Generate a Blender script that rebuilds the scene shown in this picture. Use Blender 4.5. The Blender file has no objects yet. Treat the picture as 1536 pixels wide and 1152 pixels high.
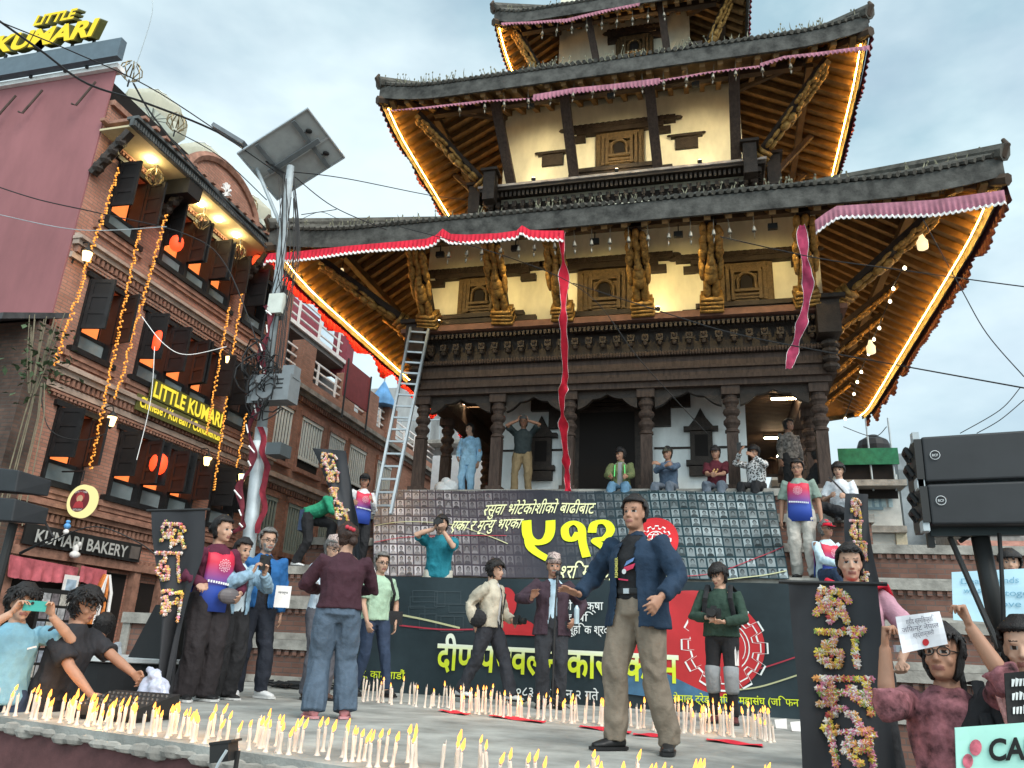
import bpy, bmesh, math, random
from mathutils import Vector, Matrix, Quaternion, noise
R = math.radians
random.seed(7)
scene = bpy.context.scene
col = scene.collection

# ------------------------------------------------------------------ camera
FPX, ROLL, HORY, VPX, CAMZ = 1150.0, 0.049, 973.0, 1077.0, 0.60
_ya = Vector((VPX-768, -(HORY+ROLL*(VPX-768)-576), -FPX)).normalized()
_za = Vector((ROLL, 1.0, -(HORY-576)/FPX)).normalized()
_xa = _ya.cross(_za)
CAMROT = Matrix((_xa, _ya, _za))            # camera axes -> world
CAMPOS = Vector((0, 0, CAMZ))
cam = bpy.data.cameras.new('camera')
cam.sensor_width = 36.0
cam.lens = FPX*36.0/1536.0
cam.clip_start, cam.clip_end = 0.1, 2000.0
camo = bpy.data.objects.new('camera', cam)
col.objects.link(camo)
m4 = CAMROT.to_4x4(); m4.translation = CAMPOS
camo.matrix_world = m4
scene.camera = camo

def at(px, py, X=None, Y=None, Z=None):
    """point of the place seen at a pixel of the photograph, on the plane X=, Y= or Z="""
    d = CAMROT @ Vector((px-768, 576-py, -FPX))
    t = (X-CAMPOS.x)/d.x if X is not None else (Y-CAMPOS.y)/d.y if Y is not None else (Z-CAMPOS.z)/d.z
    return CAMPOS + d*t

# ------------------------------------------------------------------ sky, sun, exposure
SUN_EL, SUN_ROT = R(46), R(128)
w = bpy.data.worlds.new('World'); scene.world = w; w.use_nodes = True
nt = w.node_tree; nt.nodes.clear()
N = nt.nodes.new; L = nt.links.new
out = N('ShaderNodeOutputWorld'); mix = N('ShaderNodeMixShader')
bg1 = N('ShaderNodeBackground'); bg2 = N('ShaderNodeBackground')
sky = N('ShaderNodeTexSky'); sky.sky_type = 'NISHITA'; sky.sun_disc = False
sky.sun_elevation = SUN_EL; sky.sun_rotation = SUN_ROT; sky.air_density = 1.4; sky.dust_density = 2.0
bg1.inputs[1].default_value = 0.10
hs = N('ShaderNodeHueSaturation'); hs.inputs['Saturation'].default_value = 0.7
L(sky.outputs[0], hs.inputs['Color']); L(hs.outputs[0], bg1.inputs[0])
tc = N('ShaderNodeTexCoord'); mp = N('ShaderNodeMapping'); mp.inputs['Scale'].default_value = (1.6, 1.6, 3.2)
mp.inputs['Location'].default_value = (0.35, 0.1, 0.2)
n1 = N('ShaderNodeTexNoise'); n1.inputs['Scale'].default_value = 1.5; n1.inputs['Detail'].default_value = 5; n1.inputs['Roughness'].default_value = .5
n1.inputs['Distortion'].default_value = .15
L(tc.outputs['Generated'], mp.inputs[0]); L(mp.outputs[0], n1.inputs['Vector'])
cr = N('ShaderNodeValToRGB'); cr.color_ramp.elements[0].position = .36; cr.color_ramp.elements[1].position = .66
cr.color_ramp.elements[0].color = (.45, .45, .45, 1); cr.color_ramp.elements[1].color = (.97, .97, .97, 1)
L(n1.outputs['Fac'], cr.inputs[0])
n2 = N('ShaderNodeTexNoise'); n2.inputs['Scale'].default_value = 2.3; n2.inputs['Detail'].default_value = 6; n2.inputs['Roughness'].default_value = .52
mp2 = N('ShaderNodeMapping'); mp2.inputs['Location'].default_value = (3.1, 1.2, 4.0); mp2.inputs['Scale'].default_value = (1, 1, 2)
L(tc.outputs['Generated'], mp2.inputs[0]); L(mp2.outputs[0], n2.inputs['Vector'])
cc = N('ShaderNodeValToRGB'); cc.color_ramp.elements[0].position = .38; cc.color_ramp.elements[1].position = .62
cc.color_ramp.elements[0].color = (.33, .50, .57, 1); cc.color_ramp.elements[1].color = (.76, .90, .92, 1)
L(n2.outputs['Fac'], cc.inputs[0]); L(cc.outputs[0], bg2.inputs[0]); 
sv = N('ShaderNodeSeparateXYZ'); L(tc.outputs['Generated'], sv.inputs[0])      # cloud brightened behind the camera, on the sun's side, as added front fill
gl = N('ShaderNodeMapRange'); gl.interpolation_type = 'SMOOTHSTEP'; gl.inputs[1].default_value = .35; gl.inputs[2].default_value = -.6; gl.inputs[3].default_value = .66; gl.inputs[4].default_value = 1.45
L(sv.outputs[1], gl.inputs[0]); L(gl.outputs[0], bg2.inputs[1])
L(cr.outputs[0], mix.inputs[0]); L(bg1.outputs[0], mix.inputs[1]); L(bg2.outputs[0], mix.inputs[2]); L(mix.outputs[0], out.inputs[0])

sl = bpy.data.lights.new('sun', 'SUN'); sl.energy = 1.5; sl.angle = R(35); sl.color = (1, .95, .88)
so = bpy.data.objects.new('sun', sl); col.objects.link(so)
so.rotation_euler = (R(90)-SUN_EL, 0, math.pi-SUN_ROT)   # from behind the camera
scene.view_settings.view_transform = 'Standard'; scene.view_settings.look = 'None'
scene.view_settings.exposure = 1.06; scene.view_settings.gamma = 1.0
scene.render.engine = 'CYCLES'
scene.cycles.use_denoising = True
scene.cycles.max_bounces = 6; scene.cycles.diffuse_bounces = 3; scene.cycles.glossy_bounces = 2
scene.cycles.transmission_bounces = 3; scene.cycles.transparent_max_bounces = 6
scene.cycles.sample_clamp_indirect = 4.0; scene.cycles.caustics_reflective = False; scene.cycles.caustics_refractive = False

# ------------------------------------------------------------------ materials
_mats = {}
def mat(name, color, rough=.75, metal=0., spec=.3, noise_amt=.12, noise_scale=6., bump=.0, bscale=40., emit=None, estr=0., coord='Object', stretch=(1, 1, 1), color2=None, alpha=1.):
    if name in _mats: return _mats[name]
    m = bpy.data.materials.new(name); m.use_nodes = True; t = m.node_tree
    b = t.nodes['Principled BSDF']
    b.inputs['Roughness'].default_value = rough; b.inputs['Metallic'].default_value = metal
    b.inputs['Specular IOR Level'].default_value = spec; b.inputs['Alpha'].default_value = alpha
    c4 = (*color, 1)
    if noise_amt or bump:
        co = t.nodes.new('ShaderNodeTexCoord'); ma = t.nodes.new('ShaderNodeMapping'); ma.inputs['Scale'].default_value = stretch
        t.links.new(co.outputs[coord], ma.inputs[0])
    if noise_amt:
        nz = t.nodes.new('ShaderNodeTexNoise'); nz.inputs['Scale'].default_value = noise_scale; nz.inputs['Detail'].default_value = 6; nz.inputs['Roughness'].default_value = .62
        t.links.new(ma.outputs[0], nz.inputs['Vector'])
        rp = t.nodes.new('ShaderNodeValToRGB'); rp.color_ramp.elements[0].position = .3; rp.color_ramp.elements[1].position = .7
        lo = tuple(c*(1-noise_amt*1.6) for c in color); hi = color2 or tuple(min(1, c*(1+noise_amt*1.6)) for c in color)
        rp.color_ramp.elements[0].color = (*lo, 1); rp.color_ramp.elements[1].color = (*hi, 1)
        t.links.new(nz.outputs['Fac'], rp.inputs[0]); t.links.new(rp.outputs[0], b.inputs['Base Color'])
    else: b.inputs['Base Color'].default_value = c4
    if bump:
        n3 = t.nodes.new('ShaderNodeTexNoise'); n3.inputs['Scale'].default_value = bscale; n3.inputs['Detail'].default_value = 4
        t.links.new(ma.outputs[0], n3.inputs['Vector'])
        bp = t.nodes.new('ShaderNodeBump'); bp.inputs['Strength'].default_value = bump; bp.inputs['Distance'].default_value = .02
        t.links.new(n3.outputs['Fac'], bp.inputs['Height']); t.links.new(bp.outputs[0], b.inputs['Normal'])
    if emit:
        b.inputs['Emission Color'].default_value = (*emit, 1); b.inputs['Emission Strength'].default_value = estr
    _mats[name] = m
    return m

def brick_mat(name, c1, c2, mortar, w=.22, h=.065, ms=.008, dirt=.4):
    if name in _mats: return _mats[name]
    m = bpy.data.materials.new(name); m.use_nodes = True; t = m.node_tree; b = t.nodes['Principled BSDF']
    uv = t.nodes.new('ShaderNodeUVMap'); bt = t.nodes.new('ShaderNodeTexBrick')
    bt.inputs['Color1'].default_value = (*c1, 1); bt.inputs['Color2'].default_value = (*c2, 1); bt.inputs['Mortar'].default_value = (*mortar, 1)
    bt.inputs['Scale'].default_value = 1; bt.inputs['Brick Width'].default_value = w; bt.inputs['Row Height'].default_value = h
    bt.inputs['Mortar Size'].default_value = ms; bt.inputs['Bias'].default_value = -.1
    t.links.new(uv.outputs[0], bt.inputs['Vector'])
    nz = t.nodes.new('ShaderNodeTexNoise'); nz.inputs['Scale'].default_value = 1.1; nz.inputs['Detail'].default_value = 7; nz.inputs['Roughness'].default_value = .65
    t.links.new(uv.outputs[0], nz.inputs['Vector'])
    rp = t.nodes.new('ShaderNodeValToRGB'); rp.color_ramp.elements[0].position = .32; rp.color_ramp.elements[1].position = .68
    k = 1-dirt
    rp.color_ramp.elements[0].color = (k, k, k, 1); rp.color_ramp.elements[1].color = (1.15, 1.1, 1.08, 1)
    t.links.new(nz.outputs['Fac'], rp.inputs[0])
    mx = t.nodes.new('ShaderNodeMix'); mx.data_type = 'RGBA'; mx.blend_type = 'MULTIPLY'; mx.inputs[0].default_value = 1
    t.links.new(bt.outputs['Color'], mx.inputs[6]); t.links.new(rp.outputs[0], mx.inputs[7]); t.links.new(mx.outputs[2], b.inputs['Base Color'])
    bp = t.nodes.new('ShaderNodeBump'); bp.inputs['Strength'].default_value = .5; bp.inputs['Distance'].default_value = .01; bp.invert = True
    t.links.new(bt.outputs['Fac'], bp.inputs['Height']); t.links.new(bp.outputs[0], b.inputs['Normal'])
    b.inputs['Roughness'].default_value = .9; b.inputs['Specular IOR Level'].default_value = .15
    _mats[name] = m
    return m

def emat(name, color, strength, sampling='AUTO'):
    if name in _mats: return _mats[name]
    m = bpy.data.materials.new(name); m.use_nodes = True; t = m.node_tree; t.nodes.clear()
    e = t.nodes.new('ShaderNodeEmission'); o = t.nodes.new('ShaderNodeOutputMaterial')
    e.inputs[0].default_value = (*color, 1); e.inputs[1].default_value = strength
    t.links.new(e.outputs[0], o.inputs[0]); m.cycles.emission_sampling = sampling
    _mats[name] = m
    return m

def glass_mat():
    if 'glass' in _mats: return _mats['glass']
    m = mat('glass', (.05, .07, .075), .08, 0, .7, 0)
    return m

# ------------------------------------------------------------------ mesh building
class MB:
    def __init__(s): s.v = []; s.f = []; s.mi = []; s.uv = []
    def face(s, idx, mi=0, uv=None):
        s.f.append(tuple(idx)); s.mi.append(mi); s.uv.append(uv)
    def quad(s, a, b, c, d, mi=0, uv=None):
        n = len(s.v); s.v += [Vector(a), Vector(b), Vector(c), Vector(d)]; s.face((n, n+1, n+2, n+3), mi, uv)
    def hexa(s, p, mi=0):
        """8 corners: bottom 0-3 counter-clockwise, top 4-7"""
        n = len(s.v); s.v += [Vector(q) for q in p]
        for f in ((3, 2, 1, 0), (4, 5, 6, 7), (0, 1, 5, 4), (1, 2, 6, 5), (2, 3, 7, 6), (3, 0, 4, 7)): s.face([n+i for i in f], mi)
    def box(s, x0, x1, y0, y1, z0, z1, mi=0):
        s.hexa([(x0, y0, z0), (x1, y0, z0), (x1, y1, z0), (x0, y1, z0), (x0, y0, z1), (x1, y0, z1), (x1, y1, z1), (x0, y1, z1)], mi)
    def cbox(s, c, sx, sy, sz, M=None, mi=0):
        c = Vector(c); M = M or Matrix.Identity(3)
        s.hexa([c+M @ Vector((a*sx/2, b*sy/2, d*sz/2)) for d in (-1, 1) for a, b in ((-1, -1), (1, -1), (1, 1), (-1, 1))], mi)
    def bar(s, a, b, wx, wy, up=(0, 0, 1), mi=0):
        a, b = Vector(a), Vector(b); d = (b-a).normalized(); u = Vector(up)
        if abs(d.dot(u)) > .98: u = Vector((0, 1, 0))
        x = d.cross(u).normalized(); y = x.cross(d).normalized()
        P = []
        for p in (a, b):
            P += [p-x*wx/2-y*wy/2, p+x*wx/2-y*wy/2, p+x*wx/2+y*wy/2, p-x*wx/2+y*wy/2]
        s.hexa(P, mi)
    def tube(s, pts, r, n=8, mi=0, cap=True, ell=1.0, side=None):
        pts = [Vector(p) for p in pts]; rs = r if isinstance(r, list) else [r]*len(pts)
        base = len(s.v); x = None
        for i, p in enumerate(pts):
            d = (pts[min(i+1, len(pts)-1)]-pts[max(i-1, 0)])
            if d.length < 1e-9: d = Vector((0, 0, 1))
            d.normalize()
            if side is not None: x = Vector(side)-d*Vector(side).dot(d)
            elif x is None: x = d.cross(Vector((0, 0, 1)) if abs(d.z) < .9 else Vector((0, 1, 0)))
            else: x = x-d*x.dot(d)
            if x.length < 1e-6: x = d.orthogonal()
            x.normalize(); y = d.cross(x)
            ra = rs[i] if isinstance(rs[i], (list, tuple)) else (rs[i], rs[i]*ell)
            for k in range(n):
                a = 2*math.pi*k/n; s.v.append(p+x*math.cos(a)*ra[0]+y*math.sin(a)*ra[1])
        for i in range(len(pts)-1):
            for k in range(n):
                a = base+i*n+k; b = base+i*n+(k+1) % n; s.face((a, b, b+n, a+n), mi)
        if cap:
            s.face([base+k for k in reversed(range(n))], mi); e = base+(len(pts)-1)*n; s.face([e+k for k in range(n)], mi)
    def lathe(s, c, prof, n=12, mi=0, M=None, sq=0.):
        c = Vector(c); base = len(s.v); M = M or Matrix.Identity(3)
        for r, z in prof:
            for k in range(n):
                a = 2*math.pi*(k+.5)/n; ca, sa = math.cos(a), math.sin(a)
                q = 1/(max(abs(ca), abs(sa))) if sq else 1
                s.v.append(c+M @ Vector((r*ca*q, r*sa*q, z)))
        for i in range(len(prof)-1):
            for k in range(n):
                a = base+i*n+k; b = base+i*n+(k+1) % n; s.face((a, b, b+n, a+n), mi)
        s.face([base+k for k in reversed(range(n))], mi); e = base+(len(prof)-1)*n; s.face([e+k for k in range(n)], mi)
    def ell(s, c, rx, ry, rz, M=None, nu=8, nv=6, mi=0):
        c = Vector(c); M = M or Matrix.Identity(3); base = len(s.v)
        for j in range(1, nv):
            t = math.pi*j/nv-math.pi/2
            for k in range(nu):
                a = 2*math.pi*k/nu
                s.v.append(c+M @ Vector((rx*math.cos(t)*math.cos(a), ry*math.cos(t)*math.sin(a), rz*math.sin(t))))
        lo = len(s.v); s.v += [c+M @ Vector((0, 0, -rz)), c+M @ Vector((0, 0, rz))]
        for j in range(nv-2):
            for k in range(nu):
                a = base+j*nu+k; b = base+j*nu+(k+1) % nu; s.face((a, b, b+nu, a+nu), mi)
        for k in range(nu):
            s.face((lo, base+(k+1) % nu, base+k), mi); e = base+(nv-2)*nu; s.face((lo+1, e+k, e+(k+1) % nu), mi)
    def prism(s, poly, fn, d0, d1, mi=0):
        """poly of (u,v); fn(u,v,d)->point; both caps and the sides"""
        n = len(s.v); k = len(poly)
        s.v += [Vector(fn(u, v, d0)) for u, v in poly]+[Vector(fn(u, v, d1)) for u, v in poly]
        s.face(list(range(n, n+k)), mi); s.face(list(reversed(range(n+k, n+2*k))), mi)
        for i in range(k): s.face((n+(i+1) % k, n+i, n+k+i, n+k+(i+1) % k), mi)
    def grid(s, fn, nu, nv, mi=0):
        n = len(s.v)
        s.v += [Vector(fn(i/nu, j/nv)) for j in range(nv+1) for i in range(nu+1)]
        for j in range(nv):
            for i in range(nu):
                a = n+j*(nu+1)+i
                s.face((a, a+1, a+nu+2, a+nu+1), mi, [(i/nu, j/nv), ((i+1)/nu, j/nv), ((i+1)/nu, (j+1)/nv), (i/nu, (j+1)/nv)])
    def add(s, other, fn=None, mi=None):
        n = len(s.v); s.v += [Vector(fn(p)) if fn else p.copy() for p in other.v]
        for f, m_, u in zip(other.f, other.mi, other.uv): s.face([n+i for i in f], m_ if mi is None else mi, u)
    def mesh(s, name, mats, smooth=False):
        me = bpy.data.meshes.new(name)
        me.from_pydata([tuple(p) for p in s.v], [], s.f)
        for m in (mats if isinstance(mats, (list, tuple)) else [mats]): me.materials.append(m)
        me.polygons.foreach_set('material_index', s.mi)
        if smooth: me.polygons.foreach_set('use_smooth', [True]*len(s.f))
        uvl = me.uv_layers.new(name='UVMap'); data = []
        for p, u in zip(me.polygons, s.uv):
            if u is not None:
                for q in u: data += [q[0], q[1]]
            else:
                nx, ny, nz = abs(p.normal.x), abs(p.normal.y), abs(p.normal.z)
                for vi in p.vertices:
                    c = me.vertices[vi].co
                    data += [c.y, c.z] if nx >= ny and nx >= nz else [c.x, c.z] if ny >= nz else [c.x, c.y]
        uvl.data.foreach_set('uv', data)
        me.update()
        return me
    def build(s, name, mats, parent=None, smooth=False, loc=None):
        o = bpy.data.objects.new(name, s.mesh(name, mats, smooth)); col.objects.link(o)
        if parent: o.parent = parent
        if loc is not None: o.location = loc
        return o

def tag(o, label, cat, group=None, kind=None):
    if label: o['label'] = label
    if cat: o['category'] = cat
    if group: o['group'] = group
    if kind: o['kind'] = kind
    return o
def empty(name, label, cat, loc=(0, 0, 0), rz=0, group=None):
    o = bpy.data.objects.new(name, None); col.objects.link(o); o.location = loc; o.rotation_euler = (0, 0, rz)
    o.empty_display_size = .1
    return tag(o, label, cat, group)
def copy_tree(o, loc=None, label=None, rz=None):
    c = o.copy(); col.objects.link(c)
    if loc is not None: c.location = loc
    if label: c['label'] = label
    if rz is not None: c.rotation_euler = (0, 0, rz)
    for ch in list(o.children):
        d = ch.copy(); col.objects.link(d); d.parent = c
        for g in list(ch.children):
            e = g.copy(); col.objects.link(e); e.parent = d
    return c
def lamp(name, parent, loc, power, color, size=.05, kind='POINT', rot=None, spot=None):
    l = bpy.data.lights.new(name, kind); l.energy = power; l.color = color
    if kind in ('POINT', 'SPOT'): l.shadow_soft_size = size
    if kind == 'SPOT': l.spot_size = R(spot or 120); l.spot_blend = .8
    o = bpy.data.objects.new(name, l); col.objects.link(o); o.location = loc
    if rot: o.rotation_euler = rot
    if parent: o.parent = parent
    return o

# ------------------------------------------------------------------ lettering
def glyphs(s, size=1.0, bold=0.0):
    """triangles of a run of text as (verts2d, faces), width"""
    c = bpy.data.curves.new('lettering', 'FONT'); c.body = s; c.size = size; c.offset = bold; c.resolution_u = 4
    o = bpy.data.objects.new('lettering', c); col.objects.link(o)
    dg = bpy.context.evaluated_depsgraph_get(); ev = o.evaluated_get(dg); me = ev.to_mesh()
    vs = [(v.co.x, v.co.y) for v in me.vertices]; fs = [tuple(p.vertices) for p in me.polygons]
    ev.to_mesh_clear(); bpy.data.objects.remove(o); bpy.data.curves.remove(c)
    return vs, fs
def clip_right(vs, fs, x1):
    bm = bmesh.new(); bv = [bm.verts.new((x, y, 0)) for x, y in vs]
    for f in fs:
        try: bm.faces.new([bv[i] for i in f])
        except ValueError: pass
    bmesh.ops.bisect_plane(bm, geom=bm.verts[:]+bm.edges[:]+bm.faces[:], plane_co=(x1, 0, 0), plane_no=(1, 0, 0), clear_outer=True)
    bm.verts.index_update()
    r = [(v.co.x, v.co.y) for v in bm.verts], [tuple(v.index for v in f.verts) for f in bm.faces]
    bm.free(); return r
def lettering(s, size=1.0, bold=0.0):
    """segments split by |; a segment that starts with < is a half consonant (its upright is cut off)"""
    V, F, x = [], [], 0
    for seg in s.split('|'):
        half = seg.startswith('<'); seg = seg.lstrip('<')
        lead = len(seg)-len(seg.lstrip(' ')); x += lead*.26*size
        vs, fs = glyphs(seg.strip(' '), size, bold)
        if not vs: continue
        x0 = min(p[0] for p in vs); x1 = max(p[0] for p in vs)
        if half:
            x1 = x1-.2*size; vs, fs = clip_right(vs, fs, x1)
        n = len(V); V += [(px-x0+x, py) for px, py in vs]; F += [tuple(n+i for i in f) for f in fs]
        x += x1-x0-(.02*size if not half else 0)
        if seg.endswith(' '): x += .26*size
    return V, F, x
def put_text(mb, s, fn, u0, v0, width, height=None, bold=0., mi=0, d=.012, deva=True):
    """lay a line of text on a surface: fn(u, v, d) with u, v in metres along the surface; width sets the fit"""
    V, F, wd = lettering(s, 1.0, bold)
    if not V: return
    y1 = .72 if s.isascii() else .62; sx = width/wd; sy = (height/y1) if height else sx
    n = len(mb.v)
    mb.v += [Vector(fn(u0+x*sx, v0+y*sy, d)) for x, y in V]
    for f in F: mb.face([n+i for i in f], mi)

def gear(mb, fn, cu, cv, r, mi=0, d=.01, w=.1, globe=True):
    """outline of a toothed wheel with a globe inside"""
    def ring(pts_out, pts_in):
        n = len(pts_out); b = len(mb.v)
        mb.v += [Vector(fn(cu+x, cv+y, d)) for x, y in pts_out]+[Vector(fn(cu+x, cv+y, d)) for x, y in pts_in]
        for i in range(n): mb.face((b+i, b+(i+1) % n, b+n+(i+1) % n, b+n+i), mi)
    def toothed(sc, off):
        P = []
        for k in range(12):
            a0 = 2*math.pi*k/12
            for da, rr in ((-.17, .8), (-.12, 1.), (.12, 1.), (.17, .8)):
                rr = rr*sc-off; P.append((r*rr*math.cos(a0+da), r*rr*math.sin(a0+da)))
        return P
    ring(toothed(1, 0), toothed(1, w*.8))
    circ = lambda q, e=1.: [(r*q*e*math.cos(2*math.pi*k/28), r*q*math.sin(2*math.pi*k/28)) for k in range(28)]
    ring(circ(.58), circ(.58-w*.5))
    if not globe: return
    ring(circ(.5, .5), circ(.5-w*.3, .4))
    for y in (-.3, 0, .3):
        h = math.sqrt(max(0, .5**2-y*y)); b = len(mb.v)
        mb.v += [Vector(fn(cu+r*x, cv+r*(y+q), d)) for x, q in ((-h, -.02), (h, -.02), (h, .025), (-h, .025))]
        mb.face((b, b+1, b+2, b+3), mi)
def disc(mb, fn, cu, cv, r, mi=0, d=.006, n=40, ry=None):
    b = len(mb.v)
    mb.v += [Vector(fn(cu+r*math.cos(2*math.pi*k/n), cv+(ry or r)*math.sin(2*math.pi*k/n), d)) for k in range(n)]
    mb.face(list(range(b, b+n)), mi)
def ribbon(mb, fn, pts, wid, mi=0, d=.008):
    b = len(mb.v)
    for i, (u, v) in enumerate(pts):
        u0, v0 = pts[max(0, i-1)]; u1, v1 = pts[min(len(pts)-1, i+1)]
        l = math.hypot(u1-u0, v1-v0) or 1; nx, ny = -(v1-v0)/l, (u1-u0)/l
        mb.v += [Vector(fn(u+nx*wid/2, v+ny*wid/2, d)), Vector(fn(u-nx*wid/2, v-ny*wid/2, d))]
    for i in range(len(pts)-1): mb.face((b+2*i, b+2*i+1, b+2*i+3, b+2*i+2), mi)
def bez(p, n=16):
    """smooth curve through control points"""
    P = [Vector((*q, 0)) if len(q) == 2 else Vector(q) for q in p]; two = len(p[0]) == 2
    Q = [P[0]]+P+[P[-1]]; o = []
    for i in range(1, len(Q)-2):
        for k in range(n):
            t = k/n; a, b, c, d = Q[i-1], Q[i], Q[i+1], Q[i+2]
            o.append(.5*((2*b)+(c-a)*t+(2*a-5*b+4*c-d)*t*t+(-a+3*b-3*c+d)*t**3))
    o.append(P[-1])
    return [(q.x, q.y) for q in o] if two else o
# ------------------------------------------------------------------ common colours
M_concrete = mat('stage_concrete', (.27, .27, .25), .85, noise_amt=.27, noise_scale=2.2, bump=.25, bscale=60)
M_paving = mat('paving', (.17, .15, .14), .85, noise_amt=.2, noise_scale=2.5, bump=.3, bscale=30)
M_stone = mat('weathered_stone', (.26, .245, .22), .9, noise_amt=.28, noise_scale=3.5, bump=.4, bscale=22)
M_brick = brick_mat('plinth_brick', (.20, .11, .085), (.14, .075, .06), (.13, .10, .09), .24, .07, .008, .5)
M_brickL = brick_mat('facade_brick', (.44, .215, .155), (.34, .16, .115), (.22, .16, .13), .2, .06, .007, .3)
M_brickM = brick_mat('old_house_brick', (.40, .21, .15), (.31, .16, .115), (.26, .20, .165), .2, .06, .007, .3)
M_brickD = brick_mat('dark_old_brick', (.15, .095, .075), (.095, .065, .055), (.10, .085, .075), .21, .06, .009, .6)
M_stagebrick = mat('painted_stage_brick', (.105, .045, .045), .8, noise_amt=.3, noise_scale=3, bump=.5, bscale=9)
M_wood = mat('dark_carved_wood', (.030, .020, .015), .6, noise_amt=.3, noise_scale=7, bump=.5, bscale=35)
M_wood2 = mat('brown_weathered_wood', (.058, .038, .030), .75, noise_amt=.28, noise_scale=5, bump=.4, bscale=30, stretch=(4, 4, .7))
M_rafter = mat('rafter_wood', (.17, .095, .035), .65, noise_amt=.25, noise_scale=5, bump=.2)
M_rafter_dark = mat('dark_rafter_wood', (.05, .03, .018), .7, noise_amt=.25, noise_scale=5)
M_eave = mat('grey_eave_board', (.055, .053, .048), .85, noise_amt=.45, noise_scale=4.5, bump=.5, bscale=14)
M_tile = mat('roof_tile', (.075, .07, .06), .9, noise_amt=.35, noise_scale=5, bump=.4)
M_plaster = mat('cream_plaster', (.66, .62, .49), .9, noise_amt=.13, noise_scale=1.6, stretch=(1, 1, .45), bump=.15, bscale=15)
M_white = mat('white_plaster', (.78, .79, .78), .9, noise_amt=.13, noise_scale=1.8, stretch=(1, 1, .45), bump=.12, bscale=14)
M_gold = mat('gilded_carving', (.30, .165, .045), .45, metal=.35, noise_amt=.4, noise_scale=16, bump=.6, bscale=45)
M_winwood = mat('carved_window_wood', (.095, .06, .027), .6, noise_amt=.3, noise_scale=14, bump=.7, bscale=40)
M_black = mat('matt_black', (.012, .012, .013), .6, noise_amt=.1)
M_dark = mat('dark_interior', (.012, .009, .008), .9, noise_amt=0)
M_steel = mat('galvanised_steel', (.36, .40, .42), .6, metal=.3, noise_amt=.12, noise_scale=5)
M_alu = mat('aluminium', (.45, .48, .50), .45, metal=.7, noise_amt=.06)
M_red = mat('red_cloth', (.55, .012, .035), .8, noise_amt=.14, noise_scale=5, bump=.2)
M_maroon = mat('faded_maroon_cloth', (.13, .02, .03), .85, noise_amt=.2, noise_scale=5, bump=.2)
M_pink = mat('faded_pink_cloth', (.30, .12, .16), .85, noise_amt=.2, noise_scale=4, bump=.2)
M_hem = mat('white_hem', (.75, .72, .70), .8, noise_amt=.08)
M_warmled = emat('warm_led', (1, .52, .10), 85)
M_bulb = emat('bulb_glow', (1, .84, .5), 14)

# ------------------------------------------------------------------ ground and stage
b = MB(); b.quad((-90, -30, -.85), (90, -30, -.85), (90, 190, -.85), (-90, 190, -.85))
tag(b.build('ground', M_paving), 'grey stone paving of the square', None, kind='structure')
SE = lambda x: 4.66-(x+4.76)*.243          # front edge of the stage
_l = [at(px, py, Z=0) for px, py in ((-40, 1062), (60, 1064), (160, 1066), (238, 1066), (232, 1036), (262, 1008))]
poly = [(-5.3, SE(-5.3)), (.62, SE(.62)), (1.05, 6.2), (1.25, 10.1), (-7.0, 10.1)]+[(q.x, q.y) for q in reversed(_l)]
st = empty('stage_platform', 'low brick stage with a pale concrete top and dark red painted sides', 'stage')
b = MB(); b.prism(poly, lambda u, v, d: (u, v, d), 0, -.07); b.build('stage_top', M_concrete, st)
cx0 = sum(p[0] for p in poly)/len(poly); cy0 = sum(p[1] for p in poly)/len(poly)
b = MB(); b.prism([(cx0+(x-cx0)*.994, cy0+(y-cy0)*.994) for x, y in poly], lambda u, v, d: (u, v, d), -.072, -.84); b.build('brick_side', M_stagebrick, st)
b = MB()
for k in range(46):                         # broken mortar along the front edge
    x = -5.2+k*.126; b.ell((x, SE(x)-.005, -.05-random.random()*.03), .07+random.random()*.05, .02, .02+random.random()*.025, nu=6, nv=4)
b.build('mortar_edge', M_stone, st)

# ------------------------------------------------------------------ the temple
TX, TY = -1.85, 18.3
T = empty('pagoda_temple', 'tall tiered wooden pagoda temple on a stepped brick plinth with lit eaves', 'temple', (TX, TY, 0))
def tp(x, y, z): return Vector((x-TX, y-TY, z))
def ring(mb, ho, hi, z0, z1, mi=0):
    """square band round the temple centre (local), butted at the corners"""
    mb.box(-ho, ho, -ho, -hi, z0, z1, mi); mb.box(-ho, ho, hi, ho, z0, z1, mi)
    mb.box(-ho, -hi, -hi, hi, z0, z1, mi); mb.box(hi, ho, -hi, hi, z0, z1, mi)
def side_fn(k):
    """local frames of the four sides: (along, outward) -> x, y ; 0 front, 1 right, 2 back, 3 left"""
    return [lambda a, o: (a, -o), lambda a, o: (o, a), lambda a, o: (-a, o), lambda a, o: (-o, -a)][k]
RISE = 3.44/6
TIERS = []
XL = [None, -7.75, -7.5, -7.25, -6.95, -6.7, -6.4]; XR = [None, 6.3, 6.0, 5.7, 5.4, 2.42, 2.36]
for k in range(1, 7):
    h = 4.4+.75*(6-k); z1 = RISE*k; z0 = -.84 if k == 1 else RISE*(k-1); xl, xr = XL[k]-TX, XR[k]-TX
    TIERS.append((TY-h, z1))
    b = MB(); b.box(xl, xr, -h, h, z0+.002, z1-.13)
    o = b.build('plinth_step', M_brick, T)
    c = MB(); c.box(xl-.05, xr+.05, -h-.05, h, z1-.128, z1)
    c.build('stone_cap', M_stone, o)
    c = MB(); n = int((xr-xl)/.12)
    for i in range(n):
        x = xl+.06+i*.12; c.box(x-.03, x+.03, -h-.035, -h-.001, z1-.2, z1-.135)
    c.build('notched_course', M_brick, o)
    c = MB(); c.box(xl-.03, xr+.03, -h-.03, -h-.001, max(z0, 0)+.004, max(z0, 0)+.10); c.build('stone_foot', M_stone, o)
PZ = 3.44
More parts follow.
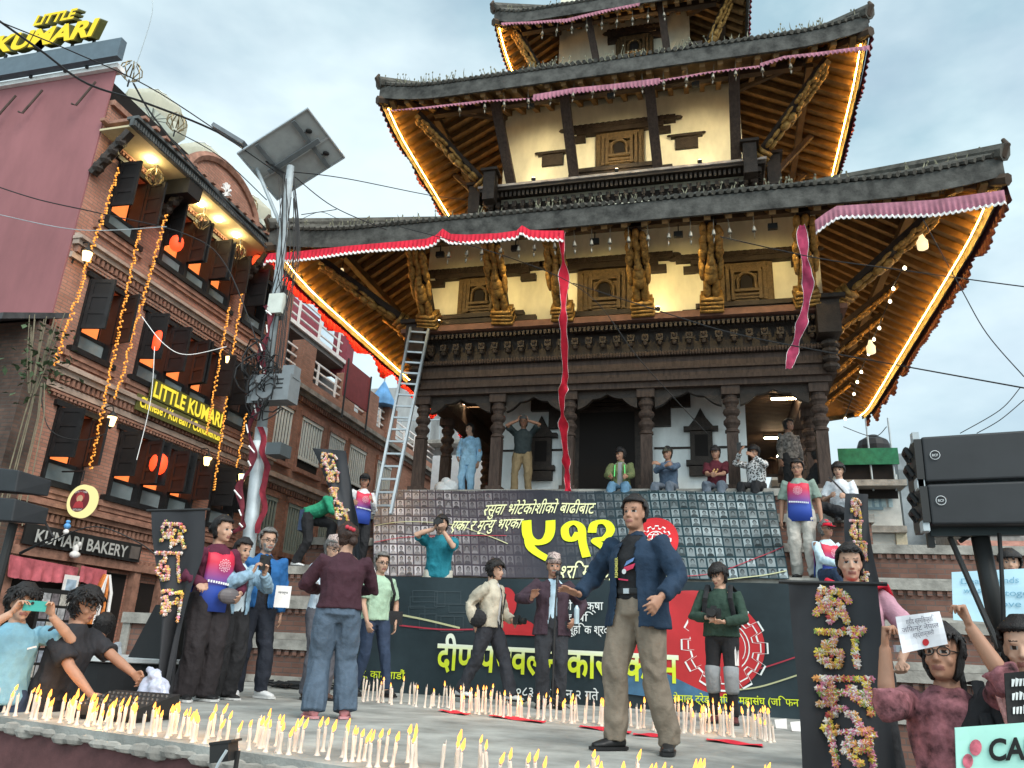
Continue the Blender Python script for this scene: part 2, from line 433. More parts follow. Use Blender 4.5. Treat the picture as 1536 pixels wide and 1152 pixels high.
# veranda columns
def column_mesh():
    b = MB(); s = .105
    b.box(-s-.05, s+.05, -s-.05, s+.05, 0, .16); b.box(-s, s, -s, s, .16, 1.15)
    b.lathe((0, 0, 1.15), [(.10, 0), (.135, .02), (.135, .06), (.10, .09), (.12, .14), (.155, .19), (.155, .24), (.11, .29), (.10, .33), (.14, .37), (.16, .42), (.14, .47), (.10, .50), (.115, .56), (.15, .60), (.15, .66), (.12, .69), (.12, .74)], 14)
    b.box(-.17, .17, -.15, .15, 1.89, 2.06)
    return b
cm = column_mesh().mesh('veranda_column', M_wood2)
colX = [-5.78, -4.15, -2.68, -1.17, .42, 1.98]
spots = [(x, 14.42) for x in colX]+[(1.98, y) for y in (16.0, 17.6, 19.2, 20.8, 22.2)]+[(-5.78, y) for y in (16.0, 17.6, 19.2, 20.8, 22.2)]
for x, y in spots:
    o = bpy.data.objects.new('veranda_column', cm); col.objects.link(o); o.parent = T; o.location = tp(x, y, PZ)
# cusped arches between the columns, and the beams
def arch(mb, x0, x1, y0, y1, zt):
    n = 20; top = [(x0, zt), (x1, zt)]; low = []
    for i in range(n+1):
        u = i/n; c = abs(2*u-1)
        z = zt-.06-.30*c**1.6-.045*abs(math.sin(u*math.pi*4))
        low.append((x1+(x0-x1)*u, z))
    mb.prism(top[:1]+top[1:]+low, lambda u, v, d: tp(u, d, v), y0, y1)
b = MB()
for i in range(5): arch(b, colX[i]+.17, colX[i+1]-.17, 14.36, 14.48, 5.5)
b.build('cusped_arches', M_wood, T)
b = MB(); ring(b, 4.07, 3.65, 5.502, 6.12); b.build('lintel_beam', M_wood2, T)
b = MB(); ring(b, 4.15, 4.072, 5.62, 5.70); ring(b, 4.13, 4.072, 5.85, 5.90)
for k in range(4):
    f = side_fn(k)
    for i in range(150):
        a = -4.2+i*.0564; x, y = f(a, 4.17); b.ell((x, y, 6.165), .036, .036, .055, nu=6, nv=4)
b.build('rope_moulding', M_wood2, T)
cor = MB(); ring(cor, 4.12, 3.7, 6.122, 6.22); ring(cor, 4.02, 3.7, 6.222, 6.76)
for k in range(4):
    f = side_fn(k)
    for i in range(30):                       # carved beam ends
        a = -4.06+i*.28; x, y = f(a, 4.14); cor.cbox((x, y, 6.50), .13, .13, .14); cor.ell((x, y, 6.40), .07, .07, .07, nu=6, nv=4)
        x, y = f(a, 4.2); cor.ell((x, y, 6.52), .05, .05, .05, nu=6, nv=4)
    for i in range(96):
        a = -4.25+i*.0895; x, y = f(a, 4.27); cor.cbox((x, y, 6.70), .05, .1, .09) if k in (0, 2) else cor.cbox((x, y, 6.70), .1, .05, .09)
ring(cor, 4.22, 3.7, 6.762, 6.80)
cor.build('carved_cornice', M_wood, T)
b = MB(); ring(b, 4.40, 3.6, 6.802, 6.90); ring(b, 4.32, 3.6, 6.902, 6.97); b.build('cornice_ledge', mat('red_brown_ledge', (.17, .085, .06), .8, noise_amt=.2), T)
b = MB()
for sx in (-1, 1):                            # square corner blocks of the cornice
    b = MB(); b.box(sx*4.05-.2, sx*4.05+.2, -4.5, -4.03, 6.3, 6.95)
    b.box(sx*4.05-.3, sx*4.05+.3, -4.6, -4.1, 6.952, 7.03)
    for q in range(4): b.ell((sx*4.05, -4.24, 5.72+q*.15), .16, .14, .09, nu=7, nv=5)
    b.build('corner_block', M_wood, T)
# sanctum of the veranda
SX0, SX1, SY = -4.5, .72, 15.45
b = MB(); b.box(SX0-TX, SX1-TX, SY-TY, 20.7-TY, PZ+.002, 5.9); b.build('sanctum_wall', M_white, T)
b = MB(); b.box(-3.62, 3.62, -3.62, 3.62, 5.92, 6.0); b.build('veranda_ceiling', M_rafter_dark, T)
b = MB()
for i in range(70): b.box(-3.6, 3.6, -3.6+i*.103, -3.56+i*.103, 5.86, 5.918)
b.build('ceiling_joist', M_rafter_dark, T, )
dr = MB(); yy = SY-.002
dr.box(-2.95-TX, -1.15-TX, yy-.16-TY, yy-TY, PZ, 5.85)
do = dr.build('doorway', M_wood, T)
c = MB(); c.box(-2.62-TX, -1.48-TX, yy-.175-TY, yy-.162-TY, PZ+.02, 5.35); c.build('door_leaf', M_dark, do)
c = MB()
for x0, x1 in ((-3.3, -2.97), (-1.13, -.75)):        # stepped wings of the door lintel
    c.box(x0-TX, x1-TX, yy-.12-TY, yy-TY, 5.05, 5.85)
c.box(-3.7-TX, -3.31-TX, yy-.12-TY, yy-TY, 5.45, 5.85); c.box(-.74-TX, -.35-TX, yy-.12-TY, yy-TY, 5.45, 5.85)
for q in range(5): c.box(-2.93-TX+q*.06, -1.17-TX-q*.06, yy-.2-q*.02-TY, yy-.165-TY, 5.40+q*.075, 5.46+q*.075)
c.build('lintel_wing', M_wood, do)
def niche(cx, cz, s=1.):
    b = MB(); y = SY-TY
    b.box(cx-.26*s, cx+.26*s, y-.12, y-.003, cz-.35*s, cz+.35*s)
    b.box(cx-.36*s, cx+.36*s, y-.16, y-.003, cz-.48*s, cz-.36*s); b.box(cx-.40*s, cx+.40*s, y-.16, y-.003, cz+.36*s, cz+.46*s)
    b.box(cx-.30*s, cx+.30*s, y-.14, y-.003, cz-.72*s, cz-.5*s)
    b.prism([(cx-.28*s, cz+.47*s), (cx+.28*s, cz+.47*s), (cx+.12*s, cz+.68*s), (cx, cz+.92*s), (cx-.12*s, cz+.68*s)], lambda u, v, d: (u, d, v), y-.13, y-.003)
    o = b.build('wall_niche', M_wood, T)
    b = MB(); b.box(cx-.15*s, cx+.15*s, y-.128, y-.122, cz-.26*s, cz+.26*s); b.build('niche_opening', M_dark, o)
niche(-.28-TX+.12, 4.62, .85); niche(-3.45-TX, 4.55, .85)
b = MB(); b.box(SX0-TX+.02, -2.98-TX, SY-TY-.03, SY-TY-.002, 4.58, 4.62); b.box(-1.1-TX, SX1-TX, SY-TY-.03, SY-TY-.002, 4.58, 4.62); b.build('wall_band', M_wood, T)
# stacked wall storeys
b = MB(); ring(b, 4.05, 3.8, 6.972, 9.7); b.build('storey_wall', M_plaster, T)
b = MB(); ring(b, 2.83, 2.6, 9.6, 14.2); b.build('storey_wall', M_plaster, T)
b = MB(); ring(b, 1.75, 1.5, 13.6, 18.0); b.build('storey_wall', M_plaster, T)

def carved_window(cx, wy, z, s=1., wing=1.):
    """carved window on the front wall: wy is the wall's outward distance"""
    y = -wy
    b = MB()
    b.box(cx-.62*s, cx+.62*s, y-.10, y-.002, z-.48*s, z+.55*s)
    for q in range(3):
        d = .1+.035*(q+1); e = .5-.11*q
        for sx in (-1, 1): b.box(cx+sx*(e+.03)*s-.04*s, cx+sx*(e+.03)*s+.04*s, y-d, y-.101, z-.46*s, z+.46*s)
        b.box(cx-e*s, cx+e*s, y-d+.004, y-.1, z+(.46-.1*q)*s, z+(.54-.1*q)*s)
        b.box(cx-e*s, cx+e*s, y-d+.004, y-.1, z-(.48-.06*q)*s, z-(.42-.06*q)*s)
    o = b.build('carved_window', M_winwood, T)
    c = MB()
    c.box(cx-1.02*s*wing, cx+1.02*s*wing, y-.17, y-.004, z+.57*s, z+.70*s); c.box(cx-1.30*s*wing, cx+1.30*s*wing, y-.19, y-.004, z+.702*s, z+.84*s)
    for sx in (-1, 1):
        c.box(cx+sx*1.0*s*wing-.2*s, cx+sx*1.0*s*wing+.2*s, y-.12, y-.003, z+.40*s, z+.568*s)
        c.ell((cx+sx*1.34*s*wing, y-.1, z+.79*s), .14*s, .07, .05*s)
    for q in range(int(17*wing)): c.box(cx+(q-8*wing)*.15*s-.04*s, cx+(q-8*wing)*.15*s+.04*s, y-.215, y-.191, z+.74*s, z+.83*s)
    c.build('lintel', M_wood, o)
    c = MB()
    c.box(cx-.95*s*wing, cx+.95*s*wing, y-.17, y-.004, z-.60*s, z-.482*s); c.box(cx-1.2*s*wing, cx+1.2*s*wing, y-.13, y-.004, z-.74*s, z-.602*s)
    c.box(cx-.7*s, cx+.7*s, y-.10, y-.004, z-.95*s, z-.742*s)
    c.build('sill', M_wood, o)
    c = MB()                                  # pierced niche with a round head
    arc = [(cx+.13*s*math.cos(a), z+.02*s+.13*s*math.sin(a)) for a in [math.pi*i/8 for i in range(9)]]
    c.prism([(cx+.13*s, z-.2*s)]+arc+[(cx-.13*s, z-.2*s)], lambda u, v, d: (u, d, v), y-.21, y-.101)
    c.build('window_opening', M_dark, o)
    c = MB(); P = [(math.cos(a), math.sin(a)) for a in [math.pi*i/8 for i in range(9)]]
    pts = [(cx+.2*s, y-.21, z-.2*s)]+[(cx+.2*s*p, y-.21, z+.02*s+.2*s*q) for p, q in P]+[(cx-.2*s, y-.21, z-.2*s)]
    c.tube(pts, .04*s, 6); c.box(cx-.28*s, cx+.28*s, y-.24, y-.15, z-.27*s, z-.2*s)
    c.build('window_arch', M_winwood, o)
for px, pz in ((722, 445), (908, 437), (1119, 425)):
    p = at(px, pz, Y=14.2); carved_window(p.x-TX, 4.05, p.z-.03, .82 if px != 908 else .92, 1.25 if px != 908 else 1.15)
p = at(930, 228, Y=15.45); carved_window(p.x-TX, 2.83, p.z, .92, 1.1)
p = at(952, 75, Y=16.5); carved_window(p.x-TX, 1.75, p.z, .8, .7)
for px, py in ((829, 240), (1030, 214)):
    p = at(px, py, Y=15.45)-Vector((TX, TY, 0)); b = MB()
    b.box(p.x-.26, p.x+.26, -2.9, -2.832, p.z-.17, p.z+.13); b.box(p.x-.36, p.x+.36, -2.95, -2.832, p.z+.132, p.z+.2)
    b.ell((p.x-.38, -2.9, p.z+.2), .07, .04, .03); b.ell((p.x+.38, -2.9, p.z+.2), .07, .04, .03)
    b.build('vent_window', M_wood, T)
# cornices of the upper storeys
def upper_cornice(h, z):
    b = MB(); ring(b, h+.10, h-.1, z, z+.1); ring(b, h+.06, h-.1, z+.102, z+.45); ring(b, h+.42, h-.1, z+.62, z+.70)
    for k in range(4):
        f = side_fn(k); n = int((h*2+.5)/.2)
        for i in range(n+1):
            a = -h-.22+i*(2*h+.44)/n; x, y = f(a, h+.17); b.cbox((x, y, z+.35), .1, .1, .16); b.ell((x, y, z+.25), .05, .05, .05, nu=6, nv=4)
        m = n*2
        for i in range(m+1):
            a = -h-.3+i*(2*h+.6)/m; x, y = f(a, h+.3); b.cbox((x, y, z+.54), .055, .1, .13) if k in (0, 2) else b.cbox((x, y, z+.54), .1, .055, .13)
    o = b.build('carved_cornice', M_wood, T)
    c = MB(); ring(c, h+.46, h+.03, z+.702, z+.76); c.build('white_edge', mat('pale_ledge', (.40, .34, .31), .8, noise_amt=.25), o)
    for sx in (-1, 1):                        # upturned corner terminals
        for d in (0, 1):
            p = [(sx*(h+.1), -(h+.62)), (sx*(h+.62), -(h+.1))][d]
            c = MB(); c.box(p[0]-.14, p[0]+.14, p[1]-.14, p[1]+.14, z+.2, z+.95); c.box(p[0]-.2, p[0]+.2, p[1]-.2, p[1]+.2, z+.952, z+1.02)
            c.build('corner_terminal', M_wood, o)
    c = MB(); ring(c, h+.3, h-.1, z-.42, z-.002); c.build('dark_band', M_wood, o)
upper_cornice(2.83, 10.25); upper_cornice(1.75, 14.05)

def tiled_roof(he, ze, ht, zt, fas, wall_h, wall_z, upturn=.22, lit=True, pitch=.36):
    """hipped roof: he eave half width, ze eave top, ht/zt upper edge, fas fascia depth, wall_h/wall_z where the underside meets the wall"""
    up = lambda s, t: upturn*max(0, (abs(s)-.7)/.3)**2*(1-t)
    def P(k, s, t, zoff=0.):
        h = he+(ht-he)*t; x, y = side_fn(k)(s*h, h); return (x, y, ze+(zt-ze)*t+up(s, t)+zoff)
    def U(k, s, t, zoff=0., inset=.05):
        h = (he-inset)+(wall_h-he+inset)*t; x, y = side_fn(k)(s*h, h); zb = ze-fas+.03
        return (x, y, zb+(wall_z-zb)*t+up(s, t)+zoff)
    b = MB()
    for k in range(4): b.grid(lambda u, v: P(k, 2*u-1, v), 24, 6)
    for k in range(4):
        for sx in (-1,):                      # hip rolls
            b.tube([P(k, sx, t, .05) for t in (-.012, .1, .3, .6, 1)], [.15, .14, .13, .13, .12], 8)
    ro = b.build('tiled_roof', M_tile, T)
    b = MB(); n = int(2*he/.125)
    for k in range(4):
        if k == 2: continue
        for i in range(n):
            s = -1+(i+.5)*2/n; p0 = Vector(P(k, s, -.012, .045)); p1 = Vector(P(k, s, .12, .045)); b.tube([p0, p1], .042+random.random()*.010, 6)
    b.build('eave_tiles', M_tile, ro)
    b = MB()
    for k in range(4):
        g = 26
        for i in range(g):
            s0, s1 = -1+2*i/g, -1+2*(i+1)/g
            a, c = Vector(P(k, s0, 0)), Vector(P(k, s1, 0)); ia = Vector(P(k, s0, .02)); ic = Vector(P(k, s1, .02))
            dz = Vector((0, 0, -fas)); o2 = lambda q: Vector((q.x*1.0, q.y*1.0, q.z-.012))
            b.hexa([o2(a)+dz, o2(c)+dz, Vector((ic.x, ic.y, c.z))+dz, Vector((ia.x, ia.y, a.z))+dz, o2(a), o2(c), Vector((ic.x, ic.y, c.z-.012)), Vector((ia.x, ia.y, a.z-.012))])
    b.build('eave_board', M_eave, ro)
    for k in (1, 3):                          # drip board that hides the light strip from outside
        b = MB(); g = 22
        for i in range(g):
            q = [Vector(U(k, -.995+1.99*j/g, 0, 0, .012)) for j in (i, i+1)]; r_ = [Vector(U(k, -.995+1.99*j/g, 0, 0, .040)) for j in (i, i+1)]; dz = Vector((0, 0, -.17))
            b.hexa([q[0]+dz, q[1]+dz, r_[1]+dz, r_[0]+dz, q[0], q[1], r_[1], r_[0]])
        b.build('drip_board', M_eave, ro)
    b = MB()
    for k in range(4): b.grid(lambda u, v: U(k, 1-2*u, v, .07), 20, 3)
    b.build('soffit', M_rafter, ro)
    for k in range(4):
        if k == 2: continue
        b = MB(); n = int(2*he/pitch)
        for i in range(n):
            s = -1+(i+.5)*2/n
            a = s*(he-.1); tmax = 1. if abs(a) < wall_h else max(.05, (he-abs(a))/(he-wall_h)-.03)
            x0, y0 = side_fn(k)(a, he-.1); h1 = he-.1+(wall_h-he+.1)*tmax; x1, y1 = side_fn(k)(a, h1)
            zb = ze-fas+.03; z1 = zb+(wall_z-zb)*tmax
            u = up(s, 0)
            b.bar((x0, y0, zb+u-.02), (x1, y1, z1-.02), .11, .13)
        b.build('rafters', M_rafter, ro)
    b = MB()
    hb = he-(he-wall_h)*.42; zb = ze-fas+.03+(wall_z-ze+fas)*.42-.17
    for k in range(4):
        f = side_fn(k); x0, y0 = f(-hb, hb); x1, y1 = f(hb-.16, hb); b.bar((x0, y0, zb), (x1, y1, zb), .14, .16)
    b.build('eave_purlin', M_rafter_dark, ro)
    for k in (0, 1, 3):                       # corner rafters under the hips, and a turned-up tip
        b = MB(); b.tube([U(k, -1, t, -.12, .0) for t in (-.01, .3, .7, 1)], .1, 6)
        q = Vector(P(k, -1, 0)); d = Vector((q.x, q.y, 0)).normalized()
        b.tube([q-d*.3+Vector((0, 0, -.05)), q+Vector((0, 0, .02)), q+d*.1+Vector((0, 0, .14)), q+d*.06+Vector((0, 0, .26))], [.11, .1, .06, .03], 8)
        b.build('corner_rafter', M_rafter_dark, ro)
    return P, U
P1, U1 = tiled_roof(6.5, 8.12, 2.95, 10.2, .36, 4.05, 9.35)
P2, U2 = tiled_roof(5.18, 12.5, 1.85, 14.3, .34, 2.83, 13.4)
P3, U3 = tiled_roof(3.2, 16.25, .3, 18.6, .32, 1.75, 16.9, pitch=.3)
W3 = lambda p: Vector((p[0]+TX, p[1]+TY, p[2]))       # temple-local to place

# struts
def strut(a, b_, carved=True, width=.2, name='carved_strut'):
    """slanting bracket from a (foot on the ledge) to b_ (under the eave); local to the temple"""
    a, b_ = Vector(a), Vector(b_); d = b_-a; Ln = d.length; d.normalize()
    out = Vector((a.x, a.y, 0)); fr = Vector((0, -1, 0)) if abs(a.x) <= abs(a.y)*.93 else Vector((math.copysign(1, a.x), 0, 0))
    if abs(abs(a.x)-abs(a.y)) < .3: fr = out.normalized()
    side = d.cross(fr).normalized(); nrm = side.cross(d).normalized()
    if nrm.dot(fr) < 0: nrm = -nrm
    Mx = Matrix((side, nrm, d)).transposed()
    m = MB()
    m.bar(a, b_, width*.62, width*.5, up=nrm)
    o = m.build(name, M_wood if carved else M_wood2, T, smooth=False)
    if carved:
        g = MB(); f = .55*width
        def lump(t, u, n_, r, rz): g.ell(a+d*(t*Ln)+side*(u*width)+nrm*(f*.45+n_*width), r*width, r*width*.8, rz*width, Mx, 7, 5)
        for q in range(4): g.cbox(a+d*(Ln*(.02+q*.045))+nrm*f*.3, width*(1.25-.12*(q % 2)), width*.95, Ln*.035, Mx)
        lump(.24, -.22, .15, .24, .5); lump(.24, .22, .15, .24, .5); lump(.33, -.25, .22, .2, .5); lump(.33, .25, .22, .2, .5)
        lump(.42, 0, .3, .4, .5); lump(.50, 0, .35, .36, .45); lump(.47, -.45, .25, .17, .55); lump(.47, .45, .25, .17, .55)
        lump(.54, -.5, .2, .15, .4); lump(.54, .5, .2, .15, .4); lump(.585, 0, .42, .24, .28); lump(.625, 0, .4, .17, .25)
        rr = random.Random(3)
        for q in range(26):
            t = .63+.35*(q//3)/9; lump(t, (q % 3-1)*.38+rr.uniform(-.08, .08), .12+rr.uniform(0, .12), .2, .3)
        g.build('strut_figure', M_gold, o, smooth=True)
    return o
for pb, pt in (((646, 488), (624, 385)), ((757, 484), (738, 368)), ((846, 478), (829, 362)), ((965, 470), (952, 358)), ((1068, 464), (1066, 350)), ((1209, 455), (1206, 345))):
    a = at(*pb, Y=13.98); t = at(*pt, Y=12.55)
    strut((a.x-TX, a.y-TY, 7.0), (t.x-TX, t.y-TY, 8.12), True, .36)
for sx in (-1, 1):
    strut((sx*4.2, -4.2, 7.0), (sx*5.75, -5.75, 7.95), True, .26)
    for y in (-2.6, -1.0, .6, 2.2, 3.6): strut((sx*4.3, y, 7.0), (sx*5.7, y, 8.1), True, .2)
for pb, pt in (((768, 275), (741, 165)), ((862, 262), (845, 152)), ((987, 250), (973, 135)), ((1104, 238), (1101, 112))):
    a = at(*pb, Y=15.2); t = at(*pt, Y=13.9)
    strut((a.x-TX, a.y-TY, 11.05), (t.x-TX, t.y-TY, 12.55), False, .36, 'plain_strut')
for sx in (-1, 1):
    strut((sx*3.0, -3.0, 11.0), (sx*4.5, -4.5, 12.35), True, .26)
    for y in (-1.8, -.2, 1.4): strut((sx*3.1, y, 11.0), (sx*4.5, y, 12.5), False, .22, 'plain_strut')
for pb, pt in (((900, 70), (880, 28)), ((1003, 60), (990, 10))):
    a = at(*pb, Y=16.3); t = at(*pt, Y=15.5)
    strut((a.x-TX, a.y-TY, 14.85), (t.x-TX, t.y-TY, 16.35), False, .3, 'plain_strut')
for sx in (-1, 1): strut((sx*1.9, -1.9, 14.85), (sx*2.75, -2.75, 16.15), True, .24)

# weeds on the eaves
def weeds(P, n, h, seed):
    rr = random.Random(seed); b = MB()
    for i in range(n):
        s = rr.uniform(-1, 1); t = rr.uniform(-.005, .1)
        if noise.noise((s*6, seed, 0)) < -.05 and rr.random() < .8: continue
        p = W3(P(0, s, t, .08)); hh = h*rr.uniform(.3, 1.2)
        q = p+Vector((rr.uniform(-.4, .4)*hh, rr.uniform(-.4, .2)*hh, hh)); wv = Vector((.012, 0, 0))
        m = (p+q)/2+Vector((rr.uniform(-.1, .1)*hh, 0, 0)); k = len(b.v)
        b.v += [p-wv, p+wv, m+wv*.8, m-wv*.8, q]; b.face((k, k+1, k+2, k+3)); b.face((k+3, k+2, k+4))
        if rr.random() < .5: b.ell(q, .018, .018, .03, nu=4, nv=3)
    return b
M_weed = mat('dry_weed', (.17, .16, .11), .9, noise_amt=.25, noise_scale=3)
for P, n, h, sd, lb in ((P1, 130, .13, 4, 'dry weeds growing on the lowest tiled eave'), (P2, 330, .2, 5, 'dry weeds growing along the middle tiled eave'), (P3, 50, .13, 6, 'dry weeds on the top eave')):
    tag(weeds(P, n, h, sd).build('weeds', M_weed), lb, 'weeds', kind='stuff')
# ------------------------------------------------------------------ lights of the temple
WARM = (1.0, .62, .22)
def led(P0, P1, label, name='led_strip', power=0):
    b = MB(); b.tube([P0, P1], .016, 6)
    return tag(b.build(name, M_warmled), label, 'light strip')
def eave_strip(U, he, k, t, zoff, lb):
    pts = [W3(U(k, s, t+.012, zoff+.06)) for s in [-.97+i*.097 for i in range(21)]]
    b = MB(); b.tube(pts, .0075, 6)
    o = tag(b.build('led_strip', M_warmled), lb, 'light strip', 'warm light strips under the eaves')
    return o
eave_strip(U1, 6.5, 3, .02, -.20, 'warm light strip along the left eave of the lowest roof')
eave_strip(U1, 6.5, 1, .02, -.20, 'warm light strip along the right eave of the lowest roof')
eave_strip(U2, 5.18, 3, .02, -.20, 'warm light strip along the left eave of the middle roof')
eave_strip(U2, 5.18, 1, .02, -.20, 'warm light strip along the right eave of the middle roof')
eave_strip(U3, 3.2, 3, .02, -.20, 'warm light strip along the left eave of the top roof')
M_fix = mat('black_fixture', (.02, .02, .02), .5, noise_amt=0)
def uplight(loc, power, label, aim=(0, -.15, 1), group='small uplights at the feet of the struts', spot=140, col_=WARM):
    e = empty('uplight', label, 'lamp', loc, 0, group)
    b = MB(); b.lathe((0, 0, 0), [(.035, 0), (.05, .01), (.055, .06)], 10); b.build('lamp_can', M_fix, e)
    b = MB(); b.lathe((0, 0, .062), [(.048, 0), (.045, .008)], 10); b.build('lens', M_bulb, e)
    d = Vector(aim).normalized(); q = d.to_track_quat('-Z', 'Y').to_euler()
    lamp('beam', e, (0, 0, .1), power, col_, .05, 'SPOT', q, spot)
names = ['first', 'second', 'third', 'fourth', 'fifth', 'sixth']
for i, (px, py) in enumerate(((655, 486), (757, 487), (848, 482), (985, 474), (1068, 466), (1208, 458))):
    p = at(px, py, Y=13.88); uplight((p.x+.02, 13.9, 6.975), 7, 'small bright uplight at the foot of the %s carved strut from the left' % names[i], (0, 1, .9), spot=165, col_=(1, .74, .30))
for i, (px, py) in enumerate(((800, 268), (925, 258), (1050, 246))):
    p = at(px, py, Y=15.0); uplight((p.x, 15.02, 11.02), 6, 'small uplight on the middle ledge, %s from the left' % names[i], (0, 1, .9), spot=165, col_=(1, .76, .34))
for i, x in enumerate((-2.4, -1.3)):
    uplight((x, 16.3, 14.82), 26, 'small uplight on the top ledge, %s from the left' % names[i], (0, .2, 1))
for sx, lb in ((-1, 'left'), (1, 'right')):
    for j, y in enumerate((-3.0, 0., 2.6)):
        uplight((TX+sx*4.3, TY+y, 6.975), 7, 'small uplight under the %s eave of the lowest roof, %s from the front' % (lb, names[j]), (sx*.6, 0, 1))
    uplight((TX+sx*3.2, TY-1.5, 11.02), 6, 'small uplight under the %s eave of the middle roof' % lb, (sx*.6, 0, 1))
for (X_, Y_, Z_, pw, lb) in [(x, 12.35, 7.72, 62, 'lowest') for x in (-4.9, -3.4, -1.9, -.4, 1.2)]+[(x, 13.75, 12.1, 60, 'middle') for x in (-3.6, -1.8, 0.)]:
    e = empty('eave_floodlight', 'small black floodlight behind the front edge of the %s roof' % lb, 'floodlight', (X_, Y_, Z_), 0, 'floodlights behind the %s roof edge' % lb)
    b = MB(); b.box(-.08, .08, -.04, .04, -.05, .05); b.box(-.01, .01, -.01, .01, .051, .2); b.build('housing', M_fix, e)
    b = MB(); b.box(-.07, .07, .041, .046, -.04, .04); b.build('lens', M_bulb, e)
    lamp('beam', e, (0, .09, 0), pw*.85, (1, .75, .31) if lb == 'lowest' else (1, .80, .44), .06, 'SPOT', Vector((0, 1, -.30)).to_track_quat('-Z', 'Y').to_euler(), 96)
# light tubes inside the veranda
for i, (px, py, Y, lb) in enumerate(((711, 606, 16.2, 'on the left of the sanctum'), (1180, 598, 16.0, 'nearest in the right-hand aisle'), (1166, 657, 19.0, 'farther back in the right-hand aisle'), (1172, 684, 21.6, 'farthest back in the right-hand aisle'))):
    p = at(px, py, Y=Y); e = empty('tube_light', 'glowing light tube '+lb, 'light', p, 0, 'light tubes in the veranda')
    b = MB(); b.tube([(-.3, 0, 0), (.3, 0, 0)], .022, 8); b.build('tube', emat('tube_glow', (1, .72, .42), 40), e)
    b = MB(); b.box(-.34, .34, -.03, .03, .025, .07); b.bar((-.3, 0, .07), (-.3, 0, max(.1, 5.86-p.z)), .012, .012); b.bar((.3, 0, .07), (.3, 0, max(.1, 5.86-p.z)), .012, .012); b.build('fixture', M_fix, e)
# hanging white lamp bulbs under the eaves
for px, py, k, lb in ((512, 412, 3, 'hanging under the left end of the lowest eave'), (1383, 362, 0, 'hanging under the right end of the lowest eave'), (1306, 520, 1, 'hanging by the right-hand struts')):
    p = at(px, py, Y={3: 13.0, 0: 12.9, 1: 16.0}[k]); e = empty('pendant_lamp', 'pale bulb lamp '+lb, 'lamp', p, 0, 'pale pendant lamps under the lowest eave')
    b = MB(); b.lathe((0, 0, -.16), [(.05, 0), (.085, .02), (.09, .16), (.05, .22), (.03, .3)], 10); b.build('bulb', mat('pale_bulb', (.8, .72, .5), .3, emit=(1, .8, .45), estr=.5, noise_amt=0), e, True)
    b = MB(); b.tube([(0, 0, .14), (0.01, 0, .6)], .008, 5); b.build('cord', M_black, e)
# chain of small bulbs along the right-hand struts
pts = [(1357, 402), (1340, 433), (1335, 452), (1319, 492), (1311, 509), (1303, 531), (1292, 558), (1286, 573), (1281, 591), (1268, 628)]
e = empty('bulb_chain', 'chain of small white bulbs running back under the right eave of the lowest roof', 'light chain', (0, 0, 0))
X_ = [at(px, py, X=3.45-.02*i) for i, (px, py) in enumerate(pts)]
b = MB(); b.tube([p+Vector((.0, 0, .05)) for p in X_], .01, 5); b.build('cord', M_black, e)
b = MB()
for p in X_: b.ell(p, .03, .03, .038, nu=7, nv=5)
b.build('bulbs', emat('white_bulb', (1, .86, .55), 6), e)

# ------------------------------------------------------------------ bells under the eaves
def bell_mesh():
    b = MB(); b.tube([(0, 0, .26), (.004, 0, .0)], .007, 4); b.lathe((0, 0, -.14), [(.055, 0), (.045, .03), (.035, .09), (.015, .13)], 8); b.tube([(0, 0, -.14), (0, 0, -.22)], .006, 4)
    b.prism([(-.03, -.22), (.03, -.22), (.012, -.3), (0, -.33), (-.012, -.3)], lambda u, v, d: (u, d, v), -.003, .003)
    return b.mesh('wind_bell', mat('pale_bell_metal', (.22, .20, .16), .45, metal=.5, noise_amt=.2), True)
bm_ = bell_mesh()
def bell(P, s, lb):
    p = W3(P(0, s, 0)); o = bpy.data.objects.new('wind_bell', bm_); col.objects.link(o)
    o.location = (p.x, p.y+.14, p.z-.58); o.rotation_euler = (random.uniform(-.1, .1), random.uniform(-.1, .1), random.uniform(0, 3)); o.scale = (.75, .75, .85)
    tag(o, lb, 'bell', lb.split(' hanging ')[1].replace('from', 'bells on'))
for i in range(17): bell(P1, -.42+i*.052+random.uniform(-.008, .008), 'small wind bell hanging from the front edge of the lowest roof')
for i in range(15): bell(P2, -.62+i*.095+random.uniform(-.012, .012), 'small wind bell hanging from the front edge of the middle roof')
for i in range(9): bell(P3, -.6+i*.12, 'small wind bell hanging from the front edge of the top roof')

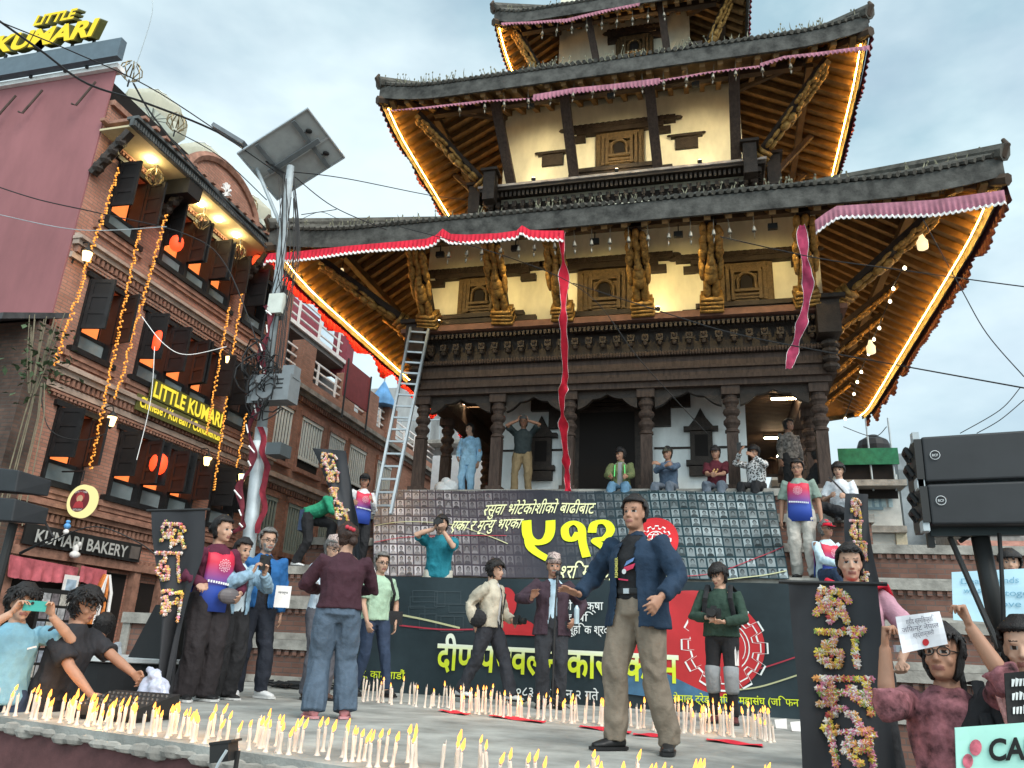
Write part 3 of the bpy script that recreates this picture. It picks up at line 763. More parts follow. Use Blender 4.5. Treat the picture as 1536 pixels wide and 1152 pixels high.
# ------------------------------------------------------------------ pleated cloth along the eaves
def valance(path, drop, m_, lb, pleat=.085, hem=True, seed=1, rag=0.):
    """path: polyline of the upper edge; the cloth hangs down in pleats"""
    rr = random.Random(seed); P = [Vector(p) for p in path]; Ls = [0]
    for i in range(1, len(P)): Ls.append(Ls[-1]+(P[i]-P[i-1]).length)
    tot = Ls[-1]; n = max(8, int(tot/(pleat/5)))
    def pos(l):
        for i in range(1, len(P)):
            if l <= Ls[i]+1e-6:
                t = (l-Ls[i-1])/max(1e-6, Ls[i]-Ls[i-1]); return P[i-1].lerp(P[i], t), (P[i]-P[i-1]).normalized()
        return P[-1], (P[-1]-P[-2]).normalized()
    b = MB(); base = 0; rows = 4; ph = rr.uniform(0, 6)
    for i in range(n+1):
        l = tot*i/n; p, d = pos(l); nn = d.cross(Vector((0, 0, 1))).normalized()
        w_ = math.sin(l/pleat*2*math.pi+1.5*math.sin(l*1.7+ph)); dd = drop*(1+.10*math.sin(l*2.3+ph)+rag*noise.noise((l*1.3, seed, 0)))
        for j in range(rows+1):
            t = j/rows
            b.v.append(p+nn*(.004+.03*w_*t+.02*t)+Vector((0, 0, -dd*t+(.012*abs(w_) if j == rows else 0))))
    for i in range(n):
        for j in range(rows):
            a = i*(rows+1)+j; b.face((a, a+rows+1, a+rows+2, a+1), 0)
    o = tag(b.build('cloth_valance', m_, smooth=True), lb, 'valance', 'pleated cloth along the eaves')
    if hem:
        c = MB()
        for i in range(0, n+1):
            q = b.v[i*(rows+1)+rows]; nn = Vector((0, -.004, 0)); c.v += [q+nn+Vector((0, 0, .035)), q+nn+Vector((0, 0, -.012))]
        for i in range(n): c.face((2*i, 2*i+2, 2*i+3, 2*i+1))
        c.build('hem', M_hem, o)
    return o
eY = W3(P1(0, 0, 0)).y-.05
def epath(pxs, Y): return [at(px, py, Y=Y) for px, py in pxs]
valance(epath([(398, 388), (404, 380), (440, 378), (520, 369), (600, 362), (640, 358), (655, 352), (664, 343), (676, 351), (700, 352), (745, 350), (775, 346), (783, 338), (795, 345), (815, 346), (846, 346)], eY), .21, M_red, 'bright red pleated cloth with a white hem along the left half of the lowest eave', seed=2)
for U, k, s0, s1, lb, m_, dp, zz in ((U1, 3, .985, -.95, 'red pleated cloth along the left side eave of the lowest roof', M_red, .34, -.02), (U1, 1, -.98, .95, 'dark maroon pleated cloth along the right side eave of the lowest roof', mat('deep_maroon_cloth', (.05, .012, .017), .9, noise_amt=.25), .36, 0),
        (U2, 3, .985, -.9, 'dark maroon frayed cloth along the left side eave of the middle roof', M_maroon, .22, 0), (U2, 1, -.985, .9, 'dark maroon frayed cloth along the right side eave of the middle roof', M_maroon, .2, 0), (U3, 3, .985, -.9, 'dark frayed cloth along the left side eave of the top roof', M_maroon, .2, 0), (U3, 1, -.985, .9, 'dark frayed cloth along the right side eave of the top roof', M_maroon, .2, 0)):
    path = [W3(U(k, s0+(s1-s0)*i/24, -.012, zz, 0)) for i in range(25)]
    valance(path, dp, m_, lb, hem=False, seed=k+int(abs(s0)*50), rag=.9, pleat=.16)
valance(epath([(1222, 331), (1240, 318), (1255, 309), (1300, 306), (1400, 300), (1506, 285)], eY), .28, M_pink, 'faded pink pleated cloth along the right end of the lowest eave', seed=5)
eY2 = W3(P2(0, 0, 0)).y-.05
valance(epath([(580, 166), (640, 160), (720, 151), (800, 147)], eY2), .07, M_pink, 'thin faded pink cloth along the left end of the middle eave', seed=6, rag=.9, hem=False)
valance(epath([(800, 142), (860, 132), (920, 126), (990, 117)], eY2), .17, M_pink, 'faded pink pleated cloth hanging under the middle eave at its centre', seed=7, rag=.5, hem=False)
valance(epath([(990, 120), (1060, 108), (1140, 98)], eY2), .07, M_pink, 'thin faded pink strip of cloth right of centre on the middle eave', seed=8, rag=.8, hem=False)
valance(epath([(1140, 95), (1176, 84), (1230, 78), (1304, 68)], eY2), .11, M_pink, 'faded pink cloth along the right end of the middle eave', seed=9, rag=.5, hem=False)
eY3 = W3(P3(0, 0, 0)).y-.05
valance(epath([(752, 34), (800, 32), (850, 28), (900, 16), (960, 4)], eY3), .12, M_pink, 'faded pink cloth along the top eave', seed=10, rag=.8, hem=False)

# ------------------------------------------------------------------ hanging streamers
def streamer(pts, wid, m_, lb, twist=.9, trim=True, seed=1):
    P = [Vector(p) for p in bez(pts, 10)]; rr = random.Random(seed)
    b = MB(); c = MB(); n = len(P); a = 0
    for i in range(n):
        a = twist*(.8*math.sin(i*.33+seed)+.45*math.sin(i*.81+2*seed)); ww = wid*(.75+.25*math.sin(i*.5+seed))
        d = Vector((math.cos(a), math.sin(a)*.7, .12*math.sin(a*2)))
        for s in (-1, -.4, .3, 1): b.v.append(P[i]+d*ww/2*s+Vector((0, .03*math.sin(s*4+i), 0)))
    for i in range(n-1):
        for j in range(3): k = i*4+j; b.face((k, k+1, k+5, k+4))
    o = tag(b.build('cloth_streamer', m_, smooth=True), lb, 'streamer')
    if trim:
        for sgn, j in ((1, 3), (-1, 0)):
            base = len(c.v)
            for i in range(n):
                q = b.v[i*4+j]; q2 = b.v[i*4+(2 if j == 3 else 1)]; c.v += [q+Vector((0, -.01, 0)), q.lerp(q2, .10)+Vector((0, -.01, 0))]
            for i in range(n-1): c.face((base+2*i, base+2*i+1, base+2*i+3, base+2*i+2))
        c.build('white_trim', M_hem, o)
    return o
streamer([at(842, 350, Y=eY), at(846, 420, Y=12.0), at(845, 480, Y=12.1), at(848, 560, Y=12.6), at(843, 600, Y=12.9), at(846, 650, Y=13.3), at(850, 700, Y=13.7), at(852, 738, Y=13.78)], .20, M_red, 'long bright red cloth streamer with white trim hanging in front of the temple', seed=3)
streamer([at(1202, 338, Y=eY), at(1206, 380, Y=11.8), at(1212, 430, Y=11.9), at(1204, 480, Y=12), at(1192, 520, Y=12.1), at(1183, 553, Y=12.1)], .2, mat('faded_crimson', (.33, .035, .085), .85, noise_amt=.2), 'shorter faded crimson streamer with pale trim hanging on the right', twist=.55, seed=5)
# ------------------------------------------------------------------ ladder
e = empty('ladder', 'tall aluminium ladder leaning against the left corner of the temple ledge', 'ladder', (0, 0, 0))
bl, br = at(566, 742, Y=12.6), at(592, 742, Y=12.6); tl, tr = at(616, 492, Y=13.75), at(643, 494, Y=13.75)
dl = (tl-bl); bl -= dl*.1; dr_ = (tr-br); br -= dr_*.1
for a, c in ((bl, tl), (br, tr)):
    b = MB(); b.bar(a, c, .045, .07); b.build('rail', M_alu, e)
for i in range(16):
    t = .04+i*.0625; b = MB(); b.bar(bl.lerp(tl, t), br.lerp(tr, t), .035, .035); b.build('rung', M_alu, e)
# fallen white sack on the veranda
b = MB(); p = at(668, 737, Y=14.9)
for q, (dx, dz, r) in enumerate(((0, .14, .24), (.10, .26, .18), (-.08, .24, .17), (.0, .38, .11))): b.ell((p.x+dx, 14.9, PZ+dz), r, r*.7, r*.85, nu=12, nv=8)
M_sack = mat('white_sack', (.62, .63, .64), .6, noise_amt=.1, bump=.8, bscale=6)
tag(b.build('plastic_sack', M_sack, smooth=True), 'bulging white plastic sack on the veranda edge', 'sack')
# ------------------------------------------------------------------ the brick restaurant on the left
FX = -10.5
Bd = empty('restaurant_building', 'brick restaurant house with dark open shutters, orange light strings and a plain red side wall', 'building', (FX, 9.4, -.85))
def bl(x, y, z): return Vector((x-FX, y-9.4, z+.85))
M_sidewall = mat('red_painted_render', (.25, .10, .105), .85, noise_amt=.13, noise_scale=.9, bump=.1, bscale=8, stretch=(1, 1, .4))
M_greywood = mat('black_shutter_wood', (.014, .014, .015), .5, noise_amt=.25, noise_scale=6)
M_ledge = mat('pale_stone_ledge', (.36, .27, .22), .85, noise_amt=.2, noise_scale=4)
M_brickred = mat('moulded_brick_cornice', (.27, .14, .10), .85, noise_amt=.25, noise_scale=6, bump=.3)
M_orange_room = mat('lit_orange_room', (.55, .16, .05), .8, emit=(1, .22, .05), estr=.55, noise_amt=.25, noise_scale=1.2)
M_frost = mat('grey_window_glass', (.20, .24, .25), .15, spec=.6, noise_amt=.12, noise_scale=2)
M_lgrey = mat('pale_window_frame', (.36, .37, .40), .5, noise_amt=.08)
Y0, Y1, ZT = 9.4, 16.35, 9.4
def fbox(mb, y0, y1, z0, z1, d0, d1, mi=0):
    """box on the facade: d measured outward (+X) from the wall plane"""
    p, q = bl(FX+d0, y0, z0), bl(FX+d1, y1, z1); mb.box(p.x, q.x, p.y, q.y, p.z, q.z, mi)
opens = []
for z0, z1 in ((7.55, 8.87), (5.12, 6.45), (2.85, 4.07)):
    opens += [(9.92, 10.72, z0, z1), (11.38, 13.72, z0, z1), (14.3, 15.2, z0, z1)]
b = MB()
rows = [(-.84, 2.85), (4.07, 5.12), (6.45, 7.55), (8.87, ZT)]
for z0, z1 in rows: fbox(b, Y0+.01, Y1, z0, z1, -.3, 0)
for z0, z1 in ((7.55, 8.87), (5.12, 6.45), (2.85, 4.07)):
    for y0, y1 in ((Y0+.01, 9.92), (10.72, 11.38), (13.72, 14.3), (15.2, Y1)): fbox(b, y0, y1, z0+.001, z1-.001, -.3, 0)
b.build('brick_facade', M_brickL, Bd)
b = MB(); p = bl(-24, 9.4, -.84); q = bl(FX-.001, Y1, 10.5); b.box(p.x, q.x-.3, p.y+.02, q.y, p.z, q.z-.01)
b.build('house_body', M_dark, Bd)
b = MB(); p = bl(-24, 9.38, -.84); q = bl(FX-.02, 9.399, 10.5)
b.box(p.x, q.x, p.y, p.y+.03, p.z, q.z)
b.build('side_wall', M_sidewall, Bd)
b = MB(); p = bl(-24, 9.3, 10.5); q = bl(FX+.06, 9.5, 10.6); b.box(p.x, q.x, p.y, q.y, p.z, q.z); b.build('white_coping', M_hem, Bd)
# cornices
for z, hh in ((6.93, 1), (4.66, 1), (2.42, .8)):
    b = MB(); fbox(b, Y0-.02, Y1, z, z+.06, .001, .20); fbox(b, Y0-.0, Y1, z-.09, z-.001, .001, .13); fbox(b, Y0, Y1, z+.061, z+.12, .001, .10)
    fbox(b, Y0, Y1, z-.34, z-.24, .001, .06)
    o = b.build('brick_cornice', M_ledge if hh == 1 else M_brickred, Bd)
    b = MB()
    for i in range(62): fbox(b, Y0+.05+i*.112, Y0+.11+i*.112, z-.22, z-.10, .001, .10)
    b.build('dentil_course', M_brickred, o)
# windows
M_roomdark = mat('dim_room', (.05, .03, .025), .9, noise_amt=.3, noise_scale=1.5)
def shutter(parent, yh, z0, z1, ang, wid):
    """leaf hinged at yh, swung out by ang from the wall plane (sign gives the side)"""
    s = 1 if wid > 0 else -1; wd = abs(wid); a = R(ang)
    d = Vector((math.sin(a), s*math.cos(a), 0)); n = Vector((-d.y, d.x, 0)); h0 = bl(FX+.06, yh, z0)
    def bx(u0, u1, v0, v1, t):
        m.hexa([h0+d*u+n*k+Vector((0, 0, v)) for v in (v0, v1) for u, k in ((u0, -t), (u1, -t), (u1, t), (u0, t))])
    H = z1-z0; m = MB(); bx(.01, wd-.01, .01, H-.01, .010)
    o = m.build('shutter', M_black, parent)
    m = MB(); e = .07
    bx(0, e, 0, H, .022); bx(wd-e, wd, 0, H, .022)
    for v in (0, H*.33-e/2, H*.66-e/2, H-e): bx(e, wd-e, v, v+e, .020)
    m.build('shutter_frame', M_greywood, o)
rr = random.Random(11)
for n_, (y0, y1, z0, z1) in enumerate(opens):
    k = 1 if y1-y0 < 1.2 else 3
    f = MB()
    fbox(f, y0-.09, y1+.09, z1, z1+.09, .001, .07); fbox(f, y0-.12, y1+.12, z0-.10, z0-.001, .001, .12)
    fbox(f, y0, y0+.06, z0, z1-.001, -.22, .05); fbox(f, y1-.06, y1, z0, z1-.001, -.22, .05)
    wd = (y1-y0)/k
    for i in range(1, k): fbox(f, y0+i*wd-.05, y0+i*wd+.05, z0, z1-.001, -.22, .05)
    fbox(f, y0+.06, y1-.06, z0+.30, z0+.36, -.12, -.06)
    win = f.build('window', M_greywood, Bd)
    g = MB()
    for i in range(k): fbox(g, y0+i*wd+.06, y0+(i+1)*wd-.06, z0+.01, z0+.298, -.1, -.08)
    g.build('lower_pane', M_frost, win)
    g = MB(); fbox(g, y0+.065, y1-.065, z0+.01, z1-.01, -.285, -.27); g.build('room_behind', M_orange_room if n_ in (0, 1, 3, 4, 6, 7) else M_roomdark, win)
    for i in range(k):
        a, c = y0+i*wd+.03, y0+(i+1)*wd-.03; w2 = min(.52, wd*.54)
        zz = z0+.36
        shutter(win, a, zz, z1-.03, rr.uniform(78, 100), w2); shutter(win, c, zz, z1-.03, rr.uniform(74, 96), -w2)
    c = MB()                                   # dog-tooth course over the window
    for i in range(int((y1-y0+.5)/.09)): fbox(c, y0-.2+i*.09, y0-.15+i*.09, z1+.13, z1+.18, .001, .07)
    fbox(c, y0-.28, y1+.28, z1+.181, z1+.22, .001, .08); fbox(c, y0-.2, y1+.2, z0-.2, z0-.102, .001, .08); fbox(c, y0-.12, y1+.12, z0-.28, z0-.202, .001, .05)
    c.build('dogtooth_course', M_brickred, win)
    if k == 3:                                 # pale jambs
        c = MB()
        for i in (1, 2): fbox(c, y0+i*wd+.051, y0+i*wd+.10, z0+.36, z1-.01, -.2, -.02)
        c.build('pale_jamb', M_lgrey, win)
# eaves with struts
b = MB(); fbox(b, Y0-.05, 15.2, 9.12, 9.16, 0, .68); so_ = b.build('eave_soffit', mat('cream_soffit', (.50, .43, .27), .7, noise_amt=.06), Bd)
b = MB(); fbox(b, Y0-.1, 15.25, 9.10, 9.24, .682, .76); fbox(b, Y0-.1, 15.25, 9.242, 9.30, .60, .84)
for i in range(80): fbox(b, Y0-.08+i*.0665, Y0-.04+i*.0665, 9.11, 9.22, .761, .79)
b.build('eave_fascia', mat('grey_fascia', (.085, .09, .09), .7, noise_amt=.3), Bd)
b = MB()
for i in range(19): fbox(b, Y0-.0+i*.29, Y0+.1+i*.29, 9.30, 9.36, .1, .9)
fbox(b, Y0-.1, 15.25, 9.301, 9.36, .0, .099); b.build('eave_tiles', M_brickred, Bd)
for yb in (9.42, 11.1, 14.0):
    b = MB(); p = bl(FX+.02, yb, 8.25); q = bl(FX+.62, yb, 9.06); b.bar(p, q, .13, .13)
    for t in (.15, .35, .55, .75): b.ell(p.lerp(q, t), .11, .11, .12, nu=7, nv=5)
    o = b.build('eave_strut', M_wood, Bd)
    if yb == 11.1:
        c = MB(); fbox(c, 10.95, 11.35, 8.78, 9.118, .02, .75); c.build('eave_beam_block', M_black, Bd)
# parapet with curved gables
b = MB(); fbox(b, Y0+.03, Y1-.4, 9.362, 9.75, -.25, .0)
def gable(y0, y1, hh):
    n = 18; P = [(y0, 9.752), (y1, 9.752)]+[((y0+y1)/2+(y1-y0)/2*math.cos(math.pi*i/n), 9.752+hh*math.sin(math.pi*i/n)) for i in range(1, n)]
    b.prism(P, lambda u, v, d: bl(FX+d, u, v), -.25, .0)
    return [((y0+y1)/2+(y1-y0)/2*math.cos(math.pi*i/n), 9.752+hh*math.sin(math.pi*i/n)) for i in range(0, n+1)]
arcs = [gable(11.6, 14.3, 1.0)]
pr = b.build('parapet', M_brickL, Bd)
b = MB()
for A in arcs: b.tube([bl(FX+.0, u, v) for u, v in A], .11, 6)
fbox(b, Y0+.03, 11.45, 9.752, 9.86, -.3, .08); fbox(b, 14.45, Y1-.4, 9.752, 9.86, -.3, .08); b.build('coping', M_brickred, pr)
b = MB()
for a in range(10): t = a*math.pi/5; b.tube([bl(FX+.02, 12.95, 10.15), bl(FX+.02, 12.95+.17*math.cos(t), 10.15+.22*math.sin(t))], .035, 5)
b.build('white_relief', M_hem, pr)
# shop front at street level
sh = MB(); fbox(sh, 9.75, 12.3, -.84, 1.55, .001, .012); fbox(sh, 12.7, 15.3, -.84, 1.45, .001, .012)
so2 = sh.build('shop_opening', M_dark, Bd)
sh = MB()
for y in (9.6, 10.95, 12.35, 13.1, 14.3, 15.4): fbox(sh, y, y+.16, -.84, 1.62, .013, .14)
fbox(sh, 9.5, 15.6, 1.621, 1.76, .013, .17); sh.build('carved_post', M_brickred, so2)
sh = MB()
for i in range(50): fbox(sh, 9.6+i*.12, 9.66+i*.12, 1.765, 1.82, .013, .13)
sh.build('post_dentils', M_brickred, so2)

# signs
M_yel = emat('lit_yellow_letters', (1, .78, .07), .58)
M_oliv = mat('dark_olive_letter_side', (.10, .10, .03), .6, noise_amt=.1)
def fsurf(u, v, d): return Vector((FX+.10+d, u, v))
e = empty('lit_sign', 'glowing yellow letters reading LITTLE KUMARI Chinese / Korean / Continental between two floors', 'sign', (FX, 12.8, 4.8))
off = Vector((FX, 12.8, 4.8))
def sf(u, v, d): return fsurf(u, v, d)-off
b = MB(); put_text(b, 'LITTLE KUMARI', sf, 11.80, 4.86, 2.2, .30, bold=.028, d=.10); b.build('upper_letters', M_yel, e)
b = MB(); put_text(b, 'Chinese / Korean / Continental', sf, 11.52, 4.57, 2.52, .20, bold=.025, d=.09); b.build('lower_letters', M_yel, e)
b = MB(); b.prism([(11.74, 4.82), (14.06, 4.82), (14.06, 5.20), (11.74, 5.20)], sf, .05, .085); b.prism([(11.46, 4.49), (14.1, 4.49), (14.1, 4.80), (11.46, 4.80)], sf, .04, .075); b.build('letter_backing', M_oliv, e)
e = empty('rooftop_sign', 'glowing yellow letters reading LITTLE KUMARI standing above the red side wall', 'sign', (-12.4, 9.25, 11.05))
off2 = Vector((-12.4, 9.25, 11.05))
def rsf(u, v, d): return Vector((u, 9.2-d, v))-off2
b = MB(); put_text(b, 'KUMARI', lambda u, v, d: rsf(u+(v-11.1)*.22, v, d), -13.35, 11.14, 2.35, .40, bold=.04, d=.12); c = MB(); [put_text(c, 'KUMARI', lambda u, v, d: rsf(u+(v-11.1)*.22+.10-d, v, d), -13.35, 11.14, 2.35, .40, bold=.05, d=.01+.012*q) for q in range(8)]; [put_text(c, 'LITTLE', lambda u, v, d: rsf(u+(v-11.1)*.22+.10-d, v, d), -12.62, 11.66, .95, .24, bold=.045, d=.01+.012*q) for q in range(8)]; c.build('letter_sides', M_oliv, e); b.build('large_letters', M_yel, e)
b = MB(); put_text(b, 'LITTLE', lambda u, v, d: rsf(u+(v-11.1)*.22, v, d), -12.62, 11.66, .95, .24, bold=.035, d=.12); b.build('small_letters', M_yel, e)
b = MB()
for u in (-13.2, -12.4, -11.6, -11.1): b.box(u+12.4-.02, u+12.4+.02, .0, .04, -.5, .2)
b.build('sign_frame', M_fix, e)
b = MB(); b.box(-24, -10.32, 9.14, 9.28, 10.602, 11.02); tag(b.build('sign_board', mat('blue_grey_panel', (.085, .115, .14), .5, noise_amt=.08)), 'long blue grey board along the top of the red side wall', 'board')
e = empty('bakery_sign', 'dark board with raised grey letters reading KUMARI BAKERY over the shop', 'sign', (FX, 11, 1.9))
off3 = Vector((FX, 11, 1.9)); bsf = lambda u, v, d: Vector((FX+.18+d, u, v))-off3
b = MB(); b.prism([(9.7, 1.78), (12.3, 1.78), (12.3, 2.10), (9.7, 2.10)], bsf, 0, .04); b.build('board', M_fix, e)
b = MB(); put_text(b, 'KUMARI BAKERY', bsf, 9.86, 1.83, 2.02, .20, bold=.02, d=.10); b.build('letters', mat('grey_letters', (.42, .42, .40), .5, noise_amt=.05), e)
b = MB(); b.prism([(12.02, 1.83), (12.24, 1.83), (12.24, 2.05), (12.02, 2.05)], bsf, .04, .06); b.build('emblem', mat('faint_emblem', (.12, .10, .09), .6), e)
p = at(124, 752, X=FX+.55); e = empty('round_sign', 'round yellow rimmed shop sign with a dark red figure emblem sticking out from the wall', 'sign', p)
b = MB(); Mr = Matrix(((1, 0, 0), (0, 0, -1), (0, 1, 0)))
b.lathe((0, .06, 0), [(.25, 0), (.27, .02), (.27, .1), (.25, .12)], 32, M=Mr); b.build('rim', emat('lit_yellow_rim', (1, .93, .42), .5), e)
rs = lambda u, v, d: Vector((u, -.062-d, v))
b = MB(); disc(b, rs, 0, 0, .185, 0, .004); b.build('red_disc', mat('dark_red_disc', (.16, .03, .035), .5, noise_amt=.1), e)
b = MB(); disc(b, rs, 0, .03, .06, 0, .01, 16); b.build('face', mat('emblem_face', (.55, .35, .22), .5, noise_amt=.1), e)
b = MB(); b.prism([(-.1, -.12), (.1, -.12), (.07, -.03), (0, .0), (-.07, -.03)], rs, .006, .011); disc(b, rs, 0, .06, .085, 0, .008, 16); b.build('emblem_figure', mat('emblem_red', (.42, .05, .06), .5, noise_amt=.1), e)
b = MB(); put_text(b, 'LITTLE KUMARI', rs, -.12, .12, .24, .04, d=.008); put_text(b, 'RESTAURANT', rs, -.09, -.165, .18, .035, d=.008); b.build('sign_letters', M_hem, e)
b = MB(); b.tube([(-.1, 0, .34), (-.1, 0, .5), (-.55, 0, .5)], .015, 5); b.build('bracket', M_fix, e)

# strings of orange lights on the facade
M_bead = emat('orange_bead', (1, .42, .08), .8, 'NONE')
M_bead2 = mat('orange_garland', (.55, .20, .03), .6, emit=(1, .36, .04), estr=.22, noise_amt=.1)
def light_string(pa, pb, lb, amp=.0):
    a, c = at(*pa, X=FX+.3), at(*pb, X=FX+.3); n = int((c-a).length/.055); b = MB(); g = MB()
    for i in range(n+1):
        p = a.lerp(c, i/n)+Vector((random.uniform(-.012, .012), random.uniform(-.007, .007)+amp*math.sin(i*.13), 0))
        b.ell(p, .016, .018, .016, nu=6, nv=4); g.ell(p+Vector((.01, .03*random.choice((-1, 1)), .02)), .02, .02, .02, nu=4, nv=4)
    o = tag(b.build('light_string', M_bead2), lb, 'light string', 'vertical strings of orange lights on the brick facade'); g.build('bulbs', M_bead, o)
for pa, pb, lb in (((177, 255), (82, 548), 'leftmost orange light string, beside the corner of the facade'), ((209, 347), (135, 703), 'orange light string ending by the lower left window'), ((249, 323), (173, 598), 'orange light string left of the glowing wall sign'),
        ((343, 462), (310, 650), 'short orange light string passing the right end of the glowing sign'), ((366, 415), (320, 735), 'long orange light string left of the street pole'), ((368, 622), (352, 722), 'shortest orange light string, beside the red cloth on the pole')):
    light_string(pa, pb, lb)
# wall lanterns
def wall_lantern(px, py, lb, s=1.):
    p = at(px, py, X=FX+.28); e = empty('wall_lantern', lb, 'lantern', p, 0, 'lit lanterns on the brick facade')
    b = MB(); b.lathe((0, 0, -.1*s), [(.03, 0), (.06*s, .03), (.085*s, .17*s), (.085*s, .18*s)], 8); b.build('glass', emat('lantern_glow', (1, .66, .28), 2.2), e)
    b = MB(); b.lathe((0, 0, .082*s), [(.10*s, 0), (.06*s, .05), (.02, .1)], 8); b.tube(bez([(0, 0, .16*s), (-.05, 0, .28*s), (-.2, 0, .25*s), (-.28, 0, .05)], 6), .012, 5); b.tube([(-.28, 0, -.1), (-.28, 0, .2)], .02, 5); b.lathe((0, 0, -.14*s), [(.01, 0), (.04*s, .04)], 8); b.build('bracket', M_fix, e)
    lamp('lantern_light', e, (.02, 0, .0), 9, (1, .6, .25), .06)
for px, py, lb in ((130, 385, 'lit wall lantern high on the left beside the corner of the facade'), (167, 632, 'lit wall lantern left of the glowing restaurant sign'), (343, 541, 'lit wall lantern at the right of the middle floor windows'), (311, 692, 'lit wall lantern below the right end of the glowing sign'), (363, 717, 'lit wall lantern just left of the pole, low on the facade')): wall_lantern(px, py, lb)
# lamps and wire baskets under the eave
for i, (px, py) in enumerate(((227, 236), (301, 309), (327, 335), (353, 360))):
    p = at(px, py, X=FX+.36); p.z = 9.07
    e = empty('eave_lamp', '%s bright spot lamp from the left under the brick house eave' % names[i], 'lamp', p, 0, 'spot lamps under the brick house eave')
    b = MB(); b.lathe((0, 0, 0), [(.06, 0), (.07, .02), (.05, .05)], 10); b.build('glass', emat('eave_lamp_glow', (1, .88, .5), 28), e)
    lamp('eave_light', e, (0, 0, -.06), 5, (1, .75, .35), .05)
def wire_basket(p, lb, s=.16, hang=True):
    e = empty('wire_basket', lb, 'basket', p); b = MB()
    for k in range(9):
        a = 2*math.pi*k/9; b.tube([(s*.35*math.cos(a), s*.35*math.sin(a), -s), (s*math.cos(a), s*math.sin(a), -s*.3), (s*.9*math.cos(a), s*.9*math.sin(a), s*.4), (s*.3*math.cos(a), s*.3*math.sin(a), s)], .012, 4)
    b.build('wire_cage', mat('brass_wire', (.22, .17, .09), .5, metal=.4, noise_amt=.1), e)
    b = MB(); b.tube([(0, 0, s), (0, 0, s*2)] if hang else [(0, 0, -s*1.8), (0, 0, -s)], .016, 5); b.build('hook', M_fix, e)
for (px, py), lb in (((232, 265), 'wire lantern cage hanging at the left under the brick house eave'), ((303, 332), 'wire lantern cage hanging near the middle of the brick house eave'), ((358, 378), 'wire lantern cage hanging at the right under the brick house eave')): wire_basket(at(px, py, X=FX+.35), lb)
for (px, py), lb in (((197, 107), 'wire ball finial at the left corner of the roof parapet'), ((265, 183), 'wire ball finial beside the left parasol'), ((374, 307), 'wire ball finial beside the right parasol')): wire_basket(at(px, py, X=FX-.1), lb, .2, False)
# red paper lanterns and room lamps
M_lant = mat('red_paper_lantern', (.6, .05, .02), .6, emit=(1, .06, .015), estr=1.0, noise_amt=.1)
for px, py, lb, rz in ((265, 365, 'half open red paper lantern between the top floor shutters', .13), (238, 512, 'long red paper lantern hanging by the middle floor shutters', .12), (238, 696, 'glowing red paper lantern in the lower floor window', .16), (386, 392, 'small red lantern under the end of the brick house eave', .12)):
    p = at(px, py, X=FX+.34); e = empty('paper_lantern', lb, 'lantern', p, 0, 'red paper lanterns')
    b = MB(); k = 1.7 if 'long' in lb else 1.2
    b.lathe((0, 0, 0), [(rz*.45, -rz*k), (rz*.8, -rz*k*.75), (rz*(1 if k < 1.5 else .85), -rz*k*.3), (rz*(1 if k < 1.5 else .85), rz*k*.3), (rz*.8, rz*k*.75), (rz*.45, rz*k)], 14); b.build('paper_shade', M_lant, e, True)
    b = MB(); b.tube([(0, 0, rz*k), (0, 0, rz*k+.3)], .01, 4); b.lathe((0, 0, rz*k-.001), [(rz*.5, 0), (rz*.45, .03)], 10); b.build('hanger', M_fix, e)
# parasols on the roof
M_canvas = mat('cream_canvas', (.80, .78, .66), .8, noise_amt=.06, noise_scale=3)
def translucent(m, f=.5):
    t = m.node_tree; b = t.nodes['Principled BSDF']; o = t.nodes['Material Output']; tr = t.nodes.new('ShaderNodeBsdfTranslucent'); mx = t.nodes.new('ShaderNodeMixShader'); mx.inputs[0].default_value = f
    src = b.inputs['Base Color']
    if src.is_linked: t.links.new(src.links[0].from_socket, tr.inputs[0])
    t.links.new(b.outputs[0], mx.inputs[1]); t.links.new(tr.outputs[0], mx.inputs[2]); t.links.new(mx.outputs[0], o.inputs[0])
translucent(M_canvas, .65)
M_canvas_top = mat('grey_canvas_top', (.55, .57, .57), .8, noise_amt=.1)
def parasol(px, py, r, lb, X=-11.6, tilt=0):
    p = at(px, py, X=X); e = empty('parasol', lb, 'parasol', p, 0, 'cream parasols on the roof terrace'); n = 8
    b = MB(); t = MB(); c = MB(); top = Vector((0, 0, .8*r))
    rim = [Vector((r*.92*math.cos(2*math.pi*k/n), r*math.sin(2*math.pi*k/n), 0)) for k in range(n)]
    for k in range(n):
        a, d = rim[k], rim[(k+1) % n]; m_ = (a+d)/2*.96+Vector((0, 0, -.03))
        b.quad(a, m_, m_*.3+top*.72, a*.35+top*.68); b.quad(m_, d, d*.35+top*.68, m_*.3+top*.72)
        t.quad(a*.36+top*.70, m_*.31+top*.735, top, top); t.quad(m_*.31+top*.735, d*.36+top*.70, top, top)
        fl = Vector((0, 0, -.5*r)); c.quad(a, m_, m_+fl, a+fl); c.quad(m_, d, d+fl, m_+fl)
    b.build('canopy', M_canvas, e); t.build('canopy_cap', M_canvas_top, e); c.build('flap', M_canvas, e)
    b = MB(); b.tube([(0, 0, .5*r), (0, 0, -2.2)], .03, 8); b.build('pole', M_alu, e)
    b = MB()
    for k in range(n): b.tube([(0, 0, -.2), rim[k]*.7+Vector((0, 0, .1))], .012, 4)
    b.build('rib', M_alu, e)
parasol(230, 168, .75, 'largest cream parasol at the left end of the roof terrace', X=-11.4)
parasol(300, 243, .72, 'cream parasol behind the curved brick gable', X=-11.6)
parasol(374, 318, .68, 'cream parasol at the right end of the roof terrace', X=-11.3)
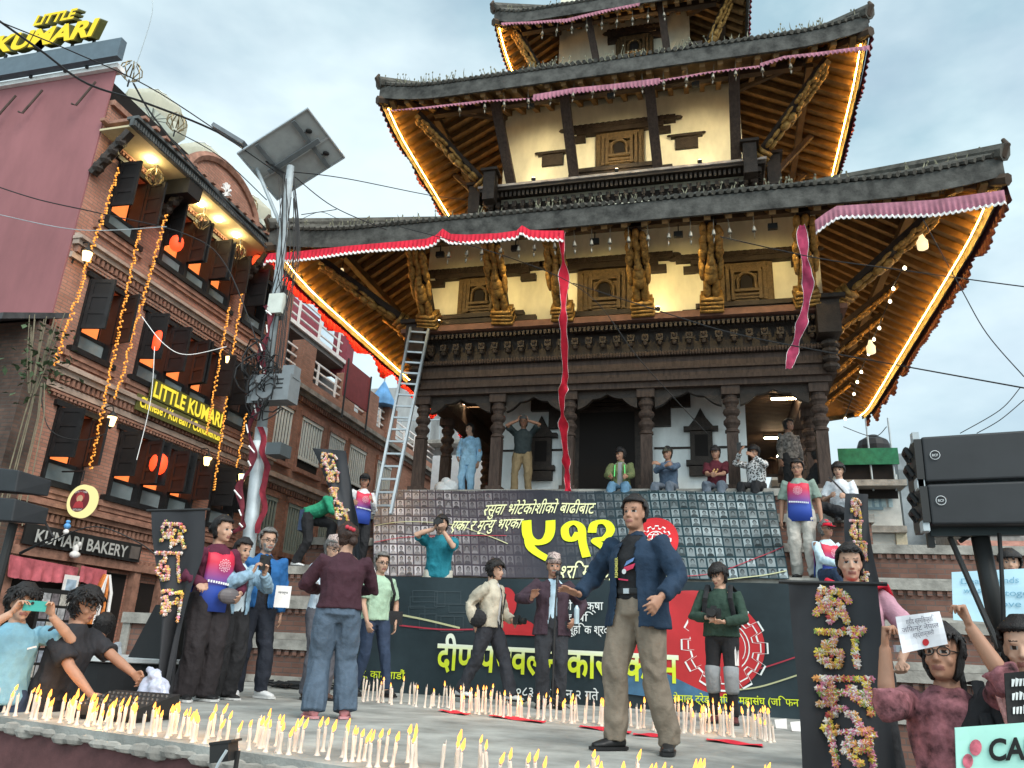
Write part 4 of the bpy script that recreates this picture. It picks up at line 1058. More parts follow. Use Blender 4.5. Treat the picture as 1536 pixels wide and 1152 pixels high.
# wall brackets on the red side wall
for px, py, lb in ((48, 160, 'left bent iron bracket on the red side wall'), (128, 148, 'right bent iron bracket on the red side wall'), (8, 168, 'iron bracket at the edge of the red side wall')):
    p = at(px, py, Y=9.3); b = MB()
    b.tube([p+Vector((.13, 0, .36)), p+Vector((-.06, -.1, -.22)), p+Vector((-.22, -.05, -.12))], .022, 5); tag(b.build('wall_bracket', M_wood2), lb, 'bracket')
# shop goods
b = MB(); pts = [at(px, 832+ (px-15)*.19, X=FX+.22) for px in (15, 60, 100, 118)]
valance(pts, .30, mat('pink_frill', (.42, .10, .12), .85, noise_amt=.25), 'dusty red frill over the bakery door', pleat=.2, hem=False, seed=21)
valance([at(px, 848+(px-120)*.19, X=FX+.22) for px in (122, 160)], .28, mat('pink_frill', (0, 0, 0)), 'dusty red frill over the right part of the bakery front', pleat=.2, hem=False, seed=22)
p = at(82, 930, X=FX+.5); e = empty('postcard_rack', 'rack of postcards and prints standing before the bakery', 'rack', (p.x, p.y, -.85))
b = MB(); b.box(-.03, .0, -.36, .36, .1, 2.0); b.build('rack_back', M_fix, e); rr = random.Random(4)
for i in range(4):
    for j in range(7):
        b = MB(); y = -.33+i*.17; z = .5+j*.21; b.box(.002, .012, y, y+.14, z, z+.17)
        c_ = rr.choice([(.35, .35, .36), (.16, .14, .15), (.42, .40, .36), (.25, .28, .33), (.33, .2, .16)]); b.build('postcard', mat('postcard_%s' % str(c_), c_, .5, noise_amt=.35, noise_scale=14), e)
p = at(153, 898, X=FX+.35); e = empty('garland_bundle', 'bundle of orange and white garlands hanging by the bakery door', 'garland', p); b = MB(); c = MB()
for i in range(14):
    x, y = random.uniform(-.1, .1), random.uniform(-.12, .12); (b if i % 3 else c).tube([(x*.3, y*.3, .4), (x, y, .1), (x*1.2, y*1.2, -.42)], .028, 5)
b.build('orange_strands', mat('orange_flowers', (.62, .20, .05), .8, noise_amt=.3, noise_scale=20), e); c.build('white_strands', M_hem, e)
p = at(105, 880, X=FX+.3); b = MB(); b.cbox(p, .02, .3, .36); b.cbox(p+Vector((.012, 0, 0)), .006, .2, .22, mi=1); tag(b.build('shop_poster', [M_hem, mat('poster_blue', (.35, .45, .55), .6, noise_amt=.3)]), 'small pale poster hung in the bakery doorway', 'poster')
p = at(112, 832, X=FX+.3); b = MB(); b.ell(p, .08, .09, .06); b.ell(p+Vector((0, 0, .09)), .05, .05, .08); b.ell(p+Vector((.03, .02, .17)), .035, .035, .045); tag(b.build('figurine', M_hem, smooth=True), 'small white figurine hung over the bakery door', 'figurine')
p = at(100, 793, X=FX+.4); b = MB(); b.ell(p+Vector((0, 0, .04)), .05, .06, .05); b.ell(p+Vector((0, 0, .11)), .03, .045, .03); b.ell(p+Vector((0, 0, -.05)), .045, .045, .045, mi=1); tag(b.build('hanging_toy', [mat('toy_blue', (.1, .3, .6), .5, noise_amt=.1), M_hem], smooth=True), 'blue and white trinket hanging above the bakery sign', 'trinket')

# ------------------------------------------------------------------ old dark house stub at the far left
e = empty('old_brick_house', 'low old house of dark soot stained brick at the left edge with a tin roof', 'house', (-10.6, 9.0, -.85))
pc = at(72, 600, Y=8.9)-Vector((.55, 0, 0)); b = MB(); b.box(-14, pc.x+10.6, -.1, .3, 0, 6.0); o = b.build('wall', M_brickD, e)
b = MB(); b.hexa([(-14, -.75, 5.4), (pc.x+10.62, -.75, 5.75), (pc.x+10.62, .38, 6.25), (-14, .38, 6.25), (-14, -.75, 5.5), (pc.x+10.62, -.75, 5.85), (pc.x+10.62, .38, 6.35), (-14, .38, 6.35)]); b.build('roof', mat('dark_tin', (.05, .05, .052), .6, noise_amt=.3), e)
# wall plant
p = at(62, 545, Y=8.2); e = empty('wall_plant', 'leafy weed growing from the top of the dark old wall', 'plant', p); b = MB(); rr = random.Random(8)
for i in range(150):
    c = Vector((rr.gauss(0, .26), rr.gauss(0, .14), rr.gauss(.0, .3))); 
    if c.length > .7: continue
    d = Vector((rr.gauss(0, 1), rr.gauss(0, 1), rr.gauss(-.2, .6))).normalized(); s = d.cross(Vector((0, 0, 1))).normalized(); l = rr.uniform(.06, .13); k = len(b.v)
    b.v += [c, c+d*l*.5+s*l*.35, c+d*l+Vector((0, 0, -.02)), c+d*l*.5-s*l*.35]; b.face((k, k+1, k+2, k+3))
b.build('leaves', mat('weed_leaf', (.055, .085, .04), .7, noise_amt=.4, noise_scale=9), e)
b = MB()
for i in range(16): x = rr.uniform(-.3, .3); b.tube([(x*.3, 0, -.45), (x, 0, .1), (x*1.6, 0, .55+rr.uniform(-.1, .25))], .008, 4)
for i in range(7): x = rr.uniform(-.2, .5); b.tube([(x*.3, 0, -.3), (x*.6, 0, -.8), (x*.8, 0, -1.7-rr.random())], .010, 4)
b.build('stems', mat('dry_stem', (.14, .12, .08), .8, noise_amt=.2), e)

# ------------------------------------------------------------------ brick house with white barred windows behind
HX = -11.3
e = empty('terrace_house', 'brick house with white barred windows and a railed roof terrace behind the pole', 'house', (HX, 17, -.85))
hl = lambda x, y, z: Vector((x-HX, y-17, z+.85))
def hbox(mb, y0, y1, z0, z1, d0, d1, mi=0):
    p, q = hl(HX+d0, y0, z0), hl(HX+d1, y1, z1); mb.box(p.x, q.x, p.y, q.y, p.z, q.z, mi)
b = MB(); hbox(b, 16.4, 30, -.84, 7.35, -6, 0); b.build('brick_wall', M_brickM, e)
for z in (7.25, 4.55, 2.2):
    b = MB(); hbox(b, 16.4, 30, z, z+.13, .001, .28); hbox(b, 16.4, 30, z-.12, z-.002, .001, .14); o = b.build('stone_cornice', M_stone if z > 7 else M_ledge, e)
    b = MB()
    for i in range(100): hbox(b, 16.45+i*.135, 16.52+i*.135, z-.26, z-.121, .001, .10)
    b.build('dentil_course', M_brickred, o)
for y0, y1, z0, z1 in ((17.1, 18.35, 5.1, 6.62), (18.9, 20.1, 5.1, 6.62), (20.6, 21.6, 5.1, 6.62), (22.0, 23.2, 5.1, 6.62), (24.2, 25.4, 5.1, 6.62), (17.0, 18.2, 2.75, 4.1), (18.8, 19.9, 2.75, 4.1), (20.6, 21.7, 2.75, 4.1), (22.2, 23.2, 2.75, 4.1)):
    b = MB(); hbox(b, y0-.08, y1+.08, z1, z1+.16, .001, .1); hbox(b, y0-.12, y1+.12, z0-.12, z0-.001, .001, .16); hbox(b, y0-.08, y0, z0, z1-.001, .001, .05); hbox(b, y1, y1+.08, z0, z1-.001, .001, .05)
    o = b.build('barred_window', M_brickred, e)
    b = MB(); hbox(b, y0, y1, z0, z1-.001, .002, .012); b.build('pane', M_dark, o)
    b = MB(); n = 8
    for i in range(n+1): hbox(b, y0+(y1-y0-.06)*i/n, y0+(y1-y0-.06)*i/n+.055, z0+.28*(z0 > 4), z1-.002, .014, .05)
    hbox(b, y0, y1, z1-.1, z1-.003, .052, .07); hbox(b, y0, y1, z0+.28*(z0 > 4), z0+.28*(z0 > 4)+.09, .052, .07); b.build('white_bars', mat('cream_bars', (.62, .64, .60), .6, noise_amt=.06) if z0 > 4 else mat('sage_bars', (.25, .28, .24), .6, noise_amt=.06), o)
b = MB(); hbox(b, 16.4, 30, 7.382, 7.75, -.25, .02); b.build('parapet_wall', M_brickM, e)
for y in (18.3, 21.1, 22.9, 24.6): b = MB(); hbox(b, y, y+.75, 7.384, 8.75, -.28, .1); b.build('parapet_pillar', M_brickM, e)
b = MB()
for z in (7.95, 8.2, 8.45):
    hbox(b, 16.4, 30, z, z+.05, -.12, -.07)
for i in range(10): hbox(b, 17.2+i*1.15, 17.26+i*1.15, 7.752, 8.45, -.06, -.01)
b.build('white_railing', M_hem, e)
b = MB(); hbox(b, 16.4, 22.6, 9.2, 9.45, -4, -.5); o = b.build('upper_slab', mat('grey_slab', (.16, .155, .15), .8, noise_amt=.15), e)
b = MB(); hbox(b, 16.4, 22.6, 9.35, 9.47, -.499, -.42); b.build('white_slab_edge', M_hem, o)
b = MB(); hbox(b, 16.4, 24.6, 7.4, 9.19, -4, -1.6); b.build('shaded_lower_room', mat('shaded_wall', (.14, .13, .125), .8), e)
b = MB(); hbox(b, 16.4, 21.8, 9.46, 11.0, -4, -1.5); b.build('maroon_wall', mat('maroon_wall_paint', (.26, .06, .08), .8, noise_amt=.08), e)
b = MB(); hbox(b, 21.9, 22.4, 9.0, 10.9, -1.0, -.45); b.build('maroon_pier', mat('maroon_wall_paint', (0, 0, 0)), e)
b = MB()
for z in (9.75, 10.05, 10.35, 10.68): hbox(b, 16.4, 21.8, z, z+.045, -.62, -.57)
for i in range(4): hbox(b, 17.5+i*1.3, 17.57+i*1.3, 9.46, 10.68, -.56, -.5)
b.build('upper_railing', M_hem, e)
b = MB(); hbox(b, 17.1, 19.2, 5.5, 5.56, .3, .34); 
# houses farther along
e = empty('grey_house', 'grey stained concrete house behind the terrace house', 'house', (-12, 30, -.85))
b = MB(); b.box(-8, 3.2, 0, 8, 0, 12.2); b.build('wall', mat('stained_concrete', (.30, .31, .31), .9, noise_amt=.35, noise_scale=1.2, stretch=(1, 1, .35)), e)
b = MB(); b.box(-3, 3.4, -.06, -.002, 9.4, 9.6); b.box(-3, 3.4, -.8, -.062, 9.4, 9.55); b.build('balcony', M_stone, e)
b = MB()
for i in range(14): b.box(-3+i*.45, -2.96+i*.45, -.78, -.74, 9.552, 10.4)
b.box(-3, 3.4, -.79, -.73, 10.4, 10.46); b.build('balcony_rail', M_steel, e)
e = empty('maroon_screen', 'plain maroon sheet metal screen on a roof beside the ladder', 'screen', at(536, 580, X=-10.2))
b = MB(); b.cbox((0, 0, 0), .05, 1.7, 1.1); b.build('sheet', mat('maroon_sheet', (.27, .05, .055), .6, noise_amt=.08), e); b = MB(); b.tube([(.03, -.8, -1.2), (.03, -.8, .6)], .03, 5); b.tube([(.03, .8, -1.2), (.03, .8, .6)], .03, 5); b.build('post', M_fix, e)
p = at(575, 590, Y=24.5); e = empty('patio_umbrella', 'half folded blue patio umbrella on the roof beside the ladder', 'parasol', p)
b = MB(); b.lathe((0, 0, -.5), [(.5, 0), (.42, .25), (.2, .65), (.03, .95)], 9); b.build('canopy', mat('blue_canvas', (.12, .30, .55), .7, noise_amt=.25, noise_scale=2), e); b = MB(); b.tube([(0, 0, -2), (0, 0, .9)], .025, 6); b.build('pole', M_steel, e)
e = empty('pale_house', 'pale plastered house seen between the left veranda columns', 'house', (-9.5, 27, -.85))
b = MB(); b.box(-.8, 5.2, 0, 5, 0, 8.3); b.build('wall', mat('pale_render', (.66, .68, .70), .9, noise_amt=.06), e)
for x0, z0 in ((.9, 4.6), (2.2, 4.3), (3.6, 4.6)):
    b = MB(); b.box(x0, x0+.7, -.04, -.002, z0, z0+1.5); o = b.build('window', M_wood2, e)
    b = MB(); b.box(x0+.07, x0+.63, -.05, -.042, z0+.07, z0+1.43); b.build('pane', mat('bluish_pane', (.12, .17, .18), .2, spec=.6), o)
# houses at the right
e = empty('plastered_house', 'shabby white plastered house with green netting on its roof, right of the temple', 'house', (4.3, 26, -.85))
def wl(px, py, Y=26): return at(px, py, Y=Y)-Vector((4.3, 26, -.85))
x0 = wl(1255, 700).x; x1 = wl(1344, 700).x; zt = wl(1300, 712).z
b = MB(); b.box(x0-2, x1, .0, 6, 0, zt); b.build('wall', mat('peeling_white', (.52, .53, .51), .9, noise_amt=.16, noise_scale=1.2, bump=.3), e)
b = MB(); b.box(x0-2.1, x1+.05, -.9, -.002, wl(1300, 737).z, zt-.35); b.box(x0-2.1, x1+.05, -.25, -.003, wl(1300, 800).z, wl(1300, 790).z); b.build('balcony_slab', M_stone, e)
b = MB(); b.box(x0, x1, -.5, -.45, wl(1300, 702).z, wl(1300, 678).z); b.build('green_net', mat('green_net', (.015, .13, .06), .7, noise_amt=.2), e)
for a, c in (((1299, 735), (1330, 765)),):
    p, q = wl(*a), wl(*c); b = MB(); b.box(p.x-.06, q.x-.1, -.05, -.002, q.z, p.z+.06); o = b.build('window', mat('blue_frame', (.2, .3, .36), .6, noise_amt=.1), e)
    b = MB()
    for i in range(4): b.box(p.x+i*.2, p.x+.12+i*.2, -.06, -.052, q.z+.08, p.z)
    b.build('pane', mat('pale_curtain', (.36, .48, .52), .6, noise_amt=.15), o)
b = MB(); p = wl(1300, 690); b.box(x0+.1, x1-.1, -.3, -.26, p.z-1.3, p.z-.2); b.build('dark_doorway', M_dark, e)
b = MB()
for px in (1297, 1330): q = wl(px, 650); b.tube([(q.x, -.4, wl(px, 740).z), (q.x, -.4, q.z+.4)], .03, 5)
b.build('scaffold_pole', M_steel, e)
p = wl(1320, 668); b = MB(); b.lathe((p.x, 1, p.z-.3), [(.5, 0), (.52, .5), (.45, .7), (.2, .85), (.15, .9)], 14); b.build('water_tank', M_black, e)
q = wl(1339, 850); b = MB(); b.box(x1-.25, x1+.06, -.08, -.004, 0, wl(1340, 790).z); b.build('peeling_pier', mat('cream_peeling', (.55, .50, .38), .9, noise_amt=.3, noise_scale=3), e)
e = empty('concrete_house', 'tall blank grey concrete house behind the large loudspeaker', 'house', (6, 27, -.85))
b = MB(); xx0 = at(1347, 700, Y=27).x-6; xx1 = at(1425, 800, Y=27).x-6; zt = at(1370, 680, Y=27).z+.85
b.box(xx0, xx1, 0, 7, 0, zt); b.build('wall', mat('blotchy_concrete', (.25, .28, .30), .9, noise_amt=.28, noise_scale=.9, bump=.3), e)
p = at(1368, 716, Y=27)-Vector((6, 27, -.85)); b = MB(); b.box(p.x-.4, p.x+.3, -.05, -.002, p.z-.25, p.z+.25); b.build('vent', mat('vent_grey', (.14, .16, .17), .8), e)
p = at(1411, 840, Y=27)-Vector((6, 27, -.85)); b = MB(); b.box(p.x-.25, p.x+.3, -.05, -.002, p.z-.6, p.z+.6); o = b.build('window', M_hem, e); b = MB(); b.box(p.x-.15, p.x+.2, -.06, -.052, p.z-.5, p.z+.5); b.build('pane', mat('bluish_pane', (0, 0, 0)), o)
e = empty('tiled_house', 'low house with red roof tiles and blue windows behind the loudspeaker stand', 'house', (9, 24, -.85))
x0 = at(1450, 830, Y=24).x-9; z1 = at(1500, 822, Y=24).z+.85
b = MB(); b.box(x0, x0+9, 0, 5, 0, z1+1.4); b.build('wall', mat('dim_wall', (.28, .27, .26), .9, noise_amt=.2), e)
b = MB(); b.hexa([(x0-.2, -1, z1-.6), (x0+9, -1, z1-.6), (x0+9, -.01, z1+.1), (x0-.2, -.01, z1+.1), (x0-.2, -1, z1-.5), (x0+9, -1, z1-.5), (x0+9, -.01, z1+.2), (x0-.2, -.01, z1+.2)]); b.build('roof', mat('clay_tiles', (.30, .15, .12), .85, noise_amt=.25), e)
for i in range(4):
    b = MB(); b.box(x0+.4+i*1.5, x0+1.4+i*1.5, -.05, -.002, z1+.35, z1+1.2); o = b.build('window', mat('blue_frame', (0, 0, 0)), e); b = MB(); b.box(x0+.5+i*1.5, x0+1.3+i*1.5, -.06, -.052, z1+.42, z1+1.1); b.build('pane', mat('bluish_pane', (0, 0, 0)), o)
# ------------------------------------------------------------------ cloth banners
class Surf:
    """a flat cloth: O + eu*u + ev*v, with small waves; uv() finds the point of it under a pixel"""
    def __init__(s, O, eu, ev, wave=.01, k=2.1):
        s.O = Vector(O); s.eu = Vector(eu).normalized(); s.ev = Vector(ev).normalized(); s.en = s.eu.cross(s.ev).normalized()
        if s.en.dot(CAMPOS-s.O) < 0: s.en = -s.en
        s.w = wave; s.k = k
    def wv(s, u, v): return s.w*(math.sin(u*s.k+1.3*math.sin(v*1.7))+.5*math.sin(u*s.k*2.3+v*3))
    def p(s, u, v, d=0): return s.O+s.eu*u+s.ev*v+s.en*(d+s.wv(u, v))
    def uv(s, px, py):
        d = CAMROT @ Vector((px-768, 576-py, -FPX)); t = (s.O-CAMPOS).dot(s.en)/d.dot(s.en); q = CAMPOS+d*t-s.O
        return q.dot(s.eu), q.dot(s.ev)
    def sheet(s, mb, cs, nu=60, nv=10, mi=0):
        """cs: corner (u,v): bottom-left, bottom-right, top-right, top-left"""
        def f(a, b):
            u = (cs[0][0]*(1-a)+cs[1][0]*a)*(1-b)+(cs[3][0]*(1-a)+cs[2][0]*a)*b
            v = (cs[0][1]*(1-a)+cs[1][1]*a)*(1-b)+(cs[3][1]*(1-a)+cs[2][1]*a)*b
            return s.p(u, v)
        mb.grid(f, nu, nv, mi)
    def text(s, mb, t, a, b_, hpx, bold=0., d=.014, mi=0):
        u0, v0 = s.uv(*a); u1, v1 = s.uv(*b_); mx, my = (a[0]+b_[0])/2, (a[1]+b_[1])/2
        h = abs(s.uv(mx, my-hpx)[1]-s.uv(mx, my)[1]); sl = (v1-v0)/(u1-u0)
        put_text(mb, t, lambda u, v, dd: s.p(u, v+(u-u0)*sl, dd), u0, v0, u1-u0, h, bold, mi, d)
    def line(s, mb, pts, wpx, d=.008, mi=0):
        Q = [s.uv(*p) for p in bez(pts, 10)]; w_ = abs(s.uv(pts[0][0]+wpx, pts[0][1])[0]-Q[0][0]); ribbon(mb, s.p, Q, w_, mi, d)

def node_tools(t):
    def M_(op, a, b=None, c=None):
        n = t.nodes.new('ShaderNodeMath'); n.operation = op
        for i, x in enumerate((a, b, c)):
            if x is None: continue
            if isinstance(x, (int, float)): n.inputs[i].default_value = x
            else: t.links.new(x, n.inputs[i])
        return n.outputs[0]
    return M_
def mixc(t, f, a, b):
    n = t.nodes.new('ShaderNodeMix'); n.data_type = 'RGBA'
    for i, x in ((0, f), (6, a), (7, b)):
        if isinstance(x, (int, float)): n.inputs[i].default_value = x
        elif isinstance(x, tuple): n.inputs[i].default_value = (*x, 1)
        else: t.links.new(x, n.inputs[i])
    return n.outputs[2]
def portrait_banner():
    """printed cloth: rows of small grey portraits fading towards the middle"""
    m = bpy.data.materials.new('portrait_banner_print'); m.use_nodes = True; t = m.node_tree; b = t.nodes['Principled BSDF']; F = node_tools(t)
    uv = t.nodes.new('ShaderNodeUVMap'); sp = t.nodes.new('ShaderNodeSeparateXYZ'); t.links.new(uv.outputs[0], sp.inputs[0]); U, V = sp.outputs[0], sp.outputs[1]
    x, y = F('MULTIPLY', U, 46.), F('MULTIPLY', V, 9.3); fx, fy = F('FRACT', x), F('FRACT', y); ix, iy = F('FLOOR', x), F('FLOOR', y)
    cb = t.nodes.new('ShaderNodeCombineXYZ'); t.links.new(ix, cb.inputs[0]); t.links.new(iy, cb.inputs[1])
    wn = t.nodes.new('ShaderNodeTexWhiteNoise'); wn.noise_dimensions = '2D'; t.links.new(cb.outputs[0], wn.inputs['Vector'])
    ws = t.nodes.new('ShaderNodeSeparateColor'); t.links.new(wn.outputs['Color'], ws.inputs[0]); r1, r2, r3 = ws.outputs[0], ws.outputs[1], ws.outputs[2]
    cell = F('MULTIPLY', F('LESS_THAN', F('ABSOLUTE', F('SUBTRACT', fx, .5)), .41), F('LESS_THAN', F('ABSOLUTE', F('SUBTRACT', fy, .5)), .42))
    def ell(cx, cy, rx, ry): return F('LESS_THAN', F('ADD', F('POWER', F('DIVIDE', F('SUBTRACT', fx, cx), rx), 2.), F('POWER', F('DIVIDE', F('SUBTRACT', fy, cy), ry), 2.)), 1.)
    hx = F('ADD', F('MULTIPLY', r2, .12), .44)
    bgc = F('ADD', F('MULTIPLY', r1, .36), .11)
    v = bgc
    def over(v, msk, val): return F('ADD', F('MULTIPLY', v, F('SUBTRACT', 1., msk)), F('MULTIPLY', msk, val))
    v = over(v, ell(hx, .12, .36, .26), F('ADD', F('MULTIPLY', r3, .25), .03))
    v = over(v, ell(hx, .62, .21, .25), .035)
    v = over(v, ell(hx, .54, .155, .2), F('ADD', F('MULTIPLY', r2, .12), .13))
    l = t.nodes.new('ShaderNodeMapRange'); l.inputs[1].default_value = .08; l.inputs[2].default_value = .44; l.inputs[3].default_value = 1; l.inputs[4].default_value = 0; t.links.new(U, l.inputs[0])
    g = t.nodes.new('ShaderNodeMapRange'); g.inputs[1].default_value = .46; g.inputs[2].default_value = .84; t.links.new(U, g.inputs[0])
    vis = F('MULTIPLY', F('MULTIPLY', F('MAXIMUM', l.outputs[0], g.outputs[0]), cell), F('ADD', .75, F('MULTIPLY', r3, .25)))
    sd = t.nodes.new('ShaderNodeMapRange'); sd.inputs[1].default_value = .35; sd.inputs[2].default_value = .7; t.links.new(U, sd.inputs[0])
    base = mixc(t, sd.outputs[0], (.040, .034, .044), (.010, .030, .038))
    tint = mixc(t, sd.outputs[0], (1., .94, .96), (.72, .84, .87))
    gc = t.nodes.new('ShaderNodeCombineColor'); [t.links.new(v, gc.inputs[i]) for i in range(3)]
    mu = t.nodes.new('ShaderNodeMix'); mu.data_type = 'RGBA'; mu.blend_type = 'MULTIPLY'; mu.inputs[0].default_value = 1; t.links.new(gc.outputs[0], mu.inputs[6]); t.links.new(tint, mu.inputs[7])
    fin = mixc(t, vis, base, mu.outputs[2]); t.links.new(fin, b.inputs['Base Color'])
    b.inputs['Roughness'].default_value = .45; b.inputs['Specular IOR Level'].default_value = .35
    return m
M_text_w = mat('white_print', (.70, .72, .70), .6, noise_amt=.04)
M_text_y = mat('yellow_green_print', (.58, .66, .02), .6, noise_amt=.04)
M_text_py = mat('pale_yellow_print', (.66, .67, .38), .6, noise_amt=.04)
M_redprint = mat('red_print', (.46, .025, .03), .5, noise_amt=.12, noise_scale=1.5)
M_redline = mat('red_line_print', (.34, .03, .05), .6, noise_amt=0)
M_yelline = mat('pale_line_print', (.42, .42, .24), .6, noise_amt=0)
# upper banner, spread over the upper steps
A = at(560, 736, Y=13.66); Bq = at(1160, 738, Y=13.66); Cq = at(560, 864, Y=11.40)
S1 = Surf(A, (1, 0, 0), Vector((0, A.y-Cq.y, A.z-Cq.z)), .011, 2.6)
e = empty('portrait_banner', 'wide upper banner covered with rows of small grey portraits and large yellow numerals', 'banner', (0, 0, 0))
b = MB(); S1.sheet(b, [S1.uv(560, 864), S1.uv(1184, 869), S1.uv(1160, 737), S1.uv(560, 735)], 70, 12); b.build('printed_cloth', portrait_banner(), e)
b = MB(); S1.text(b, 'रसुवा भोटेकोशीको बाढीबाट', (722, 774), (890, 771), 15, .008, d=.022); S1.text(b, 'एका र मृ|<त|यु भएका', (673, 797), (780, 795), 14, .008, d=.022); S1.text(b, 'श्रमि'.replace('श्रमि', '<श|रमिक').replace('मि', 'ि|म') + 'हरूको सम्झना', (838, 868), (1014, 872), 18, .008, d=.022)
b.build('white_lettering', M_text_py, e)
b = MB()
for st_, wpx in (([(790, 783), (792, 806), (803, 815), (818, 812), (825, 800), (826, 783)], 11), ([(793, 806), (796, 822), (812, 834), (838, 846)], 10), ([(880, 838), (874, 815), (872, 793), (860, 786), (848, 794), (850, 808), (861, 810), (868, 800)], 10),
                 ([(888, 800), (892, 786), (908, 784), (916, 795), (908, 808), (893, 812), (905, 822), (924, 838)], 10)):
    S1.line(b, st_, wpx*1.3, .024)
b.build('large_numerals', M_text_y, e)
b = MB(); u, v = S1.uv(980, 812); r_ = S1.uv(1018, 812)[0]-u; r2 = (S1.uv(980, 778)[1]-v)
disc(b, S1.p, u, v, r_, 0, .018, 44, ry=r2); b.build('red_roundel', M_redprint, e)
b = MB(); gear(b, lambda x, y, d: S1.p(u+x*.88-.0, v+y*r2/r_*.88, d), 0.1*r_, .0, r_*.72, 0, .024); b.build('white_cog_emblem', M_text_w, e)
b = MB(); S1.line(b, [(562, 790), (620, 784), (680, 788), (720, 800), (762, 818)], 1.6, .018, 0); b.build('yellow_curve', M_yelline, e)
b = MB(); S1.line(b, [(562, 815), (620, 806), (700, 804), (760, 806)], 1.6, .018); S1.line(b, [(1000, 868), (1080, 858), (1140, 836), (1176, 822)], 1.8, .018); b.build('red_curve', M_redline, e)
b = MB(); S1.line(b, [(1090, 870), (1140, 866), (1180, 858)], 2.5, .018); b.build('pale_curve', M_yelline, e)
# lower banner
YB = 9.85
S2 = Surf(at(540, 1040, Y=YB), (1, 0, 0), (0, 0, 1), .018, 2.0)
e = empty('dark_banner', 'wide lower dark teal banner with a large red circle and yellow lettering behind the candles', 'banner', (0, 0, 0))
b = MB(); c4 = [S2.uv(532, 1034), S2.uv(1240, 1086), S2.uv(1240, 876), S2.uv(532, 864)]; S2.sheet(b, c4, 70, 16)
b.build('printed_cloth', mat('dark_teal_print', (.020, .032, .038), .5, spec=.22, noise_amt=.3, noise_scale=.8), e)
rr = random.Random(3); b = MB()
for i in range(9):
    x, y = rr.uniform(590, 690), rr.uniform(885, 930); w_, h_ = rr.uniform(15, 40), rr.uniform(10, 24)
    P_ = [(x, y), (x+w_, y), (x+w_, y+h_), (x, y+h_), (x, y)]
    for i in range(4): ribbon(b, S2.p, [S2.uv(*P_[i]), S2.uv(*P_[i+1])], .012, 0, .007)
b.build('faint_line_print', mat('faint_print', (.035, .05, .058), .5, noise_amt=0), e)
b = MB(); u, v = S2.uv(1042, 965); rx = S2.uv(1147, 965)[0]-u; ry = S2.uv(1048, 886)[1]-v; disc(b, S2.p, u, v, rx, 0, .017, 52, ry=ry); b.build('red_circle', M_redprint, e); b = MB()
u2, v2 = S2.uv(758, 905); disc(b, S2.p, u2, v2, .15, 0, .017, 24, ry=.2); b.build('red_spot', M_redprint, e)
b = MB(); u2, v2 = S2.uv(775, 945); b.prism([(u2+.3*math.cos(a), v2+.2*math.sin(a)-.06) for a in [math.pi*i/14 for i in range(15)]], S2.p, .012, .017); b.build('red_cap', M_redprint, e)
b = MB(); gear(b, S2.p, S2.uv(1086, 965)[0], v-.02, .50, 0, .026, .05, False); gear(b, S2.p, S2.uv(1086, 965)[0], v-.02, .42, 0, .026, .04, False); b.build('white_cog_emblem', M_text_w, e)
b = MB(); Q = [S2.uv(*p) for p in bez([(935, 1010), (975, 1000), (1020, 1020), (1070, 1042), (1130, 1050)], 8)]; Q2 = [S2.uv(*p) for p in bez([(935, 1040), (1000, 1048), (1060, 1052), (1130, 1056)], 8)]
n = len(b.v); b.v += [S2.p(*q, .020) for q in Q]+[S2.p(*q, .020) for q in Q2]
for i in range(min(len(Q), len(Q2))-1): b.face((n+i, n+i+1, n+len(Q)+i+1, n+len(Q)+i))
b.build('blue_wave', mat('blue_wave_print', (.05, .13, .22), .5, noise_amt=.15), e)
def gradient_print():
    m = bpy.data.materials.new('white_to_yellow_print'); m.use_nodes = True; t = m.node_tree; bs = t.nodes['Principled BSDF']; co = t.nodes.new('ShaderNodeTexCoord'); sp = t.nodes.new('ShaderNodeSeparateXYZ')
    t.links.new(co.outputs['Generated'], sp.inputs[0]); mr = t.nodes.new('ShaderNodeMapRange'); mr.inputs[1].default_value = .42; mr.inputs[2].default_value = .72; t.links.new(sp.outputs[2], mr.inputs[0])
    t.links.new(mixc(t, mr.outputs[0], (.58, .66, .02), (.72, .76, .62)), bs.inputs['Base Color']); bs.inputs['Roughness'].default_value = .5; return m
b = MB(); S2.text(b, 'दीप प|<ज|वलन कार|यक|रम', (655, 1003), (1018, 1024), 38, .022, d=.028); b.build('large_lettering', gradient_print(), e)
b = MB(); S2.text(b, '२०८३ अ|<श|ि|वन २ गते', (765, 1042), (898, 1050), 12, .008, d=.024)
S2.text(b, 'को सुरक्षा', (842, 915), (905, 915), 11, .008, d=.024); S2.text(b, 'पक्षि', (842, 932), (890, 932), 10, .008, d=.024); S2.text(b, 'सामूह|ि|क श्रद्धा', (840, 950), (925, 951), 11, .008, d=.024)
b.build('white_lettering', M_text_w, e)
b = MB(); S2.text(b, 'नेपाल ट्रेड युनियन महासंघ (ज|ि|फन|ट', (1010, 1052), (1206, 1060), 10, .008, d=.024); S2.text(b, 'र, काठमाडौं', (543, 1016), (608, 1019), 10, .008, d=.024); b.build('yellow_lettering', M_text_y, e)
b = MB(); S2.line(b, [(600, 922), (640, 930), (690, 942)], 2.5, .012); S2.line(b, [(1090, 1036), (1140, 1030), (1198, 1012)], 2.2, .019); b.build('pale_curve', M_yelline, e)
b = MB(); S2.line(b, [(600, 938), (660, 944), (710, 944)], 2, .012); S2.line(b, [(1110, 1010), (1150, 1000), (1198, 984)], 2., .019); b.build('red_curve', M_redline, e)

